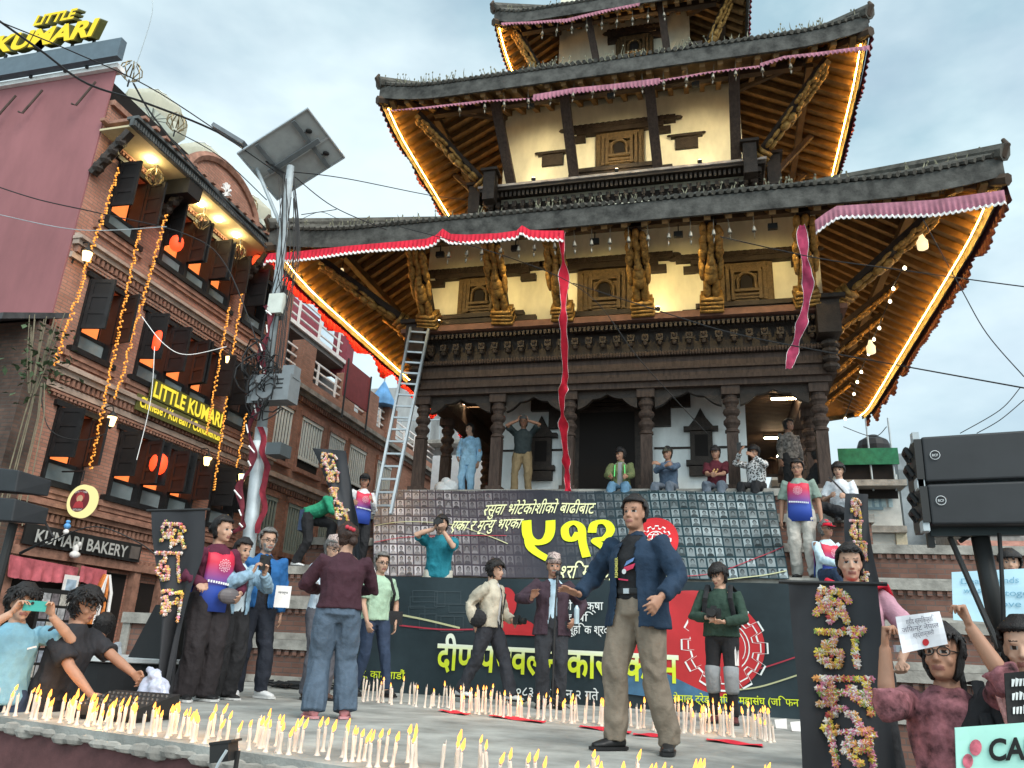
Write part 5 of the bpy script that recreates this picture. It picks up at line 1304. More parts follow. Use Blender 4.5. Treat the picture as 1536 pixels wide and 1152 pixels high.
# ------------------------------------------------------------------ black banners with letters of flowers
M_banner = mat('charcoal_cloth', (.028, .029, .033), .7, noise_amt=.12, noise_scale=2, bump=.1, bscale=8)
PET = [mat('flower_pink', (.60, .22, .32), .7, noise_amt=.2), mat('flower_yellow', (.68, .52, .08), .7, noise_amt=.2), mat('flower_white', (.66, .60, .56), .7, noise_amt=.1), mat('flower_orange', (.62, .30, .10), .7, noise_amt=.2), mat('flower_red', (.48, .08, .08), .7, noise_amt=.2), mat('flower_green', (.22, .30, .08), .7, noise_amt=.2)]
GL = [  # stroke letters
 [[(.1, .7), (.2, .95), (.42, .85), (.35, .62), (.15, .55)], [(.15, .55), (.4, .5), (.55, .62)], [(0, .3), (.3, .4), (.5, .3)], [(.42, .1), (.6, .2), (.78, .42)], [(.5, .95), (.8, .85), (.98, .68)], [(.72, .6), (.85, .3), (.95, 0)]],
 [[(0, .95), (.5, .95), (1, .95)], [(.4, .9), (.4, .68), (.2, .6), (.22, .45)], [(.22, .47), (.05, .36), (.15, .2), (.38, .04), (.55, .1)], [(.36, .33), (.5, .42), (.56, .28)], [(.85, .9), (.85, .4), (.88, 0)]],
 [[(0, .95), (.5, .95), (1, .9)], [(.05, .72), (.3, .76), (.32, .6), (.12, .5)], [(.05, .3), (.3, .27), (.38, .42), (.15, .5)], [(.3, .55), (.6, .58)], [(.62, .75), (.68, .5), (.85, .32), (.92, .5), (.7, .62)], [(.9, .88), (.93, .5), (1, 0)]],
 [[(0, .62), (.5, .62), (1, .6)], [(.1, .64), (.12, .85), (.35, 1), (.6, .88), (.68, .7)], [(.16, .6), (.2, .3), (.27, 0)], [(.85, .6), (.9, .3), (1, 0)], [(.4, .25), (.5, .45), (.66, .28), (.75, .42), (.84, .36)], [(.42, .25), (.58, .12), (.7, .03)]]]
def flower_banner(name, lb, left, right, Y, letters, fold=.03, seed=1, size=.02, dens=1., rod=None):
    """left/right: pixel polylines of the two edges, top to bottom, on the vertical plane at depth Y"""
    Lf = [at(*p, Y=Y) for p in bez(left, 8)]; Rt = [at(*p, Y=Y) for p in bez(right, 8)]
    def pick(P, t):
        x = t*(len(P)-1); i = min(int(x), len(P)-2); return P[i].lerp(P[i+1], x-i)
    rr = random.Random(seed)
    ph = rr.uniform(0, 6)
    def f(a, b, d=0):
        p = pick(Lf, b).lerp(pick(Rt, b), a); y = fold*(.25+b)*(math.sin(a*6.3+b*2.2+ph)+.5*math.sin(a*13+b*4.1)+.5*math.sin((a+b)*9+ph))*min(1, 6*b+.15)
        return p+Vector((0, y*1.0-d, 0))
    e = empty(name, lb, 'banner', (0, 0, 0), 0, 'black banners with flower letters')
    b = MB(); b.grid(lambda a, c: f(a, c), 26, 44); b.build('cloth', M_banner, e, True)
    if rod: b = MB(); b.tube([f(0, 0)+Vector((-.05, 0, .0)), f(1, 0)+Vector((.05, 0, .0))], .012, 6); b.build('rod', M_fix, e)
    # pixel -> (a,b): invert by search on the plane
    def inv(px, py):
        q = at(px, py, Y=Y); best = None
        for j in range(61):
            c = j/60; l, r_ = pick(Lf, c), pick(Rt, c); a = (q.x-l.x)/max(1e-6, (r_.x-l.x)); z = l.z+(r_.z-l.z)*a
            if best is None or abs(z-q.z) < best[0]: best = (abs(z-q.z), a, c)
        return best[1], best[2]
    for gi, (x0, y0, x1, y1) in letters:
        g = MB()
        for st_ in GL[gi]:
            Q = bez(st_, 14); acc = 0
            for i in range(1, len(Q)):
                for rep in range(max(1, int(2*dens))):
                    x = Q[i][0]+rr.uniform(-.025, .025); y = Q[i][1]+rr.uniform(-.02, .02)
                    a, c = inv(x0+(x1-x0)*x, y1+(y0-y1)*y)
                    if not (0.01 < a < .99): continue
                    p = f(a, c, .012); s_ = size*rr.uniform(.6, 1.15); ti = rr.choice([0, 0, 1, 1, 2, 2, 2, 3, 3, 4, 5])
                    n = len(g.v); a0 = rr.uniform(0, 6)
                    for k in range(10):
                        an = a0+k*math.pi/5; rad = s_*(1 if k % 2 == 0 else .6); g.v.append(p+Vector((rad*math.cos(an), -.006 if k % 2 else rr.uniform(-.016, -.002), rad*math.sin(an))))
                    g.v.append(p+Vector((0, -.02, 0)))
                    for k in range(10): g.face((n+k, n+(k+1) % 10, n+10), ti)
        g.build('flower_letter', PET, e)
    return e, f
flower_banner('flower_banner', 'large charcoal banner with four flower letters held up at the right front of the stage', [(1182, 873), (1188, 940), (1198, 1040), (1206, 1180), (1210, 1260)], [(1316, 876), (1322, 930), (1332, 1000), (1338, 1080), (1352, 1180), (1370, 1260)], 4.72,
    [(0, (1222, 883, 1272, 934)), (1, (1224, 944, 1291, 1000)), (2, (1221, 1014, 1304, 1070)), (3, (1236, 1064, 1308, 1146))], .05, 2, .021, 1.2, True)
flower_banner('flower_banner', 'tapering charcoal banner held by the woman in the maroon jacket at the left', [(227, 766), (233, 830), (243, 900), (246, 980), (243, 1052)], [(308, 764), (305, 830), (291, 885), (272, 960), (254, 1054)], 6.42,
    [(0, (243, 783, 278, 822)), (1, (236, 829, 272, 870)), (2, (246, 886, 273, 932))], .05, 5, .021, 1.3, True)
flower_banner('flower_banner', 'slanting charcoal banner hoisted against the brick house above the elderly man in a cap', [(468, 672), (482, 705), (497, 745), (508, 790), (520, 850)], [(519, 676), (521, 705), (528, 745), (541, 790), (545, 850)], 9.45,
    [(0, (482, 680, 506, 708)), (1, (493, 708, 510, 724)), (2, (490, 732, 508, 752)), (3, (500, 754, 522, 782))], .07, 7, .021, 1.2)
flower_banner('flower_banner', 'narrow charcoal banner standing behind the seated boy in the white shirt', [(1268, 740), (1266, 790), (1270, 840), (1276, 880)], [(1302, 741), (1304, 790), (1310, 840), (1320, 882)], 8.9,
    [(0, (1276, 748, 1291, 775)), (1, (1274, 780, 1293, 808)), (2, (1280, 812, 1300, 840)), (3, (1280, 848, 1302, 878))], .04, 9, .018, 1.2)

# ------------------------------------------------------------------ candles
M_wax = mat('candle_wax', (.68, .57, .48), .5, noise_amt=.04)
M_wax.node_tree.nodes['Principled BSDF'].inputs['Subsurface Weight'].default_value = .25
M_wax.node_tree.nodes['Principled BSDF'].inputs['Subsurface Radius'].default_value = (.02, .01, .006)
M_flame = emat('candle_flame', (1, .36, .06), 1.9)
def candle_mesh(h, r, n=8):
    b = MB(); b.lathe((0, 0, 0), [(r*2.2, 0), (r*1.6, .005), (r*1.12, .016), (r, .04), (r*.95, h*.94), (r*.98, h*.97), (r*.6, h)], n)
    for q in range(4): a = q*1.9+h*40; b.ell((r*.9*math.cos(a), r*.9*math.sin(a), h*(.62+.09*q)), .003, .003, .02+.006*q, nu=5, nv=4); b.tube([(0, 0, h), (.001, 0, h+.012)], .0018, 4)
    return b.mesh('candle', M_wax, True)
def flame_mesh(s, n=7):
    b = MB(); b.lathe((0, 0, 0), [(.002*s, 0), (.0085*s, .010*s), (.0095*s, .018*s), (.006*s, .034*s), (.002*s, .05*s)], n); return b.mesh('flame', M_flame, True)
hs_ = [.08, .105, .125, .142]; cms = [candle_mesh(h, .0092) for h in hs_]; fms = [flame_mesh(s) for s in (.9, 1.1)]
rr = random.Random(12)
def put_candle(x, y, lit, lb, gr, hmul=1., wind=.25):
    i = rr.randrange(4); o = bpy.data.objects.new('candle', cms[i]); col.objects.link(o); o.location = (x, y, 0); o.rotation_euler = (rr.uniform(-.09, .09), rr.uniform(-.09, .09), rr.uniform(0, 6)); o.scale = (1, 1, hmul*rr.uniform(.9, 1.08))
    tag(o, lb, 'candle', gr)
    if lit:
        f = bpy.data.objects.new('flame', rr.choice(fms)); col.objects.link(f); f.parent = o; f.location = (0, 0, hs_[i]+.006); f.rotation_euler = (rr.uniform(-.2, .2), rr.uniform(-.1, .1)+wind, 0); f.rotation_mode = 'XYZ'
        o.rotation_euler[2] = rr.uniform(-.3, .3); f.scale = (rr.uniform(.8, 1.2), rr.uniform(.8, 1.2), rr.uniform(.7, 1.25)/hmul)
        if len(placed) % 5 == 0: lamp('candle_light', o, (0, 0, hs_[i]+.05), .45, (1, .50, .16), .012)
placed = []
def spaced(x, y, dm):
    for p in placed:
        if (p[0]-x)**2+(p[1]-y)**2 < dm*dm: return False
    placed.append((x, y)); return True
k = 0
for i in range(900):
    x = rr.uniform(-5.15, .35); 
    if x > -2.6 and rr.random() < .15: continue
    y = SE(x)+.06+(rr.random()**1.6)*.29
    if not spaced(x, y, .034): continue
    put_candle(x, y, rr.random() < .93, 'lit white candle standing on the front edge of the stage', 'candles along the front edge of the stage', 1.0)
    k += 1
    if k >= 150: break
path = bez([(531, 1052), (640, 1062), (760, 1076), (900, 1088), (1000, 1098), (1090, 1104), (1168, 1116)], 12)
k = 0; G = [at(px, py, Z=0) for px, py in path]
for i in range(1500):
    t = rr.random(); j = min(int(t*(len(G)-1)), len(G)-2); p = G[j].lerp(G[j+1], t*(len(G)-1)-j); x, y = p.x+rr.uniform(-.05, .05), p.y-.08+rr.uniform(0, .42)
    if not spaced(x, y, .05): continue
    lit = rr.random() < (.25 if x < -1.6 else .8)
    put_candle(x, y, lit, 'lit white candle in the back row before the dark banner' if lit else 'unlit white candle in the back row before the dark banner', 'lit candles in the back row' if lit else 'unlit candles in the back row', 1.45, -.05)
    k += 1
    if k >= 145: break
for a, c, lb in (((660, 1066), (700, 1072), 'leftmost red cloth strip under the back row of candles'), ((735, 1074), (815, 1084), 'second red cloth strip from the left under the candles'), ((870, 1090), (945, 1100), 'red cloth strip behind the man in the navy jacket'), ((950, 1102), (1010, 1106), 'red cloth strip right of the man in the navy jacket'), ((1060, 1110), (1145, 1120), 'rightmost red cloth strip under the candles')):
    p, q = at(*a, Z=.006), at(*c, Z=.006); b = MB(); nn = Vector((0, 1, 0))
    b.grid(lambda u, v: p.lerp(q, u)+nn*(.20*v-.06)+Vector((0, 0, .004+.006*math.sin(u*9+v*4))), 14, 5); tag(b.build('red_cloth', M_red, smooth=True), lb, 'cloth')

# ------------------------------------------------------------------ street pole with the solar panel
p0, p1 = at(375, 800, Y=10), at(436, 250, Y=10); dd = (p1-p0)/(p1.z-p0.z)
base = p0+dd*(-.85-p0.z)
e = empty('street_pole', 'galvanised street light pole with a solar panel, a side lamp and tangled cables', 'street light', base)
pl = lambda p: Vector(p)-base
b = MB(); b.tube([pl(base), pl(p0+dd*.0), pl(p0+dd*1.6)], [.105, .10, .095], 14); b.tube([pl(p0+dd*1.6), pl(p1)], [.08, .065], 14); b.build('pole', M_steel, e, True)
b = MB(); q = at(386, 690, Y=10); b.tube([pl(q+dd*.0), pl(q+dd*.28)], .106, 14); b.build('pale_band', mat('pale_band', (.60, .63, .64), .6), e, True)
ax, ay, az = CAMROT @ Vector((1, 0, 0)), CAMROT @ Vector((0, 1, 0)), -(CAMROT @ Vector((0, 0, 1)))
pc = at(438, 233, Y=10); s_ = (pc-CAMPOS).dot(az)/FPX
va = (ax*104+ay*60)*s_+az*(-.145); vb = (ax*41-ay*54)*s_+az*.62; vn = va.cross(vb).normalized()
if vn.z < 0: vn = -vn
def panel_pt(u, v, d): return pl(pc+va*u+vb*v+vn*d)
b = MB()
b.hexa([panel_pt(u, v, d) for d in (0, .03) for u, v in ((-.5, -.5), (.5, -.5), (.5, .5), (-.5, .5))]); o = b.build('solar_panel', mat('panel_back', (.34, .35, .345), .5, noise_amt=.08), e)
b = MB()
for (u0, v0, u1, v1) in ((-.52, -.52, .52, -.50), (-.52, .50, .52, .52), (-.52, -.5, -.505, .5), (.505, -.5, .52, .5)): b.hexa([panel_pt(u, v, d) for d in (-.03, .035) for u, v in ((u0, v0), (u1, v0), (u1, v1), (u0, v1))])
b.hexa([panel_pt(u, v, d) for d in (-.012, -.001) for u, v in ((-.5, .05), (.5, .05), (.5, .09), (-.5, .09))])
b.build('panel_frame', M_alu, o)
b = MB()
for u in (-.25, .28): b.hexa([panel_pt(x, v, d) for d in (-.07, -.031) for x, v in ((u-.025, -.48), (u+.025, -.48), (u+.025, .5), (u-.025, .5))])
b.hexa([panel_pt(x, v, d) for d in (-.12, -.071) for x, v in ((-.35, -.04), (.4, -.04), (.4, .04), (-.35, .04))]); b.build('panel_bracket', mat('bracket_grey', (.12, .13, .135), .6), o)
b = MB()
for u, v in ((.36, -.2), (.36, .27)): q = panel_pt(u, v, -.04); b.ell(q, .06, .06, .03); b.tube([q, q+Vector((-.12, 0, -.02))], .01, 4)
b.build('cable_socket', M_fix, o)
la, lb2 = at(424, 345, Y=10), at(372, 222, Y=9.9)
b = MB(); b.tube([pl(la), pl(lb2)], .032, 8); b.build('lamp_arm', M_steel, e)
h0, h1 = at(370, 220, Y=9.9), at(324, 192, Y=9.85); b = MB(); b.bar(pl(h0), pl(h1), .26, .07, up=(0, 0, 1)); o = b.build('lamp_head', mat('lamp_head_grey', (.14, .15, .16), .5), e)
b = MB(); b.bar(pl(h0.lerp(h1, .15))+Vector((0, 0, -.04)), pl(h0.lerp(h1, .9))+Vector((0, 0, -.04)), .2, .02); b.build('lamp_lens', mat('dim_lens', (.09, .09, .1), .3), o)
for (px, py), sz, lb in (((414, 585), (.62, .3, .42), 'grey_box'), ((416, 457), (.26, .14, .34), 'pale_box'), ((388, 586), (.22, .2, .45), 'small_grey_box'), ((418, 676), (.24, .3, .18), 'small_loudspeaker'), ((437, 560), (.2, .2, .2), 'top_box')):
    p = at(px, py, Y=9.85); b = MB(); b.cbox(pl(p), *sz); 
    if lb == 'grey_box':
        for k in range(3): b.cbox(pl(p)+Vector((.14, -.153, .12-.07*k)), .12, .006, .02, mi=1)
    b.build('junction_box' if 'box' in lb else 'loudspeaker', [mat(lb+'_paint', {'pale_box': (.50, .52, .47), 'small_loudspeaker': (.06, .07, .075)}.get(lb, (.17, .185, .195)), .5, noise_amt=.08), M_fix], e)
b = MB(); rr = random.Random(5)
for i in range(26):                           # cable tangle on the pole
    c = at(395+rr.gauss(0, 9), 568+rr.gauss(0, 22), Y=9.78); r = rr.uniform(.1, .3); a0 = rr.uniform(0, 6)
    b.tube([pl(c)+Vector((r*.8*math.cos(a0+k*.5), -.05+.1*math.sin(k+i), r*1.3*math.sin(a0+k*.5))) for k in range(rr.randrange(7, 14))], rr.uniform(.008, .014), 5)
for i in range(16):
    x0, x1 = rr.uniform(418, 450), rr.uniform(385, 425); b.tube([pl(at(x, y, Y=9.85)) for x, y in bez([(x0, rr.uniform(255, 300)), (x0+rr.uniform(-12, 12), 380), (x1+12, 470), (x1, rr.uniform(530, 600))], 5)], .008, 4)
b.build('cable_tangle', M_black, e)
# cloth wound round the pole
b = MB(); c = MB(); rr = random.Random(9); n = 60
cl = bez([(398, 458), (402, 500), (394, 560), (384, 620), (376, 680), (368, 720), (360, 775), (356, 800)], 10)
e2 = empty('pole_cloth', 'maroon cloth with white trim wound along the street pole', 'cloth', (0, 0, 0))
Q = [at(px, py, Y=9.8) for px, py in cl]
for i, p in enumerate(Q):
    w_ = .045+.025*math.sin(i*.5); off_ = .07*math.sin(i*.33)
    for s in (-1, -.3, .4, 1): b.v.append(p+Vector((s*w_+off_, -.03*math.sin(s*3+i*.7), 0)))
for i in range(len(Q)-1):
    for j in range(3): k = i*4+j; b.face((k, k+1, k+5, k+4))
for i in range(3, len(Q)-2, 5):
    a = b.v[i*4].lerp(b.v[i*4+3], .15); d = b.v[(i+2)*4+3].lerp(b.v[(i+2)*4], .15); c.tube([a+Vector((0, -.05, 0)), d+Vector((0, -.05, 0))], .012, 4)
b.build('cloth', M_maroon, e2, True); c.build('white_cord', M_hem, e2)
cl = bez([(384, 640), (392, 690), (390, 740), (382, 800)], 10); b = MB(); Q = [at(px+6, py, Y=9.9) for px, py in cl]
for i, p in enumerate(Q):
    for s in (-1, 0, 1): b.v.append(p+Vector((s*.05+.03*math.sin(i*.6), .02*math.sin(s*3+i), 0)))
for i in range(len(Q)-1):
    for j in range(2): k = i*3+j; b.face((k, k+1, k+4, k+3))
tag(b.build('pole_cloth', mat('dull_red_cloth', (.20, .018, .03), .85, noise_amt=.25), smooth=True), 'narrow red cloth hanging down the right side of the street pole', 'cloth')

# ------------------------------------------------------------------ overhead cables
def cable(pts, r, lb, m_=None):
    P = [at(px, py, Y=Y) for px, py, Y in pts]; Q = bez([tuple(p) for p in P], 8); b = MB(); b.tube(Q, r*.75, 5); tag(b.build('overhead_cable', m_ or M_black), lb, 'cable')
cable([(-20, 18, 7), (60, 75, 7.6), (130, 125, 8.2), (220, 155, 8.8), (330, 200, 9.6), (430, 262, 10)], .026, 'thick black cable crossing the rooftop letters to the pole')
cable([(-20, 25, 7), (110, 78, 7.8), (240, 140, 8.8), (420, 262, 9.9)], .014, 'thinner black cable just above the thick one')
cable([(200, 125, 8.6), (230, 175, 8.9), (300, 260, 9.4), (400, 372, 9.9)], .022, 'black cable running down along the brick house eave')
cable([(260, 195, 9), (330, 235, 9.4), (400, 300, 9.8)], .012, 'thin cable passing in front of the curved gable')
cable([(-10, 278, 8), (60, 300, 8.2), (150, 320, 8.6), (280, 352, 9.3), (340, 400, 9.6), (395, 540, 9.8)], .013, 'dark cable sagging across the red side wall')
cable([(-10, 320, 8), (120, 345, 8.4), (250, 340, 9)], .009, 'pale thin cable low across the red side wall', M_steel)
cable([(200, 110, 8.4), (228, 20, 8.4), (222, -20, 8.4)], .010, 'thin antenna wire rising from the roof corner', M_steel)
cable([(440, 258, 10), (520, 268, 11), (640, 292, 13), (700, 300, 14.2)], .012, 'cable from the pole top to the middle roof of the temple')
cable([(442, 265, 10), (500, 310, 10.6), (580, 345, 11.4)], .012, 'cable from the pole down to the lowest temple eave')
cable([(452, 322, 10), (500, 315, 10.4), (503, 314, 10.5)], .010, 'short cable stub beside the pole')
cable([(450, 330, 10), (480, 318, 10.2), (506, 328, 10.4)], .007, 'loose looped wire beside the pole')
cable([(860, 425, 11.6), (1000, 470, 11.6), (1100, 500, 11.4), (1250, 530, 11), (1370, 552, 10.4), (1536, 582, 9.6)], .013, 'cable crossing from the temple front to the right edge')
cable([(600, 340, 11.5), (760, 385, 11.6), (880, 440, 11.6), (960, 540, 12), (1060, 650, 13)], .010, 'thin wire drooping diagonally across the temple front')
cable([(1080, 355, 11.4), (1220, 386, 11.3), (1330, 402, 11.2), (1460, 420, 11), (1536, 430, 10.8)], .012, 'upper cable from the temple eave to the right edge')
cable([(1385, 330, 11.6), (1440, 430, 11.4), (1480, 500, 11.2), (1536, 565, 11)], .010, 'thin wire hanging from the right corner of the eave')
cable([(1530, 582, 9.6), (1500, 615, 9.6), (1440, 650, 9.7)], .007, 'thin wire branching downwards at the right edge')
cable([(1536, 600, 9.6), (1500, 630, 9.6), (1465, 650, 9.7)], .007, 'lowest thin wire at the right edge')
cable([(60, 560, 8.3), (72, 640, 8.4), (120, 660, 8.8), (160, 650, 9.3)], .010, 'wire hanging from the dark old wall', M_black)
cable([(232, 520, 9.3), (226, 600, 9.3), (205, 690, 9.3)], .007, 'pale string hanging in front of the glowing sign', M_hem)
cable([(213, 475, 9.4), (245, 515, 9.4), (280, 532, 9.6), (340, 520, 9.8)], .009, 'pale wire looping under the red lantern', M_hem)
cable([(60, 820, 8.6), (140, 790, 8.9), (210, 815, 9.2), (240, 840, 9.3)], .012, 'dark wire drooping under the round sign')
cable([(1265, 640, 15), (1310, 655, 15), (1330, 640, 15)], .01, 'short wire behind the right temple corner')
# ------------------------------------------------------------------ people
_cnt = [0]
def remesh(mb, vox, smooth=3, keep=True):
    """weld overlapping closed pieces into one continuous skin; returns (verts, faces)"""
    me = mb.mesh('shape', [], False); o = bpy.data.objects.new('shape', me); col.objects.link(o)
    m = o.modifiers.new('r', 'REMESH'); m.mode = 'VOXEL'; m.voxel_size = vox
    if smooth:
        s = o.modifiers.new('s', 'SMOOTH'); s.factor = .5; s.iterations = smooth
    dg = bpy.context.evaluated_depsgraph_get(); ev = o.evaluated_get(dg); r = ev.to_mesh()
    vs = [v.co.copy() for v in r.vertices]; fs = [tuple(p.vertices) for p in r.polygons]; nn = [v.normal.copy() for v in r.vertices]
    ev.to_mesh_clear(); bpy.data.objects.remove(o); bpy.data.meshes.remove(me)
    return vs, fs, nn
def mesh_from(name, vs, fs, mats, mi=None, smooth=True):
    me = bpy.data.meshes.new(name); me.from_pydata([tuple(v) for v in vs], [], fs)
    for m in (mats if isinstance(mats, (list, tuple)) else [mats]): me.materials.append(m)
    if mi: me.polygons.foreach_set('material_index', mi)
    if smooth: me.polygons.foreach_set('use_smooth', [True]*len(fs))
    me.update(); return me
def link_part(name, me, parent):
    o = bpy.data.objects.new(name, me); col.objects.link(o); o.parent = parent; return o
def wrinkle(vs, nn, amp, sc, seed, focus=()):
    out = []
    for v, n in zip(vs, nn):
        q = Vector((v.x*sc, v.y*sc, v.z*sc*.55+seed*3.7)); a = noise.noise(q)
        k = 1.
        for f, r, g in focus: 
            d = (v-f).length
            if d < r: k += g*(1-d/r)
        rid = 1-abs(noise.noise(q*1.7+Vector((7, 3, 1))))*2
        out.append(v+n*amp*(a*.9+.6*max(0, rid)-.2)*k)
    return out
def ik(a, t, l1, l2, hint):
    d = t-a; L_ = d.length; mx = (l1+l2)*.995
    if L_ > mx: t = a+d*(mx/L_); d = t-a; L_ = mx
    c = (l1*l1-l2*l2+L_*L_)/(2*L_); h = math.sqrt(max(0, l1*l1-c*c)); u = d/L_
    hv = Vector(hint)-u*Vector(hint).dot(u)
    if hv.length < 1e-4: hv = u.orthogonal()
    return a+u*c+hv.normalized()*h, t
SKIN = lambda n, c: mat('skin_'+n, c, .55, spec=.3, noise_amt=.05, noise_scale=12)
SK_A = SKIN('warm_brown', (.33, .175, .115)); SK_B = SKIN('tan', (.42, .25, .175)); SK_C = SKIN('deep_brown', (.25, .125, .08))
M_lip = mat('lip', (.24, .10, .08), .5, noise_amt=0); M_eyew = mat('eye_white', (.30, .27, .25), .4, noise_amt=0); M_pupil = mat('pupil', (.012, .009, .008), .3, noise_amt=0)
M_hair = mat('black_hair', (.012, .010, .010), .5, noise_amt=.3, noise_scale=30, stretch=(3, 3, .5), bump=.5, bscale=60); M_hairg = mat('greying_hair', (.11, .105, .10), .6, noise_amt=.4, noise_scale=40); M_hairb = mat('dark_brown_hair', (.030, .016, .012), .5, noise_amt=.3, noise_scale=30, bump=.5, bscale=60)
M_beard = mat('grey_beard', (.26, .24, .22), .7, noise_amt=.3, noise_scale=60); M_mous = mat('dark_moustache', (.03, .022, .02), .7, noise_amt=.2)
M_shoe = mat('black_shoe', (.014, .014, .015), .45, noise_amt=.15); M_sole = mat('pale_sole', (.55, .55, .54), .6, noise_amt=.05)
HEAD = [(-.120, .018, .070, .005), (-.112, .036, .080, .010), (-.095, .048, .087, .030), (-.070, .056, .089, .055), (-.040, .063, .086, .078), (-.005, .069, .082, .093), (.035, .073, .086, .098), (.070, .068, .078, .092), (.097, .050, .055, .068), (.114, .026, .027, .036), (.119, .006, .006, .012)]
def head_ring(b, M_, c, grow=0., lo=0):
    n = 18; base = len(b.v); H = HEAD[lo:]
    for z, w_, f, bk in H:
        for k in range(n):
            a = 2*math.pi*k/n; ca, sa = math.cos(a), math.sin(a)
            x = (w_+grow)*math.copysign(abs(ca)**.9, ca); y = -(f+grow)*abs(sa)**.95 if sa > 0 else (bk+grow)*abs(sa)**.95
            b.v.append(c+M_ @ Vector((x, y, z+(grow if z > .1 else 0))))
    for i in range(len(H)-1):
        for k in range(n): a = base+i*n+k; d = base+i*n+(k+1) % n; b.face((a, a+n, d+n, d))
    b.face([base+k for k in range(n)]); e = base+(len(H)-1)*n; b.face([e+k for k in reversed(range(n))])
def person(lb, pos, rz, H=1.70, P=None, skin=SK_A, top=None, top_m=None, legs='slim', leg_m=None, shoe_m=None, hair='short', hair_m=None, vox=.010, seed=1, face=None, under_m=None, extra=None, build=1.0, skirt=0.):
    """P: pose in metres for a 1.70 m figure; x to the figure's left, -y forward, z up, ankles near z=.07"""
    P = P or {}; rr = random.Random(seed); s = H/1.70
    root = empty('person', lb, 'person', pos, rz)
    root.scale = (s, s, s)
    g = lambda k, d: P.get(k, d)
    pel = Vector(g('pelvis', (0, 0, .93))); che = pel+Vector(g('chest', (0, -.01, .33))); nek = che+Vector(g('neck', (0, .0, .17)))
    tw = R(g('twist', 0)); sx = Vector((math.cos(tw), math.sin(tw), g('shrug', 0.)))
    up_ = (che-pel).normalized(); fwd = sx.cross(up_); fwd = Vector((sx.cross(Vector((0, 0, 1)))))   # towards -y
    shw = .178*build
    shL, shR = che+sx*shw+Vector((0, .0, .10)), che-sx*shw+Vector((0, .0, .10))
    hx = Vector((math.cos(tw*.3), math.sin(tw*.3), 0)); hipL, hipR = pel+hx*.09+Vector((0, 0, -.03)), pel-hx*.09+Vector((0, 0, -.03))
    fL, fR = Vector(g('footL', (.10, 0, .075))), Vector(g('footR', (-.10, 0, .075)))
    kL, fL = ik(hipL, fL, .42, .42, g('kneeL', (.1, -1, 0))); kR, fR = ik(hipR, fR, .42, .42, g('kneeR', (-.1, -1, 0)))
    hL, hR = Vector(g('handL', (.24, -.05, .80))), Vector(g('handR', (-.24, -.05, .80)))
    eL, hL = ik(shL, hL, .285, .25, g('elbowL', (.5, .8, -.3))); eR, hR = ik(shR, hR, .285, .25, g('elbowR', (-.5, .8, -.3)))
    hc = nek+Vector(g('head', (0, -.025, .155))); hy, hp, hr = (R(a) for a in g('look', (0, 0, 0)))
    MH = (Matrix.Rotation(hy, 3, 'Z') @ Matrix.Rotation(hp, 3, 'X') @ Matrix.Rotation(hr, 3, 'Y'))
    # ---- body: one skin
    b = MB(); bd = build
    spine = [pel+Vector((0, 0, -.10)), pel, pel.lerp(che, .45), che, che+Vector((0, 0, .10)), nek, nek+Vector((0, -.005, .03))]
    b.tube(spine, [(.13*bd, .09), (.155*bd, .105*bd), (.135*bd, .10*bd), (.155*bd, .105*bd), (.14*bd, .085), (.062, .06), (.054, .056)], 14, side=sx)
    b.tube([nek+Vector((0, .01, -.05)), hc+MH @ Vector((0, .03, -.06))], [.058, .052], 10)
    for sh, el, ha in ((shL, eL, hL), (shR, eR, hR)):
        b.tube([sh-(sh-che)*.25, sh, sh.lerp(el, .5), el, el.lerp(ha, .35), ha], [.05, .052, .046, .039, .038, .026], 10)
    for hp_, kn, ft in ((hipL, kL, fL), (hipR, kR, fR)):
        b.tube([hp_+Vector((0, 0, .05)), hp_.lerp(kn, .4), kn, kn.lerp(ft, .35), ft], [.085, .075, .055, .052, .036], 10)
    for ft, kn, tn in ((fL, kL, g('toeL', 12)), (fR, kR, g('toeR', -12))):
        d = Vector((math.sin(R(tn)), -math.cos(R(tn)), 0)); b.tube([ft+Vector((0, .0, -.01)), ft+d*.06+Vector((0, 0, -.035)), ft+d*.15+Vector((0, 0, -.05))], [.035, .036, .026], 8)
    fing = []
    for side, ha, el in ((1, hL, eL), (-1, hR, eR)):
        k = 'L' if side > 0 else 'R'
        d = (ha-el).normalized(); aim = g('hand_dir'+k, None)
        if aim: d = Vector(aim).normalized()
        pn = Vector(g('palm'+k, (-side, .2, 0))); pn = (pn-d*pn.dot(d)); pn = pn.normalized() if pn.length > 1e-3 else d.orthogonal()
        ac = d.cross(pn)*side*-1                      # towards the thumb edge
        curl = g('curl'+k, .35); w0 = ha+d*.01
        b.tube([w0, w0+d*.03, w0+d*.085], [(.030, .018), (.038, .017), (.040, .014)], 10, side=ac)
        for q, (off_, ln) in enumerate(((.030, .072), (.010, .082), (-.010, .076), (-.029, .060))):
            p0 = w0+d*.075+ac*off_; c1 = curl*(1+.1*q)
            d1 = (d*math.cos(c1)+pn*math.sin(c1)); d2 = (d*math.cos(c1*2.3)+pn*math.sin(c1*2.3)); sp = ac*off_*.35
            b.tube([p0, p0+d1*ln*.5+sp, p0+d1*ln*.5+d2*ln*.5+sp*1.5], [.0105, .0098, .008], 6)
        t0 = w0+d*.02+ac*.028; tc = g('thumb'+k, .5)
        td = (d*.7+ac*.75*(1-tc*.6)+pn*.5*tc).normalized(); td2 = (d*.85+ac*.25*(1-tc)+pn*.55*tc).normalized()
        b.tube([t0, t0+td*.04, t0+td*.04+td2*.035], [.014, .0115, .009], 6)
    head_ring(b, MH, hc)
    hp2 = lambda x, y, z: hc+MH @ Vector((x, y, z))
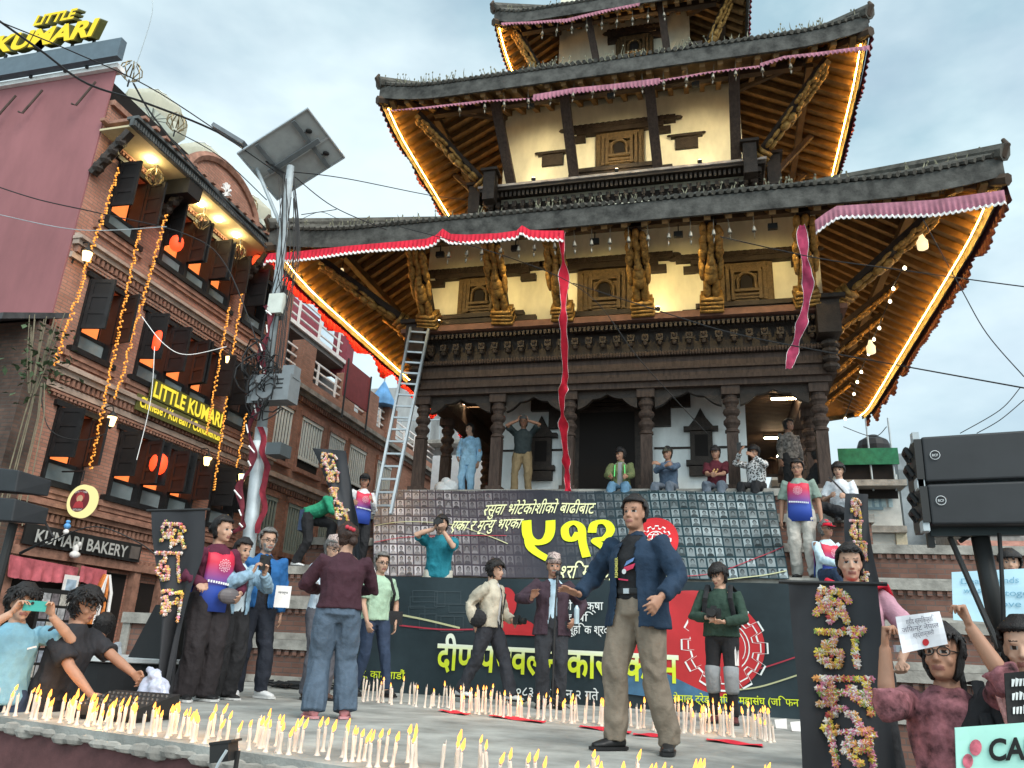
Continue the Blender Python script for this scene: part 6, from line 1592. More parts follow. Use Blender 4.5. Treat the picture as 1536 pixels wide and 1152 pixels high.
    b.tube([hp2(0, -.078, .012), hp2(0, -.096, -.018), hp2(0, -.104, -.036), hp2(0, -.085, -.046)], [.008, .011, .016, .010], 8)
    for sg in (1, -1):
        b.ell(hp2(sg*.014, -.091, -.040), .009, .010, .008, MH); b.ell(hp2(sg*.074, .012, -.008), .010, .022, .033, MH)
        b.ell(hp2(sg*.030, -.078, .022), .024, .012, .008, MH); b.ell(hp2(sg*.044, -.055, -.038), .018, .022, .02, MH)
    b.ell(hp2(0, -.088, -.066), .026, .012, .007, MH); b.ell(hp2(0, -.086, -.077), .022, .012, .008, MH); b.ell(hp2(0, -.078, -.104), .020, .014, .012, MH)
    vs, fs, nn = remesh(b, vox, 2)
    MHi = MH.transposed(); mi = []; face = face or {}
    for f in fs:
        c = sum((vs[i] for i in f), Vector())/len(f); q = MHi @ (c-hc); m = 0
        if q.y < -.03 and abs(q.x) < .075 and q.z > -.13 and (c-hc).length < .16:
            ax_ = abs(q.x)
            if -.0075 < q.z < .0095 and .016 < ax_ < .046: m = 3 if abs(ax_-.031) < .0085 else 2
            elif .024 < q.z < .031 and .016 < ax_ < .050: m = 5
            elif -.083 < q.z < -.061 and ax_ < .027 and q.y < -.07: m = 1
            if face.get('moustache') and -.062 < q.z < -.047 and ax_ < .034: m = 4
            if face.get('beard') and (q.z < -.083 or (-.062 < q.z < -.047 and ax_ < .036) or (q.z < -.035 and ax_ > .042)): m = 4
        mi.append(m)
    me = mesh_from('person_body', vs, fs, [skin, M_lip, M_eyew, M_pupil, face.get('m', M_beard), M_hairb], mi)
    link_part('body', me, root)
    focus = [(eL, .16, 1.6), (eR, .16, 1.6), (pel+Vector((0, 0, .08)), .2, .8), (shL, .12, .8), (shR, .12, .8)]
    cv = max(vox, .011)
    # ---- trousers
    if leg_m:
        b = MB(); w_ = {'slim': (.100, .082, .060, .052), 'straight': (.108, .095, .078, .068), 'wide': (.118, .115, .105, .105), 'suit': (.108, .098, .082, .078)}[legs]
        for hp_, kn, ft in ((hipL, kL, fL), (hipR, kR, fR)):
            end = ft+(ft-kn).normalized()*(-.015 if legs == 'slim' else .012)
            b.tube([hp_+Vector((0, 0, .07)), hp_.lerp(kn, .15), hp_.lerp(kn, .55), kn, kn.lerp(end, .45), end], [w_[0]*.9, w_[0]*1.03, w_[1], w_[1]*.82, w_[2], w_[3]], 12)
        b.tube([pel+Vector((0, 0, -.12)), pel+Vector((0, .01, -.05)), pel+Vector((0, 0, .04)), pel+Vector((0, 0, .12))], [(.10, .085), (.180*bd, .125*bd), (.170*bd, .115*bd), (.152*bd, .105*bd)], 14, side=hx)
        vs, fs, nn = remesh(b, cv, 2); vs = wrinkle(vs, nn, .017 if legs != 'slim' else .010, 7, seed, [(kL, .18, 1.2), (kR, .18, 1.2), (fL+Vector((0, 0, .06)), .14, 1.5), (fR+Vector((0, 0, .06)), .14, 1.5)])
        lm = leg_m; mi = None
        link_part('trousers', mesh_from('trousers', vs, fs, lm, mi), root)
    # ---- shoes
    if shoe_m:
        for ft, tn in ((fL, g('toeL', 12)), (fR, g('toeR', -12))):
            d = Vector((math.sin(R(tn)), -math.cos(R(tn)), 0)); b = MB(); z0 = ft.z-.07
            b.tube([ft+Vector((0, 0, .02))-d*.01, ft-d*.035+Vector((0, 0, -.03))], [.043, .048], 10)
            b.tube([ft-d*.07+Vector((0, 0, -.032)), ft-d*.03+Vector((0, 0, -.025)), ft+d*.05+Vector((0, 0, -.028)), ft+d*.12+Vector((0, 0, -.038)), ft+d*.175+Vector((0, 0, -.045))], [(.030, .032), (.041, .042), (.045, .036), (.047, .027), (.028, .018)], 12, side=Vector((0, 0, 1)).cross(d))
            vs, fs, nn = remesh(b, .009, 2); o = link_part('shoe', mesh_from('shoe', vs, fs, shoe_m), root)
            b = MB(); sd = Vector((0, 0, 1)).cross(d); pts = [(-.085, .028), (-.06, .044), (0, .046), (.1, .052), (.16, .046), (.196, .02)]
            poly = [(l, w2) for l, w2 in pts]+[(l, -w2) for l, w2 in reversed(pts)]
            b.prism(poly, lambda u, v, e_: ft+d*u+sd*v+Vector((0, 0, e_-.07)), .0, .02); me = b.mesh('sole', P.get('sole', M_shoe)); link_part('sole', me, o)
    # ---- upper garment
    arm_r = {'tee': (.060, .056), 'long': (.058, .046), 'jacket': (.064, .052), 'blazer': (.066, .053), 'kurta': (.060, .052), 'sweater': (.062, .050), 'shirt': (.060, .056)}.get(top, (.06, .05))
    def torso(b, g_=0., hem=-.06, flare=0., sleeve='long'):
        b.tube([pel+Vector((0, 0, hem)), pel+Vector((0, 0, .05)), pel.lerp(che, .5), che, che+Vector((0, 0, .085)), nek+Vector((0, .005, -.04)), nek+Vector((0, .003, -.012)), nek+Vector((0, .003, .008))],
               [(.176*bd+g_+flare, .122*bd+g_+flare*.7), (.168*bd+g_+flare*.5, .120*bd+g_), (.160*bd+g_, .120*bd+g_), (.176*bd+g_, .126*bd+g_), (.160*bd+g_, .100+g_), (.116, .092), (.084, .076), (.068, .066)], 16, side=sx)
        for sh, el, ha in ((shL, eL, hL), (shR, eR, hR)):
            r0, r1 = arm_r[0]+g_*.6, arm_r[1]+g_*.4
            if sleeve == 'short':
                en = sh.lerp(el, .80); b.tube([sh-(sh-che)*.45+Vector((0, 0, -.01)), sh+Vector((0, 0, -.005)), sh.lerp(el, .4), en], [r0*1.0, r0*1.06, r0*1.02, r0*1.06], 12)
            elif sleeve == '3q':
                en = el.lerp(ha, .25); b.tube([sh-(sh-che)*.45, sh, sh.lerp(el, .5), el, en], [r0, r0, r0*.95, r1*1.1, r1*1.25], 12)
            elif sleeve != 'none':
                en = el.lerp(ha, .93); b.tube([sh-(sh-che)*.45+Vector((0, 0, -.01)), sh+Vector((0, 0, -.005)), sh.lerp(el, .5), el, el.lerp(ha, .5), en], [r0, r0*1.02, r0*.95, r1*1.08, r1, r1*.88], 12)
    if top:
        if top in ('blazer', 'jacket') and under_m:
            b = MB(); torso(b, -.006, g('under_hem', -.02), 0, 'none'); vs, fs, nn = remesh(b, cv, 2); vs = wrinkle(vs, nn, .004, 9, seed+5)
            link_part('shirt', mesh_from('shirt', vs, fs, under_m), root)
        hem = {'tee': -.04, 'long': -.06, 'jacket': -.05, 'blazer': -.17, 'kurta': -.45, 'sweater': -.02, 'shirt': -.06}[top]; hem = g('hem', hem)
        slv = {'tee': 'short', 'shirt': 'short', 'kurta': '3q'}.get(top, 'long'); slv = g('sleeve', slv)
        gg = {'jacket': .022, 'blazer': .018, 'kurta': .010, 'tee': .010, 'sweater': .012, 'shirt': .012}.get(top, .006)
        b = MB(); torso(b, gg, hem, {'blazer': .03, 'kurta': .05}.get(top, .006), slv)
        if top in ('blazer', 'shirt', 'jacket'):         # collar
            b.tube([nek+Vector((0, .03, .0)), nek+Vector((0, .0, -.03)), nek+fwd*.06+Vector((0, 0, -.09))], [.070, .078, .05], 10)
        vs, fs, nn = remesh(b, cv, 2); vs = wrinkle(vs, nn, {'jacket': .018, 'sweater': .012, 'blazer': .014}.get(top, .014), 8, seed+2, focus)
        if top in ('blazer', 'jacket') and under_m:
            # open front: a wedge cut from collar to hem, the edges folded back by a thickness
            op = g('open', .05); keep = []; bmw = bmesh.new(); bv = [bmw.verts.new(v) for v in vs]
            for f in fs:
                c = sum((vs[i] for i in f), Vector())/len(f); q = c-pel; along = max(0, min(1, (c.z-(pel.z+hem))/(nek.z-pel.z-hem)))
                ctr = pel.lerp(che, max(0, min(1.2, (c.z-pel.z)/(che.z-pel.z+1e-6))))
                lx = (c-ctr).dot(sx); fy = (c-ctr).dot(fwd)
                hw = op*(1.25-.55*along) if along < .86 else op*(.7+2.0*(along-.86))
                if fy > .03 and abs(lx-g('open_x', 0)) < hw and abs(lx) < .16 and c.z < nek.z-.005: continue
                if c.z < pel.z+hem+.004 and abs(lx) < .2: continue
                bmw.faces.new([bv[i] for i in f])
            bmesh.ops.delete(bmw, geom=[v for v in bmw.verts if not v.link_faces], context='VERTS')
            me = bpy.data.meshes.new('jacket'); bmw.to_mesh(me); bmw.free(); me.materials.append(top_m); me.polygons.foreach_set('use_smooth', [True]*len(me.polygons))
            o = link_part('jacket', me, root); sd = o.modifiers.new('thick', 'SOLIDIFY'); sd.thickness = .007; sd.offset = -1
        else:
            link_part({'tee': 't_shirt', 'kurta': 'kurta', 'sweater': 'sweater', 'shirt': 'shirt', 'jacket': 'jacket', 'blazer': 'blazer'}.get(top, 'top'), mesh_from(top, vs, fs, top_m), root)
    # ---- hair and headgear
    hm = hair_m or M_hair
    if hair not in ('bald', None):
        b = MB(); gr = .012 if hair in ('short', 'bun', 'crop', 'long') else .02
        n = 24; rows = 14
        for j in range(rows+1):
            for k in range(n):
                a = 2*math.pi*k/n; ca, sa = math.cos(a), math.sin(a); z = -.11+.235*j/rows
                i = 0
                while i < len(HEAD)-2 and HEAD[i+1][0] < z: i += 1
                t = max(0, min(1, (z-HEAD[i][0])/(HEAD[i+1][0]-HEAD[i][0]))); A_, B_ = HEAD[i], HEAD[i+1]
                wd, f_, bk = (A_[q]*(1-t)+B_[q]*t for q in (1, 2, 3)); nz = .011*noise.noise((ca*5, sa*5, z*30+seed*5))+gr*(.55 if z < 0 else 1 if z < .09 else 1.3)
                b.v.append(hc+MH @ Vector(((wd+nz)*ca, -(f_+nz)*sa if sa > 0 else -(bk+nz)*sa, z+(.012 if j == rows else 0))))
        def okf(j, k):
            z = -.11+.235*(j+.5)/rows; a = 2*math.pi*(k+.5)/n; sa = math.sin(a)
            fr = {'short': .074, 'crop': .082, 'bun': .078, 'bob': .06, 'long': .074, 'mop': .052, 'fringe': .042, 'recede': .092}.get(hair, .074)
            lim = fr if sa > .45 else fr-(.45-sa)*.11 if sa > -.1 else -.075-.02*(sa < -.5)
            if hair in ('bob', 'long') and sa < .25: lim = -.2
            if hair == 'crop' and sa < .2: lim = max(lim, -.045)
            return z > lim+.008*noise.noise((k*1.3, seed, 0))
        for j in range(rows):
            for k in range(n):
                if okf(j, k): b.face((j*n+k, j*n+(k+1) % n, (j+1)*n+(k+1) % n, (j+1)*n+k))
        b.face([rows*n+k for k in range(n)])
        used = sorted({i for f in b.f for i in f}); mp_ = {u: i for i, u in enumerate(used)}
        me = mesh_from('hair', [b.v[u] for u in used], [tuple(mp_[i] for i in f) for f in b.f], hm); o = link_part('hair', me, root)
        sd = o.modifiers.new('thick', 'SOLIDIFY'); sd.thickness = .016; sd.offset = -1
        c = MB(); nl = 260 if vox < .0096 else 110          # locks of hair lying over the scalp
        for q in range(nl):
            j = rr.randrange(1, rows); k = rr.randrange(n)
            if not okf(min(j, rows-1), k): continue
            p = b.v[j*n+k]; o_ = (p-hc).normalized(); dn = (Vector((0, 0, -1)) if hair not in ('bun', 'recede', 'crop') else MH @ Vector((0, 1, .1)))
            tg = dn-o_*dn.dot(o_)+Vector((rr.uniform(-.7, .7), rr.uniform(-.7, .7), rr.uniform(-.4, .4)))*(1.3 if hair == 'mop' else .6); tg = tg-o_*tg.dot(o_)
            if tg.length < .1: continue
            tg.normalize(); ln = {'mop': .060, 'fringe': .05, 'short': .032, 'crop': .018, 'recede': .026}.get(hair, .04)*rr.uniform(.6, 1.2); up3 = .012 if hair == 'mop' else .005
            c.tube([p+o_*-.004, p+tg*ln*.5+o_*up3, p+tg*ln+o_*(-.008 if hair != 'mop' else .006)], [.010, .008, .002], 5)
        link_part('hair_locks', c.mesh('hair_locks', hm, True), o)
        if hair == 'bun': c = MB(); c.ell(hp2(0, .125, .0 if not P.get('bun_low') else -.05), .045, .035, .045, MH, 10, 8); link_part('hair_bun', c.mesh('hair_bun', hm, True), o)
        if hair == 'long': c = MB(); c.tube([hp2(0, .07, -.02), hp2(0, .10, -.12), hp2(.01, .11, -.26), hp2(.0, .10, -.34)], [(.06, .04), (.065, .04), (.05, .03), (.02, .015)], 10, side=MH @ Vector((1, 0, 0))); link_part('hair_length', c.mesh('hair_length', hm, True), o)
    hg = g('hat', None)
    if hg:
        c = MB(); kind, hmat = hg
        if kind == 'cap':
            c.tube([hp2(0, .004, .035), hp2(0, .006, .07), hp2(0, .008, .10), hp2(0, .01, .135), hp2(0, .01, .142)], [(.088, .105), (.087, .104), (.078, .092), (.045, .055), (.01, .012)], 16, side=MH @ Vector((1, 0, 0)))
            o = link_part('cap', c.mesh('cap', hmat, True), root); c = MB()
            brim = [(.075*math.cos(a), -.075-.085*math.sin(a)) for a in [math.pi*i/10 for i in range(11)]]
            c.prism(brim, lambda u, v, d: hp2(u, v, .038-(-.075-v)*.25+d), 0, .006); link_part('visor', c.mesh('visor', hmat), o)
        else:
            c.tube([hp2(0, .006, .030), hp2(0, .008, .09), hp2(.004, .012, .145), hp2(.006, .02, .158)], [(.086, .104), (.084, .102), (.074, .088), (.02, .03)], 16, side=MH @ Vector((1, 0, 0))); link_part('cloth_cap', c.mesh('cloth_cap', hmat, True), root)
    if g('glasses', False):
        c = MB()
        for sg in (1, -1):
            zz = g('glasses_z', .001); rg = [hp2(sg*.033+.026*math.cos(a), -.096+.012*abs(math.cos(a))*(1 if sg*math.cos(a) > 0 else 0), zz+.020*math.sin(a)) for a in [2*math.pi*i/12 for i in range(13)]]
            c.tube(rg, .0028, 5); c.tube([hp2(sg*.059, -.086, zz+.004), hp2(sg*.078, .01, zz+.006)], .0028, 5)
        c.tube([hp2(-.008, -.098, g('glasses_z', .001)+.004), hp2(.008, -.098, g('glasses_z', .001)+.004)], .0028, 5)
        link_part('glasses', c.mesh('glasses', M_fix), root)
    info = dict(root=root, hc=hc, MH=MH, pel=pel, che=che, nek=nek, shL=shL, shR=shR, eL=eL, eR=eR, hL=hL, hR=hR, kL=kL, kR=kR, fL=fL, fR=fR, sx=sx, fwd=fwd, hp=hp2, bd=bd, s=s,
                W=lambda p: root.matrix_basis @ Vector(p) if False else Vector(pos)+Matrix.Rotation(rz, 3, 'Z') @ (Vector(p)*s))
    return info

def bib(I, m_, emblem=True, g_=.034, lo=-.13, hi=None):
    """sleeveless campaign vest over the clothes: printed front and back panels"""
    pel, che, nek, sx, fw = I['pel'], I['che'], I['nek'], I['sx'], I['fwd']; bd = I['bd']
    rows = [(pel+Vector((0, 0, lo)), .165, .148), (pel+Vector((0, 0, .06)), .16, .142), (pel.lerp(che, .5), .152, .140), (che, .15, .150), (che+Vector((0, 0, .07)), .145, .130), (che+Vector((0, 0, .125)), .13, .06)]
    b = MB(); n = 12
    for sg in (1, -1):
        base = len(b.v)
        for j, (c, w_, d) in enumerate(rows):
            for k in range(n+1):
                t = -1+2*k/n; x = t*w_*bd; y = (d*bd-.004+g_*.3)*math.sqrt(max(0, 1-(t*.78)**2)); 
                dip = -.05*max(0, 1-abs(t)*2.6) if j == len(rows)-1 else 0
                yy = y if j < len(rows)-1 else .045
                b.v.append(c+sx*x+fw*sg*yy+Vector((0, 0, dip)))
        for j in range(len(rows)-1):
            for k in range(n): a = base+j*(n+1)+k; b.face((a, a+1, a+n+2, a+n+1))
    o = link_part('campaign_vest', b.mesh('campaign_vest', m_, True), I['root']); sd = o.modifiers.new('thick', 'SOLIDIFY'); sd.thickness = .006; sd.offset = 0
    if emblem:
        c = MB(); ctr = che+fw*(.158*bd+.016)+Vector((0, 0, -.03)); gear(c, lambda u, v, d: ctr+sx*u+Vector((0, 0, v))+fw*(d-.25*u*u*3), 0, 0, .062, 0, .004, .14)
        link_part('cog_emblem', c.mesh('cog_emblem', mat('pale_pink_print', (.72, .45, .52), .6, noise_amt=0)), o)
        c = MB(); 
        for q in range(11):
            x = -.125+q*.025; ctr2 = pel.lerp(che, .45)+Vector((0, 0, -.0)); yy = .160*bd*math.sqrt(1-(x/.2)**2*.6)+.008; p = ctr2+sx*x+fw*yy+Vector((0, 0, -.012*q*.2)); c.cbox(p, .017, .004, .022)
        link_part('white_lettering', c.mesh('white_lettering', M_text_w), o)
    return o
def vest_mat():
    if 'campaign_vest_print' in _mats: return _mats['campaign_vest_print']
    m = bpy.data.materials.new('campaign_vest_print'); m.use_nodes = True; t = m.node_tree; bs = t.nodes['Principled BSDF']; co = t.nodes.new('ShaderNodeTexCoord'); sp = t.nodes.new('ShaderNodeSeparateXYZ'); t.links.new(co.outputs['Generated'], sp.inputs[0])
    r = t.nodes.new('ShaderNodeValToRGB'); r.color_ramp.elements[0].position = .40; r.color_ramp.elements[0].color = (.02, .06, .34, 1); r.color_ramp.elements[1].position = .78; r.color_ramp.elements[1].color = (.52, .015, .05, 1)
    e = r.color_ramp.elements.new(.55); e.color = (.22, .05, .22, 1); t.links.new(sp.outputs[2], r.inputs[0]); t.links.new(r.outputs[0], bs.inputs['Base Color']); bs.inputs['Roughness'].default_value = .6; _mats['campaign_vest_print'] = m; return m
def camera_body(p, rz, lb, s=1.):
    e = empty('camera', lb, 'camera', p, rz); b = MB(); b.box(-.07*s, .07*s, -.03*s, .03*s, -.048*s, .045*s); b.prism([(-.03*s, .045*s), (.03*s, .045*s), (.022*s, .072*s), (-.022*s, .072*s)], lambda u, v, d: (u, d, v), -.03*s, .03*s); b.box(-.07*s, -.045*s, -.045*s, -.0301*s, -.045*s, .04*s); b.build('camera_body', M_fix, e)
    b = MB(); b.lathe((0, -.03*s, -.002), [(.036*s, 0), (.036*s, .05*s), (.04*s, .055*s), (.04*s, .09*s)], 14, M=Matrix(((1, 0, 0), (0, 0, -1), (0, 1, 0)))); b.build('lens', M_fix, e); return e
def phone(p, rz, lb, m_=None, tilt=0, land=True, s=1.):
    e = empty('phone', lb, 'phone', p, rz); e.rotation_euler = (tilt, 0, rz); w_, h_ = (.15, .072) if land else (.072, .15); b = MB(); b.box(-w_/2*s, w_/2*s, -.005, .005, -h_/2*s, h_/2*s); b.build('phone_body', m_ or M_fix, e)
    b = MB(); b.lathe((-w_*.32*s, -.005, h_*.25*s), [(.011, 0), (.011, .004)], 10, M=Matrix(((1, 0, 0), (0, 0, -1), (0, 1, 0)))); b.lathe((-w_*.14*s, -.005, h_*.25*s), [(.011, 0), (.011, .004)], 10, M=Matrix(((1, 0, 0), (0, 0, -1), (0, 1, 0)))); b.build('phone_lens', M_black, e); return e
def on_stage(px, py): p = at(px, py, Z=0); return Vector((p.x, p.y, 0))
def strap(I, a, c, lb, m_=None, r=.016):
    pts = [I['W'](a), I['W']((Vector(a)+Vector(c))/2+Vector((0, -.0, 0))), I['W'](c)]; b = MB(); b.tube(pts, (r, .004), 8); return b
# ------------------------------------------------------------------ the people of the photograph
C_ = lambda n, c, **k: mat('cloth_'+n, c, k.pop('rough', .85), noise_amt=k.pop('na', .10), noise_scale=k.pop('ns', 9), bump=k.pop('bump', .8), bscale=k.pop('bs', 13), **k)
DARKT = C_('black', (.014, .014, .016)); NAVY = C_('navy', (.012, .028, .055)); KHAKI = C_('khaki', (.185, .150, .115)); JEANS = C_('dark_jeans', (.025, .04, .075))
BLUEGREY = C_('slate_blue', (.065, .095, .135)); MAROONK = C_('dark_plum_knit', (.040, .014, .022)); CREAM = C_('cream_trousers', (.42, .40, .34))
def fc(p, extra=0): return math.atan2(-p[0], p[1])+R(extra)
def spot(px, py, Y, z): q = at(px, py, Y=Y); return Vector((q.x, q.y, z))
HT = lambda px, py, Y, z: at(px, py, Y=Y).z-z
BACKP = C_('black_pack', (.018, .018, .02))
topi_m = mat('patterned_topi', (.42, .17, .24), .8, noise_amt=.55, noise_scale=60, color2=(.62, .50, .45))

# man in the navy blazer, centre of the picture
p = on_stage(958, 1128)
I = person('man in an open navy blazer, black T-shirt and khaki trousers striding on the stage', p, fc(p, -32), 1.665, dict(footL=(.17, .10, .075), footR=(-.13, -.08, .075), handR=(-.36, -.22, 1.0), elbowR=(-.7, .6, -.5), under_hem=.10, handL=(.33, -.24, .98), elbowL=(.7, .8, -.3), curlL=.35, curlR=.2, palmR=(.2, -.3, -.9), palmL=(-.4, -.5, -.6), hand_dirL=(-.15, -.65, -.65), hand_dirR=(-.45, -.6, .3), look=(6, -5, 0), open=.085, hem=-.14, twist=0, shrug=0, toeL=25, toeR=-25),
    SK_A, 'blazer', NAVY, 'suit', KHAKI, M_shoe, 'crop', M_hair, .0075, 3, dict(), DARKT, build=1.15)
ro = I['root']; b = MB(); c = I['pel']+Vector((0, 0, .10)); b.tube([c+Vector((math.sin(a)*.193, -math.cos(a)*.141, 0)) for a in [R(-60+12*k) for k in range(11)]], [(.022, .006)]*11, 6, side=(0, 0, 1)); o = b.build('belt', M_shoe, ro); b = MB(); b.cbox(c+Vector((.0, -.147, 0)), .045, .008, .035); b.build('belt_buckle', M_alu, o)
ch = I['che']; fr = I['fwd']; bb = MB(); PM = [mat('shirt_print_white', (.6, .6, .6), .6, noise_amt=.1), mat('shirt_print_red', (.5, .03, .08), .6, noise_amt=.2), mat('shirt_print_blue', (.12, .22, .45), .6, noise_amt=.2), mat('shirt_print_yellow', (.55, .5, .12), .6, noise_amt=.1)]
def chestp(u, v, d): return ch+Vector((u, -.158-d+.9*u*u, v-.08))
put_text(bb, 'REMEMBER', lambda u, v, d: chestp(-.055+.0-v*.9, -.06+u*1.0, d), 0, 0, .14, .03, .02, 3, .006); bb.prism([(-.02, -.03), (.07, .0), (.085, .035), (.0, .01)], chestp, .003, .006, 1); bb.prism([(.0, .015), (.07, .05), (.08, .075), (.02, .05)], chestp, .003, .006, 2); disc(bb, chestp, .0, -.02, .018, 0, .008, 12); bb.prism([(-.05, -.075), (.03, -.085), (.03, -.075), (-.05, -.065)], chestp, .003, .005, 1)
bb.build('shirt_print', PM, ro)

# woman seen from behind
p = on_stage(490, 1078)
I = person('woman seen from behind in a dark plum knit top and wide slate blue trousers', p, fc(p, 188), 1.55, dict(footL=(.13, .02, .075), footR=(-.15, .0, .075), handL=(.16, -.30, 1.10), handR=(-.14, -.30, 1.12), elbowL=(.9, .5, -.4), elbowR=(-.9, .5, -.4), look=(22, 4, 0), bun_low=1, toeL=14, toeR=-14, hem=-.0, sole=mat('pink_sole', (.45, .22, .24), .6), glasses=True), SK_B, 'sweater', MAROONK, 'wide', BLUEGREY, mat('dusty_pink_shoe', (.38, .16, .17), .6), 'bun', M_hairb, .009, 5, build=1.12)
b = MB(); q = I['hp'](0.04, .118, .055); 
for k in range(3): b.ell(q+Vector((-.03+.03*k, .0, .01*k)), .022, .018, .02)
b.build('hair_clip', mat('red_hair_clip', (.45, .04, .06), .4, noise_amt=.2), I['root'])
p8 = p
# elderly man in a patterned cap reading
p = on_stage(470, 1050)
I = person('elderly man in a pink patterned cap and pale striped shirt reading from a sheet', p, fc(p, 28), 1.66, dict(handR=(-.05, -.30, 1.14), handL=(.16, -.30, 1.16), elbowR=(-.9, .3, -.5), elbowL=(.9, .3, -.5), look=(5, 14, 0), hat=('topi', topi_m), glasses=True), SK_B, 'shirt', mat('pale_stripe_shirt', (.50, .58, .66), .8, bump=.7, bscale=13, noise_amt=.14, noise_scale=30, stretch=(6, 6, .1)), 'straight', C_('grey_trousers', (.085, .085, .10)), mat('brown_sandal', (.07, .04, .03), .6), 'short', M_hairg, .010, 6, build=1.02)
q = I['W']((.06, -.36, 1.22)); b = MB(); Mq = Matrix.Rotation(fc(p, 20), 3, 'Z') @ Matrix.Rotation(R(-18), 3, 'X'); b.cbox(q, .22, .003, .34, Mq); tag(b.build('paper_sheet', M_hem), 'white sheet of paper held up by the elderly man in the patterned cap', 'paper')
# woman in maroon with the campaign vest, holding the left banner
p = on_stage(288, 1052)
I = person('tall woman in a maroon jacket and red blue vest holding the tapering banner', p, fc(p, 30), 1.70, dict(handR=(-.20, -.26, 1.02), elbowR=(-.7, .7, -.4), handL=(.20, -.2, .98), elbowL=(.9, .5, -.3), look=(22, 2, 0), hand_dirR=(-.8, -.5, .0), palmR=(-.2, .3, -.8), curlR=.9, sole=M_sole), SK_B, 'long', C_('maroon_jacket', (.085, .015, .035)), 'wide', C_('brown_black_trousers', (.022, .018, .02)), M_shoe, 'bun', M_hair, .0095, 7, build=.98)
bib(I, vest_mat(), True)
q = I['W']((.06, -.24, .95)); b = MB(); b.ell(q, .11, .045, .075, Matrix.Rotation(fc(p, 20), 3, 'Z'), 12, 8); tag(b.build('handbag', mat('grey_leather', (.10, .09, .095), .45, noise_amt=.1)), 'grey shoulder bag in front of the woman in the maroon jacket', 'bag')
# young woman in a denim jacket with a phone
p = on_stage(326, 1050)
I = person('young woman in a pale denim jacket taking a picture with her phone', p, fc(p, 36), 1.53, dict(handR=(-.06, -.36, 1.33), handL=(.10, -.34, 1.33), elbowR=(-.8, .1, -.9), elbowL=(.8, .1, -.9), palmR=(.7, -.4, 0), palmL=(-.7, -.4, 0), hand_dirR=(.1, -.3, .9), hand_dirL=(-.1, -.3, .9), curlR=.7, curlL=.7, look=(4, 10, 0), open=.06, sole=M_sole), SK_B, 'jacket', mat('pale_denim', (.22, .34, .44), .85, noise_amt=.22, noise_scale=10, bump=.8, bscale=15), 'wide', DARKT, M_shoe, 'bun', M_hair, .0095, 8, under_m=mat('pale_blue_top', (.50, .60, .66), .8), build=1.05)
phone(I['W']((.02, -.39, 1.44)), fc(p, 36), 'dark phone held up by the young woman in the denim jacket', land=False)
# grey bearded man in the blue jacket
p = on_stage(366, 1046)
I = person('grey bearded man in a bright blue zip jacket beside the denim jacket woman', p, fc(p, 14), 1.70, dict(footL=(.13, -.12, .075), handL=(.26, .02, .82), handR=(-.24, .0, .84), look=(10, 0, 0), open=.055, toeL=30, sole=M_sole, glasses=True), SK_B, 'jacket', C_('bright_blue', (.018, .10, .27)), 'straight', C_('ink', (.014, .017, .026)), mat('white_trainer', (.55, .55, .55), .5, noise_amt=.05), 'recede', M_hairg, .0095, 9, dict(beard=1, m=M_beard), under_m=DARKT, build=1.05)
q = at(424, 895, Y=p.y-.1); b = MB(); b.cbox(q, .16, .003, .22, Matrix.Rotation(R(20), 3, 'Z')); n = MB(); put_text(n, 'मञ्च', lambda u, v, d: q+Matrix.Rotation(R(20), 3, 'Z') @ Vector((u, -.004, v)), -.05, .03, .1, .02); o = b.build('paper_sheet', M_hem); n.build('lettering', M_fix, o); tag(o, 'small printed white sheet beside the man in the blue jacket', 'paper')
# man in the mint T-shirt
p = spot(573, 826, 8.9, 0)
I = person('grey haired man in a mint T-shirt with a camera bag on his hip', p, fc(p, 30), 1.62, dict(footL=(.16, -.14, .075), footR=(-.12, .10, .075), handL=(.26, -.06, .86), handR=(-.20, -.16, .86), elbowL=(.9, .6, 0), look=(-6, 2, 0), glasses=True), SK_B, 'tee', C_('mint', (.32, .45, .33)), 'slim', JEANS, M_shoe, 'recede', M_hairg, .010, 10)
b = MB(); b.cbox(I['W']((.25, .0, .93)), .20, .14, .16, Matrix.Rotation(fc(p, 30), 3, 'Z')); b.tube([I['W'](v) for v in ((.22, -.0, 1.0), (.17, -.13, 1.22), (.10, -.09, 1.43), (.05, .06, 1.45))], (.018, .005), 6); tag(b.build('camera_bag', BACKP), 'black camera bag slung on the man in the mint T-shirt', 'bag')
# man climbing the steps in green
p = spot(462, 860, 11.95, 1.72)
I = person('man in a green shirt and black trousers bending over as he climbs the brick steps', p, fc(p, 75), 1.66, dict(pelvis=(0, .12, .90), chest=(.02, -.30, .19), neck=(0, -.14, .10), head=(0, -.08, .12), footL=(.10, -.28, .36), footR=(-.10, .22, .075), handL=(.18, -.62, .86), handR=(-.14, -.58, .92), look=(0, 25, 0)), SK_A, 'long', C_('green', (.02, .22, .12)), 'straight', DARKT, mat('white_trainer', (0, 0, 0)), 'short', M_hair, .011, 11)
b = MB(); b.hexa([I['W'](Vector((x, y, z))) for z in (.62, .98) for x, y in ((-.16, .1), (.17, .1), (.17, .24), (-.16, .24))]); tag(b.build('waist_jacket', JEANS), 'blue jacket tied round the waist of the climbing man in green', 'jacket')
# man in a black cap with vest, by the end of the upper banner
p = spot(546, 722, 12.1, 1.72)
I = person('man in a black cap and red white blue vest left of the upper banner', p, fc(p, 20), 1.62, dict(handR=(-.28, -.26, 1.12), handL=(.10, -.26, 1.20), look=(-25, 4, 0), hat=('cap', DARKT)), SK_A, 'long', C_('white_sleeves', (.55, .55, .56)), 'straight', DARKT, M_shoe, 'short', M_hair, .011, 12)
bib(I, vest_mat(), True)
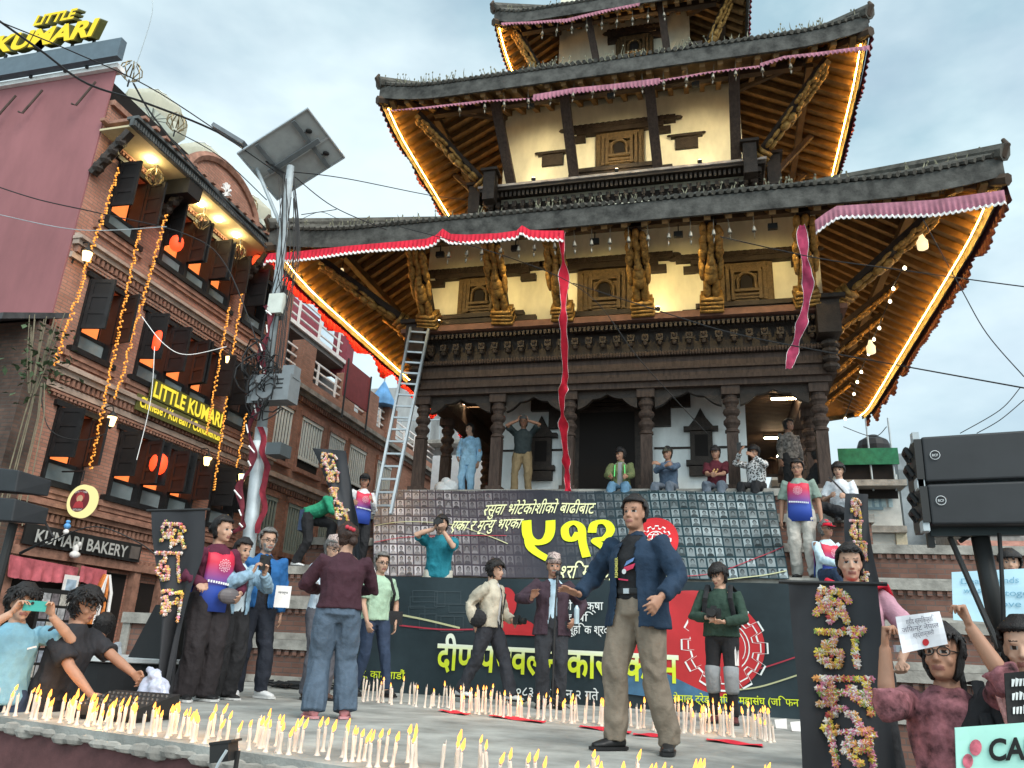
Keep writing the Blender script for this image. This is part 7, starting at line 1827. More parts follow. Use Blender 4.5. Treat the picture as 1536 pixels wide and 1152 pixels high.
# photographer in teal on the lower step
p = spot(664, 770, 10.38, RISE)
I = person('photographer in a teal polo shirt aiming a camera before the portrait banner', p, fc(p, -8), 1.76, dict(handR=(-.07, -.20, 1.50), handL=(.06, -.25, 1.47), elbowR=(-.8, .2, -.5), elbowL=(.6, -.2, -.8), palmR=(.8, 0, 0), palmL=(0, .2, .9), hand_dirR=(.3, -.3, .6), hand_dirL=(-.2, -.5, .4), curlR=.9, curlL=.9, look=(-6, 4, 0)), SK_B, 'shirt', C_('teal', (.012, .155, .20)), 'straight', CREAM, M_shoe, 'short', M_hair, .010, 13)
camera_body(I['W']((-.02, -.20, 1.585)), fc(p, -8), 'black camera held to the eye of the photographer in teal', .95)
# walking photographer
p = spot(740, 842, 9.0, 0)
I = person('young man in a cream and grey jacket walking past the banner with a shoulder bag', p, fc(p, 62), 1.58, dict(footL=(.08, -.30, .08), footR=(-.08, .32, .12), handL=(.18, -.22, .98), handR=(-.20, .10, .92), elbowL=(.7, .9, -.2), look=(10, 4, 0), toeL=4, toeR=-4, open=.05), SK_B, 'jacket', mat('cream_grey_jacket', (.42, .38, .30), .85, bump=.7, bscale=13, noise_amt=.3, noise_scale=3), 'straight', C_('charcoal_jeans', (.03, .032, .04)), mat('white_trainer', (0, 0, 0)), 'mop', M_hair, .010, 14, under_m=mat('pale_top', (.5, .5, .5), .8))
b = MB(); b.ell(I['W']((-.22, .06, .98)), .06, .12, .10, Matrix.Rotation(fc(p, 62), 3, 'Z'), 12, 8); b.tube([I['W'](v) for v in ((-.2, .08, 1.1), (-.10, .16, 1.35), (.10, .05, 1.45), (.16, -.12, 1.30), (.0, -.17, 1.05))], (.02, .005), 6); tag(b.build('shoulder_bag', BACKP), 'black shoulder bag on the walking young man in the cream jacket', 'bag')
camera_body(I['W']((.16, -.30, .98)), fc(p, 62), 'black camera in the hand of the walking young man', .9)
# speaker with the microphone
p = on_stage(824, 1063)
I = person('grey haired man in a pink cap and dark plum suit speaking at a microphone', p, fc(p, 5), 1.63, dict(handR=(-.26, -.28, 1.18), elbowR=(-.9, .3, -.5), handL=(.26, -.14, .98), elbowL=(.9, .5, -.3), look=(6, 4, 0), palmR=(.3, -.7, .1), hand_dirR=(.2, -.4, .8), open=.05, hat=('topi', topi_m), hem=-.14), SK_A, 'blazer', C_('plum_suit', (.042, .024, .034)), 'suit', C_('charcoal_suit', (.028, .03, .036)), M_shoe, 'crop', M_hairg, .0095, 15, dict(moustache=1, m=M_beard), under_m=mat('pale_blue_shirt', (.42, .56, .66), .8), build=1.04)
q = I['W']((.03, -.20, 1.40)); e = empty('microphone_stand', 'thin microphone stand in front of the man in the pink cap', 'microphone', (q.x, q.y, 0)); z = q.z
b = MB(); b.tube([(0, -.08, .02), (0, -.06, 1.05)], .011, 8); b.tube([(0, -.06, 1.05), (0, 0, z-.02)], .009, 8)
for k in range(3): b.tube([(0, -.08, .12), (.24*math.cos(2.1*k), -.08+.24*math.sin(2.1*k), .012)], .009, 6)
b.build('stand', M_fix, e)
b = MB(); b.tube([(0, .0, z-.03), (0, .04, z+.06)], [.014, .019], 8); b.build('microphone_handle', M_fix, e); b = MB(); b.ell((0, .05, z+.085), .033, .033, .038, nu=10, nv=8); b.build('microphone_head', M_black, e, True)
b = MB(); b.lathe(I['W']((.27, -.19, .93)), [(.012, .2), (.014, .19), (.03, .16), (.031, .0)][::-1], 10); tag(b.build('water_bottle', mat('clear_bottle', (.35, .45, .5), .1, spec=.6)), 'small water bottle in the hand of the man at the microphone', 'bottle')
# young photographer at right
p = on_stage(1088, 1086)
I = person('young photographer in a dark green sweater and black grey trousers looking down at a camera', p, fc(p, -12), 1.52, dict(handR=(-.10, -.27, 1.10), handL=(.08, -.26, 1.06), elbowR=(-.9, .4, -.4), elbowL=(.9, .4, -.4), look=(-30, 16, 0), palmR=(.6, -.2, -.5), palmL=(-.3, .1, .9), curlR=.9, curlL=.8), SK_B, 'sweater', C_('dark_green', (.022, .045, .032)), 'slim', DARKT, mat('dark_red_shoe', (.08, .02, .02), .6), 'fringe', M_hair, .0095, 16, build=1.08)
for kk, hh, ff in ((I['kL'], None, I['fL']), (I['kR'], None, I['fR'])):
    b = MB(); d = (ff-kk).normalized(); up2 = (kk-(I['pel']+Vector((.09 if kk.x > 0 else -.09, 0, 0)))).normalized(); b.tube([kk-up2*.10, kk, kk+d*.14, kk+d*.17], [.088, .082, .078, .07], 12)
    me = b.mesh('knee_panel', C_('grey_panel', (.21, .22, .23)), True); link_part('knee_panel', me, I['root'])
b = MB()
for q in range(3): b.bar(I['pel']+Vector((.155+.012*q, -.06+.03*q, .02)), I['kL']+Vector((.06+.01*q, -.03+.02*q, .12)), .012, .012)
b.build('side_stripes', M_hem, I['root'])
camera_body(I['W']((-.01, -.31, 1.15)), fc(p, -12), 'black camera held by the young photographer in dark green', .95)
e = empty('backpack', 'dark backpack worn by the young photographer in dark green', 'backpack', p, fc(p, -12)); s = I['s']; b = MB(); b.ell((0, .20*s, 1.18*s), .19*s, .12*s, .27*s, nu=14, nv=10); b.build('pack', C_('dark_olive_pack', (.02, .024, .02)), e, True)
for sg in (1, -1): b = MB(); b.tube([Vector(v)*s for v in ((sg*.15, .12, 1.42), (sg*.13, -.04, 1.47), (sg*.14, -.145, 1.32), (sg*.17, -.10, 1.12), (sg*.18, .1, 1.02))], [(.025, .008)]*5, 8); b.build('strap', BACKP, e)
# woman behind the right-hand flower banner
p = spot(1272, 822, 5.5, -.22)
I = person('woman in pink with sunglasses on her hair holding the large flower banner', p, fc(p, 6), HT(1278, 822, 5.5, -.22), dict(handL=(.235, -.20, .94), elbowL=(.9, .3, 0), handR=(-.2, -.1, 1.1), look=(0, 0, 0), hand_dirL=(-.1, -.5, -.6), palmL=(-.4, -.8, 0), curlL=.9, glasses=True, glasses_z=.085), SK_B, 'tee', C_('dusty_pink', (.45, .24, .30)), 'wide', DARKT, M_shoe, 'bun', M_hair, .008, 17, build=1.03)
b = MB(); b.lathe(I['W']((.245, -.14, 1.02)), [(.034, -.02), (.034, .02)], 12); b.cbox(I['W']((.265, -.18, 1.02)), .03, .02, .04); b.build('wrist_watch', M_alu, None); tag(bpy.data.objects['wrist_watch'], 'steel wrist watch of the woman holding the large flower banner', 'watch')
b = MB(); b.tube([I['W'](v) for v in ((-.17, -.08, 1.46), (-.05, -.12, 1.40), (.08, -.12, 1.40), (.19, -.05, 1.44), (.23, .04, 1.36))], [(.05, .02)]*5, 8); tag(b.build('scarf', M_red, smooth=True), 'red scarf over the shoulders of the woman behind the flower banner', 'scarf')
b = MB(); bx = Vector((p.x, p.y, -.85)); b.box(bx.x-.45, bx.x+.45, bx.y-.3, bx.y+.3, -.85, -.22); tag(b.build('stone_block', M_stone), 'low stone block under the woman with the large flower banner', 'block')
# woman in the patterned maroon tunic
p = spot(1410, 950, 4.05, -.84)
kurta = mat('patterned_maroon', (.17, .035, .06), .85, bump=.7, bscale=13, noise_amt=.6, noise_scale=14, color2=(.36, .14, .16))
I = person('woman in a patterned maroon tunic holding a white sheet above her head', p, fc(p, -4), HT(1404, 943, 4.05, -.84), dict(handR=(-.215, -.26, 1.60), elbowR=(-.12, -.5, -.8), handL=(.14, -.28, 1.70), elbowL=(.55, -.45, -.6), look=(-12, -6, 0), palmR=(.9, 0, 0), palmL=(-.9, -.2, 0), hand_dirR=(.1, 0, 1), hand_dirL=(-.2, 0, 1), curlR=1.1, curlL=1.1, glasses=True, bun_low=1, sleeve='3q'), SK_A, 'kurta', kurta, 'wide', DARKT, M_shoe, 'long', M_hair, .0075, 18, build=1.0)
b = MB(); e_, h_ = I['eL'], I['hL']; s0 = I['shL']; 
b.grid(lambda u, v: I['W'](s0.lerp(e_, .35+.75*u)+Vector((.035*math.sin(u*9)+.05*v, -.05*math.cos(v*3)+.03*math.sin(u*14), -.02-(.30+.05*math.sin(u*7))*v))), 14, 8); tag(b.build('shawl', mat('pink_lace', (.45, .24, .23), .85, noise_amt=.5, noise_scale=22), smooth=True), 'pink lace shawl hanging from the raised arm of the woman in maroon', 'shawl')
b = MB(); b.tube([I['W'](v) for v in ((.10, .09, 1.46), (.13, -.07, 1.47), (.15, -.155, 1.30), (.15, -.16, 1.1), (.18, .02, .95))], [(.025, .008)]*5, 8); tag(b.build('bag_strap', BACKP), 'black bag strap over the shoulder of the woman in maroon', 'strap')
a, d = I['W'](I['hR']+Vector((.005, .01, .06))), I['W'](I['hL']+Vector((-.03, .01, .05)))
pa = [at(px, py, Y=3.72) for px, py in ((1354, 980), (1421, 966), (1409, 917), (1344, 925))]; b = MB(); b.grid(lambda u, v: (pa[0].lerp(pa[1], u)).lerp(pa[3].lerp(pa[2], u), v)+Vector((0, .012*math.sin(u*4+v*2), 0)), 8, 6)
o = b.build('paper_sheet', mat('white_paper', (.66, .66, .70), .7, noise_amt=.04)); tag(o, 'printed white sheet held up by the woman in the maroon tunic', 'paper')
def psurf(P4, off=-.02): return lambda u, v, d: (P4[0].lerp(P4[1], u)).lerp(P4[3].lerp(P4[2], u), v)+Vector((0, .012*math.sin(u*4+v*2)+off-d, 0))
b = MB(); f = psurf(pa, .002); put_text(b, 'शहीद श्रमिकप्रति', lambda u, v, d: f(u, v, d), .2, .74, .62, .13, .0); put_text(b, 'जिफन्ट नेपाल', lambda u, v, d: f(u, v, d), .08, .54, .8, .12, .0); put_text(b, 'श्रद्धाञ्जली', lambda u, v, d: f(u, v, d), .3, .36, .45, .11, .0); b.build('lettering', mat('grey_ink', (.08, .08, .11), .6, noise_amt=0), o)
b = MB(); disc(b, lambda u, v, d: f(u, v, d), .55, .17, .07, 0, .006, 20, ry=.1); b.build('red_seal', M_redprint, o)
# seated and standing people on the right steps
p = spot(1195, 690, 11.95, RISE*3)
I = person('man with glasses in a red blue vest and pale trousers standing on the right steps', p, fc(p, -6), 1.74, dict(handL=(.27, -.02, .84), handR=(-.27, .0, .84), look=(-4, 2, 0), glasses=True), SK_A, 'tee', C_('grey_green_tee', (.20, .26, .22)), 'straight', C_('beige_trousers', (.40, .37, .33)), M_shoe, 'short', M_hair, .011, 19)
bib(I, vest_mat(), True)
p = spot(1258, 712, 13.0, RISE*5-.44)
I = person('young man in a white T-shirt with a black sling seated on the upper step', p, fc(p, -4), 1.66, dict(pelvis=(0, .05, .50), footL=(-.06, -.32, .32), footR=(.14, -.38, .36), kneeL=(.9, -.5, .3), kneeR=(-.9, -.5, .3), handL=(.10, -.26, .66), handR=(-.14, -.24, .68), look=(-4, 4, 0)), SK_B, 'tee', C_('white_tee', (.55, .57, .60)), 'straight', DARKT, M_shoe, 'fringe', M_hair, .011, 20)
b = MB(); b.tube([I['W'](v) for v in ((-.14, -.06, 1.03), (-.03, -.155, .88), (.10, -.16, .70), (.17, -.08, .60))], [(.025, .008)]*4, 8); tag(b.build('sling_strap', BACKP), 'black sling strap across the young man in the white T-shirt', 'strap')
p = spot(1240, 796, 11.7, RISE*3-.44)
I = person('bespectacled man in a red cap and red blue vest seated low on the right steps', p, fc(p, 38), 1.66, dict(pelvis=(0, .05, .50), footL=(.12, -.45, .08), footR=(-.12, -.45, .08), handL=(.16, -.34, .62), handR=(-.14, -.34, .62), look=(10, -4, 0), hat=('cap', M_red), glasses=True), SK_C, 'long', C_('pale_sleeves', (.45, .56, .62)), 'straight', JEANS, M_shoe, 'short', M_hairg, .011, 21)
bib(I, vest_mat(), True)
# people on the veranda
p = spot(786, 625, 14.72, PZ)
I = person('man in a black T-shirt and khaki trousers standing in the veranda with a raised phone', p, fc(p, -4), 1.68, dict(handR=(-.10, -.24, 1.56), handL=(.10, -.22, 1.56), elbowR=(-.9, .0, -.4), elbowL=(.9, .0, -.1), palmR=(.7, -.4, 0), palmL=(-.7, -.4, 0), hand_dirR=(.3, -.1, .8), hand_dirL=(-.3, -.1, .8), curlR=.7, curlL=.7, look=(0, 4, 0), footL=(.16, 0, .075), footR=(-.14, 0, .075)), SK_C, 'tee', C_('charcoal_tee', (.022, .03, .032)), 'straight', C_('ochre_khaki', (.21, .15, .08)), M_shoe, 'short', M_hair, .012, 22)
phone(I['W']((0, -.26, 1.63)), fc(p, -4), 'phone raised by the man in black standing in the veranda')
p = spot(705, 657, 15.1, PZ)
I = person('young man in a loose pale denim shirt and jeans standing by the veranda column', p, fc(p, -20), 1.66, dict(handR=(-.18, -.18, .92), handL=(.24, -.04, .84), look=(-40, 6, 0), hem=-.16), SK_B, 'long', mat('light_denim', (.26, .44, .60), .85, bump=.7, bscale=13, noise_amt=.22, noise_scale=10), 'straight', mat('light_jeans', (.26, .44, .60), .85), M_shoe, 'short', M_hair, .012, 23)
SIT = dict(pelvis=(0, .12, .52), footL=(.12, -.36, .08), footR=(-.12, -.36, .08))
def sitter(px, py, lb, ex, seed, **k):
    p = spot(px, py, 13.98, PZ-.45); pose = dict(SIT); pose.update(k.pop('pose', {})); return person(lb, p, fc(p, ex), k.pop('H', 1.66), pose, k.pop('skin', SK_A), k.pop('top', 'jacket'), k.pop('top_m'), 'straight', k.pop('leg_m', JEANS), M_shoe, k.pop('hair', 'short'), M_hair, .012, seed, **k)
I = sitter(930, 668, 'man in an olive jacket with bright green strips seated on the veranda edge', -6, 24, top_m=C_('olive', (.12, .14, .06)), leg_m=C_('mid_jeans', (.10, .20, .30)), under_m=mat('grey_top', (.25, .25, .25), .8), pose=dict(handL=(.16, -.3, .66), handR=(-.16, -.3, .66), look=(-45, 6, 0), hat=('cap', DARKT)))
b = MB()
for sg in (1, -1): b.bar(I['che']+Vector((sg*.09, -.150, .09)), I['che']+Vector((sg*.10, -.168, -.14)), .018, .008)
b.build('green_strips', mat('fluorescent_strip', (.15, .75, .2), .5, noise_amt=0), I['root'])
sitter(999, 666, 'man in steel blue with a camouflage cap and folded arms seated on the veranda', -16, 25, top='long', top_m=C_('steel_blue', (.075, .11, .165)), leg_m=C_('dusty_jeans', (.10, .12, .15)), pose=dict(handL=(-.06, -.24, .90), handR=(.06, -.26, .86), elbowL=(.9, .2, -.4), elbowR=(-.9, .2, -.4), look=(-8, 2, 0), hat=('cap', mat('camouflage', (.12, .11, .08), .8, noise_amt=.5, noise_scale=30))))
I = sitter(1072, 672, 'man in a maroon printed T-shirt and cap seated on the veranda edge', -6, 26, top='tee', top_m=C_('maroon_tee', (.085, .012, .02)), leg_m=C_('dusty_jeans', (0, 0, 0)), pose=dict(handL=(.05, -.3, .68), handR=(-.05, -.3, .68), look=(-6, 2, 0), hat=('cap', C_('dull_cap', (.05, .04, .04)))))
b = MB(); 
for q in range(5): b.ell(I['che']+Vector((-.04+.02*q, -.152, -.05+.03*math.sin(q*2))), .014, .004, .02)
b.build('gold_print', mat('gold_print', (.55, .32, .12), .6), I['root'])
check = bpy.data.materials.new('black_white_check'); check.use_nodes = True; t = check.node_tree; ck = t.nodes.new('ShaderNodeTexVoronoi'); ck.inputs['Scale'].default_value = 28; cr_ = t.nodes.new('ShaderNodeValToRGB'); cr_.color_ramp.elements[0].position = .42; cr_.color_ramp.elements[1].position = .46; cr_.color_ramp.elements[0].color = (.02, .02, .02, 1); cr_.color_ramp.elements[1].color = (.55, .55, .55, 1); co = t.nodes.new('ShaderNodeTexCoord'); t.links.new(co.outputs['Object'], ck.inputs['Vector']); t.links.new(ck.outputs['Distance'], cr_.inputs[0]); t.links.new(cr_.outputs[0], t.nodes['Principled BSDF'].inputs['Base Color'])
I = sitter(1128, 668, 'young man in a black and white patterned shirt seated by the right column', -20, 27, top='long', top_m=check, leg_m=DARKT, hair='fringe', pose=dict(handR=(-.12, -.30, 1.10), handL=(.12, -.28, 1.0), elbowR=(-.8, .1, -.7), elbowL=(.8, .1, -.7), look=(-14, 8, 0)))
phone(I['W']((-.12, -.34, 1.20)), fc((1, 14)), 'phone held by the young man in the patterned shirt', land=False)
p = spot(1184, 672, 15.2, PZ)
person('man in a dark patterned shirt standing in the shade of the right-hand aisle', p, fc(p, 30), 1.62, dict(look=(35, 2, 0)), SK_C, 'long', mat('dim_pattern', (.05, .045, .05), .85, noise_amt=.6, noise_scale=18, color2=(.25, .22, .2)), 'straight', DARKT, M_shoe, 'short', M_hair, .012, 28)
p = spot(1222, 700, 14.75, PZ-.3)
person('man in black crouching in the shade beside the right corner column', p, fc(p, 120), 1.60, dict(pelvis=(0, .1, .55), chest=(0, -.16, .28), footL=(.12, -.2, .08), footR=(-.12, -.2, .08), handL=(.1, -.3, .8), handR=(-.1, -.3, .8)), SK_C, 'long', DARKT, 'straight', DARKT, M_shoe, 'short', M_hair, .012, 29)
# people in the square at the left
p = spot(38, 880, 4.92, -.85)
I = person('man in a light blue T-shirt filming with a teal phone at the left edge', p, fc(p, 14), HT(38, 880, 4.92, -.85), dict(handR=(-.13, -.34, 1.50), handL=(.13, -.32, 1.50), elbowR=(-.9, -.1, -.6), elbowL=(.9, -.1, -.6), palmR=(.7, -.5, 0), palmL=(-.7, -.5, 0), hand_dirR=(.35, -.1, .8), hand_dirL=(-.3, -.1, .85), curlR=.75, curlL=.75, look=(4, 6, 0)), SK_B, 'tee', C_('light_blue', (.17, .34, .43)), 'straight', JEANS, M_shoe, 'mop', M_hair, .0085, 30)
phone(I['W']((.0, -.36, 1.56)), fc(p, 14), 'phone in a teal case held up by the man in light blue', mat('teal_case', (.04, .30, .27), .5, noise_amt=.05))
b = MB(); f = lambda u, v, d: I['che']+Vector((u, -.148-d+.5*u*u, v)); b.prism([(.07, .0), (.13, .02), (.125, .03), (.07, .012)], f, .0, .003); b.build('chest_mark', M_hem, I['root'])
p = spot(122, 890, 5.25, -.85)
I = person('young man with glasses in a black T-shirt bending over a sound desk', p, fc(p, 52), HT(122, 888, 5.25, -.85)+.04, dict(pelvis=(0, .05, .93), chest=(0, -.06, .32), neck=(0, -.02, .165), handL=(.14, -.50, 1.08), handR=(-.14, -.46, .86), elbowL=(.8, .5, -.3), elbowR=(-.8, .5, -.3), look=(8, 16, 0), glasses=True, curlL=.6), SK_A, 'tee', C_('faded_black', (.022, .022, .026)), 'straight', DARKT, M_shoe, 'mop', M_hair, .0085, 31, build=1.08)
p = spot(152, 925, 7.3, -.85)
I = person('person in a white and navy jersey seen from behind in the square at the left', p, fc(p, 160), 1.62, dict(chest=(0, -.12, .30)), SK_C, 'tee', mat('navy_white_jersey', (.03, .05, .11), .8, noise_amt=.5, noise_scale=2.5, color2=(.5, .55, .6)), 'straight', DARKT, M_shoe, 'mop', M_hair, .011, 32)
# people at the far right
p = spot(1513, 828, 8.0, .0)
I = person('boy with a fringe looking over the pale blue poster at the right edge', spot(1513, 828, 8.0, at(1513, 828, Y=8.0).z-1.5), fc(p, 0), 1.5, dict(handL=(.3, -.2, 1.2), handR=(-.3, -.2, 1.2)), SK_B, 'tee', DARKT, 'straight', DARKT, M_shoe, 'fringe', M_hair, .011, 33)
p = spot(1530, 934, 3.9, at(1530, 934, Y=3.9).z-1.58)
person('woman with black hair at the right edge behind a black poster', p, fc(p, -4), 1.58, dict(handR=(-.2, -.3, 1.1), handL=(.2, -.3, 1.1)), SK_B, 'tee', DARKT, 'wide', DARKT, M_shoe, 'bun', M_hair, .0085, 34)
# ------------------------------------------------------------------ posters at the right
def board(name, lb, pts, Y, m_, wave=.01):
    P4 = [at(px, py, Y=Y) for px, py in pts]; b = MB(); f = lambda u, v, d=0: (P4[0].lerp(P4[1], u)).lerp(P4[3].lerp(P4[2], u), v)+Vector((0, wave*math.sin(u*5+v*2)-d, 0))
    b.grid(lambda u, v: f(u, v), 10, 6); b.grid(lambda u, v: f(1-u, v, -.006), 10, 6); return tag(b.build(name, m_), lb, 'poster'), f
o, f = board('poster', 'mint green hand lettered poster in the bottom right corner', [(1438, 1215), (1640, 1215), (1640, 1075), (1434, 1092)], 2.75, mat('mint_card', (.40, .72, .62), .7, noise_amt=.04))
M_ink = mat('black_ink', (.012, .012, .012), .6, noise_amt=.2)
b = MB(); put_text(b, 'CARE', f, .24, .58, .45, .26, .03, 0, .006); put_text(b, 'DO IT', f, .20, .20, .55, .26, .03, 0, .006); b.build('hand_lettering', M_ink, o)
b = MB(); disc(b, f, .145, .74, .045, 0, .005, 16, ry=.1); disc(b, f, .085, .58, .04, 0, .005, 16, ry=.09); b.build('pink_stamp', mat('pink_stamp_ink', (.5, .12, .16), .6, noise_amt=.4, noise_scale=30), o)
o, f = board('poster', 'pale blue poster with faint writing and a green lizard drawing', [(1430, 930), (1600, 940), (1600, 850), (1428, 858)], 7.4, mat('pale_blue_card', (.42, .62, .72), .7, noise_amt=.04))
b = MB(); 
for s_, u0, v0, wd in (('Dear friends', .08, .74, .5), ('we stand', .1, .56, .3), ('together', .46, .50, .4), ('love', .4, .30, .2)): put_text(b, s_, f, u0, v0, wd, .12, 0, 0, .01)
b.build('faint_writing', mat('faint_blue_ink', (.16, .34, .46), .6, noise_amt=.1), o)
b = MB(); b.prism([(.68, .2), (.76, .18), (.8, .1), (.84, .18), (.92, .16), (.98, .1), (1, .3), (1, .48), (.92, .5), (.84, .44), (.78, .3), (.72, .26)], f, .008, .012); b.build('green_drawing', mat('green_ink', (.04, .42, .12), .6, noise_amt=.15), o)
o, f = board('poster', 'black poster with white brush strokes at the right edge', [(1512, 1085), (1600, 1085), (1600, 1000), (1508, 1010)], 3.4, M_ink)
b = MB(); rr = random.Random(4)
for r_ in range(3):
    for k in range(9):
        u = .10+k*.06; v = .18+r_*.27; b.prism([(u, v), (u+.03, v), (u+.04+rr.random()*.02, v+.14), (u+.005, v+.12+rr.random()*.06)], f, .003, .006)
b.build('white_strokes', M_text_w, o)
# ------------------------------------------------------------------ loudspeakers
def line_array(name, lb, pts, Y, depth, badge, tilt=0.):
    """cabinet with its long back towards us: corners bl, br, tr, tl in the picture at depth Y"""
    P4 = [at(px, py, Y=Y) for px, py in pts]; e = empty(name, lb, 'loudspeaker', P4[0]); q = [p-P4[0] for p in P4]; n = Vector((.12, 1, 0)).normalized()*depth
    m = mat('loudspeaker_black', (.020, .022, .025), .55, noise_amt=.15, noise_scale=3)
    b = MB(); up_ = (q[3]-q[0]); i_ = up_*.10
    b.hexa([q[0], q[1], q[1]+n+i_, q[0]+n+i_, q[3], q[2], q[2]+n-i_, q[3]+n-i_]); o = b.build('cabinet', m, e); bv = o.modifiers.new('bevel', 'BEVEL'); bv.width = .012; bv.segments = 3
    b = MB(); ex = (q[1]-q[0]).normalized(); a = q[0]-ex*.035
    b.prism([(0, .06), (.25, -.02), (.9, .02), (1, .2), (1, .8), (.9, .98), (.25, 1.02), (0, .94)], lambda u, v, d: a+n*(u-.02)+up_*v+ex*d, 0, .034); b.build('end_plate', M_fix, e)
    b = MB()
    for v in (.22, .62): b.tube([a+n*.2+up_*v-ex*.005, a+n*.2+up_*(v+.2)-ex*.03, a+n*.45+up_*(v+.2)-ex*.03, a+n*.45+up_*v-ex*.005], .014, 6)
    b.build('handle', M_black, e)
    b = MB()
    for u_, v_ in ((.06, -.02), (.12, -.03), (.06, 1.0)): b.cbox(a+n*u_+up_*v_+ex*.01, .03, .05, .05)
    b.build('rigging', M_steel, e)
    if badge:
        c = at(badge[0], badge[1], Y=Y)-P4[0]; f = lambda u, v, d: c+ex*u+up_.normalized()*v+Vector((0, -.004-d, 0)); r = badge[2]
        b = MB(); b.tube([f(r*math.cos(t), r*math.sin(t), .002) for t in [2*math.pi*k/20 for k in range(21)]], r*.09, 5); put_text(b, 'RCF', f, -r*.6, -r*.28, r*1.2, r*.55, .02, 0, .003); b.build('maker_badge', mat('silver_badge', (.45, .47, .48), .4, noise_amt=0), e)
    return e
line_array('loudspeaker', 'upper of the two large black loudspeaker cabinets at the right', [(1388, 723), (1620, 714), (1612, 640), (1381, 655)], 4.1, .42, (1402, 683, .022))
line_array('loudspeaker', 'lower of the two large black loudspeaker cabinets at the right', [(1397, 787), (1632, 785), (1626, 718), (1390, 726)], 4.1, .42, (1411, 751, .022))
line_array('loudspeaker', 'upper dark loudspeaker cabinet at the left edge', [(-130, 728), (22, 738), (28, 705), (-130, 686)], 5.6, .35, None)
line_array('loudspeaker', 'lower dark loudspeaker cabinet at the left edge', [(-130, 774), (17, 782), (23, 748), (-130, 734)], 5.6, .35, None)
e = empty('loudspeaker_stand', 'black metal stand carrying the two large loudspeakers at the right', 'stand', (0, 0, 0))
p, q = at(1394, 797, Y=4.25), at(1640, 792, Y=4.25); b = MB(); b.bar(p, q, .045, .055); o = b.build('crossbar', mat('dark_blue_steel', (.03, .045, .05), .5, noise_amt=.15), e); b = MB(); b.bar(p+Vector((0, 0, -.08)), p+Vector((0, 0, .04)), .03, .03); b.build('bar_hook', M_fix, o)
a, c = at(1468, 795, Y=4.3), at(1506, 985, Y=4.3); d = (c-a).normalized(); c = a+d*((a.z+.85)/-d.z); b = MB(); b.tube([a, a.lerp(c, .25), a.lerp(c, .251), c], [.042, .040, .033, .033], 14); b.build('mast', M_fix, e, True)
b = MB(); b.tube([at(1425, 806, Y=4.28), at(1484, 940, Y=4.2), at(1500, 975, Y=4.1)], .014, 6); b.tube([at(1440, 812, Y=4.28), at(1458, 800, Y=4.3)], .012, 6); b.build('brace', M_fix, e)
for px, lb in ((1499, 'black cable hanging from the right loudspeakers'), ):
    b = MB(); b.tube(bez([at(px, 800, Y=4.2), at(px+4, 870, Y=4.18), at(px+6, 940, Y=4.2), at(px-2, 990, Y=4.2), at(px+6, 1020, Y=4.2)], 8), .010, 6); tag(b.build('loudspeaker_cable', M_black), lb, 'cable')
b = MB(); b.tube([at(-10, 765, Y=6), at(60, 770, Y=6), at(80, 805, Y=6), at(30, 830, Y=6)], .014, 6); tag(b.build('loudspeaker_cable', M_black), 'black cable looping under the left loudspeakers', 'cable')
b = MB(); q = at(20, 785, Y=5.8); b.tube([(q.x, q.y, -.85), (q.x, q.y, q.z)], .04, 10)
for k in range(3): b.tube([(q.x, q.y, -.3), (q.x+.5*math.cos(2.1*k), q.y+.5*math.sin(2.1*k), -.84)], .022, 6)
tag(b.build('loudspeaker_stand', M_fix), 'black stand under the loudspeakers at the left edge', 'stand')
# ------------------------------------------------------------------ small things
p = at(336, 1128, Y=SE(-2.6)-.2); e = empty('floodlight', 'small black floodlight clamped to the front edge of the stage', 'floodlight', p)
b = MB(); b.cbox((0, 0, 0), .11, .09, .09, Matrix.Rotation(R(-10), 3, 'Y')); b.cbox((0, -.0, .05), .13, .10, .012, Matrix.Rotation(R(-10), 3, 'Y')); b.build('housing', M_fix, e)
b = MB(); b.tube([(.07, .02, .01), (.07, .02, -.15), (-.02, .05, -.25)], .014, 6); b.build('bracket', M_fix, e); b = MB(); b.tube(bez([(.06, -.07, .02), (.02, -.09, -.1), (.03, -.08, -.3), (.1, -.06, -.5)], 6), .008, 5); b.build('cable', M_steel, e)
p = at(222, 1062, Z=0); b = MB()
for i, (x, y, z, r) in enumerate(((0, 0, .08, .13), (.05, 0, .13, .11), (-.03, .02, .17, .09), (.01, 0, .24, .06), (-.05, 0, .29, .035), (.09, .0, .06, .1))): b.ell(p+Vector((x, y, z)), r, r*.8, r*.9, nu=10, nv=8)
vs, fs, nn = remesh(b, .012, 2); vs = wrinkle(vs, nn, .022, 16, 3); o = link_part('plastic_bag', mesh_from('plastic_bag', vs, fs, mat('lilac_plastic', (.40, .42, .52), .35, spec=.5, noise_amt=.1)), None); tag(o, 'crumpled pale lilac plastic bag beside the foot of the tapering banner', 'bag')
p = at(178, 1045, Y=5.0); e = empty('sound_desk', 'black audio mixing desk on a case in front of the young man in black', 'mixer', (p.x, p.y, -.85)); h = p.z+.85
b = MB(); b.box(-.26, .26, -.1, .3, 0, h-.12); b.build('case', mat('black_case', (.02, .02, .022), .6), e); b = MB(); b.hexa([(-.28, -.14, h-.118), (.28, -.14, h-.118), (.28, .30, h-.118), (-.28, .30, h-.118), (-.28, -.14, h-.06), (.28, -.14, h-.06), (.28, .30, h+.02), (-.28, .30, h+.02)]); o = b.build('mixer', M_fix, e)
b = MB(); 
for i in range(14):
    for j in range(4): b.cbox((-.25+i*.038, -.10+j*.10, h-.049+j*.0182), .008, .014, .02)
b.build('faders', mat('fader_grey', (.12, .12, .12), .5), o)
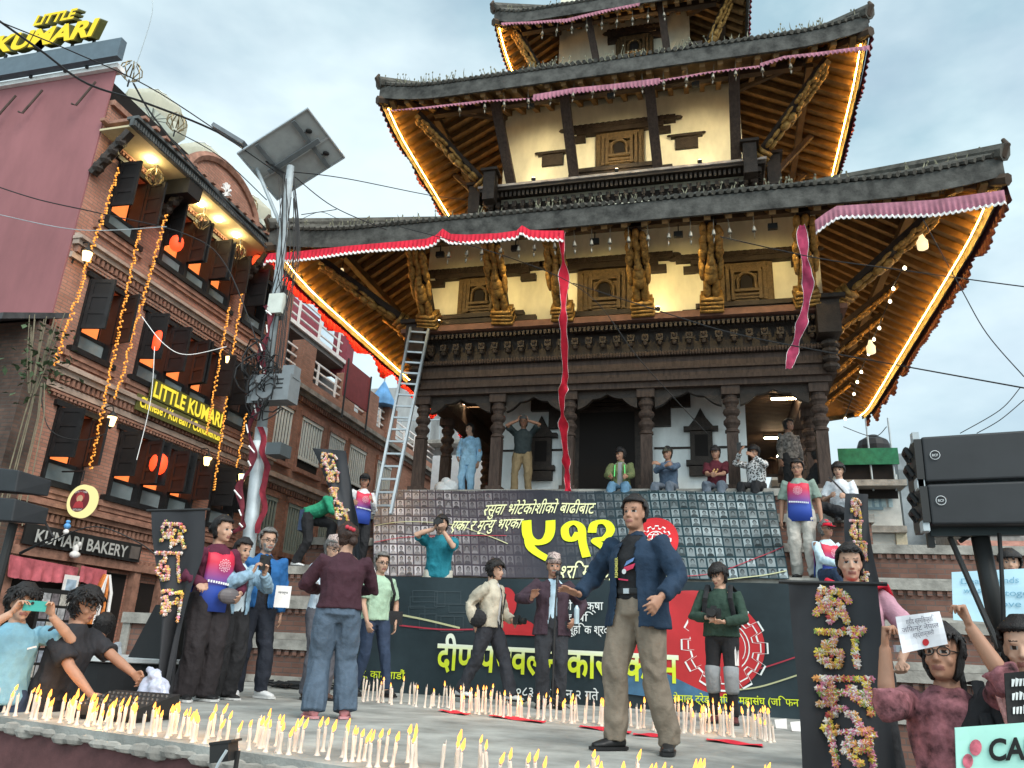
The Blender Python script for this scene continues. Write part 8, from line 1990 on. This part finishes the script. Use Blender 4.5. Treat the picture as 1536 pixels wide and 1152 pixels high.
p = at(55, 1010, Y=5.6); b = MB(); b.lathe((p.x+.25, p.y+.3, -.85), [(.22, 0), (.27, .75), (.29, .76), (.29, .82), (.25, .83)], 18); tag(b.build('red_bin', mat('red_plastic', (.42, .02, .025), .45, noise_amt=.06), smooth=False), 'red plastic bin between the two men at the left', 'bin')
p = at(205, 985, Y=7.4); e = empty('round_table', 'round white topped table with a dark skirt behind the tapering banner', 'table', (p.x, p.y, -.85)); h = p.z+.85
b = MB(); b.lathe((0, 0, h-.05), [(.62, 0), (.65, .01), (.65, .045), (.62, .05)], 28); b.build('table_top', mat('pale_table', (.50, .52, .52), .5), e); b = MB(); b.lathe((0, 0, 0), [(.58, 0), (.6, h-.06)], 28); b.build('skirt', M_black, e)
p = at(232, 960, Y=7.3); b = MB(); b.hexa([p+Vector(v) for v in ((-.25, -.2, -.5), (.3, -.2, -.5), (.3, .2, -.5), (-.25, .2, -.5), (.05, -.15, .35), (.35, -.15, .35), (.35, .15, .35), (.05, .15, .35))]); tag(b.build('monitor_speaker', M_black), 'dark wedge stage monitor behind the tapering banner', 'loudspeaker')
e = empty('stone_pier', 'stone framed brick pier at the left end of the steps', 'pier', (-7.75, 9.3, -.85)); b = MB(); q = at(190, 918, Y=9.3); w_ = at(262, 918, Y=9.3).x-q.x; h = q.z+.85
b.box(q.x+7.75+.12, q.x+7.75+w_, 0, .8, 0, h-.14); b.build('brick_core', M_brick, e); b = MB(); b.box(q.x+7.75-.02, q.x+7.75+w_, -.05, .85, h-.138, h); b.box(q.x+7.75, q.x+7.75+.118, -.03, .8, .0, h-.14); b.build('stone_frame', M_stone, e)
b = MB(); rr = random.Random(6)
for i in range(26):
    x, y = rr.uniform(-5.6, -4.8), rr.uniform(9.2, 9.8); b.tube(bez([(x+rr.gauss(0, .18), y+rr.gauss(0, .1), .015+rr.random()*.05) for k in range(5)], 5), .010, 4)
tag(b.build('cable_heap', M_black), 'heap of tangled black cables on the stage by the brick steps', 'cables')
for px, py, lb in ((1172, 1090, 'small white paper scrap on the stage by the right end of the candles'), (1196, 1094, 'crumpled brown paper scrap beside the white scrap')):
    p = at(px, py, Z=.02); b = MB(); b.hexa([p+Vector(v)*1.0 for v in ((-.05, -.04, -.015), (.05, -.03, -.015), (.04, .05, -.015), (-.05, .04, -.015), (-.06, -.03, .06), (.05, -.02, .075), (.05, .05, .07), (-.04, .05, .05))]); tag(b.build('paper_scrap', M_hem if 'white' in lb else M_wood2), lb, 'scrap')
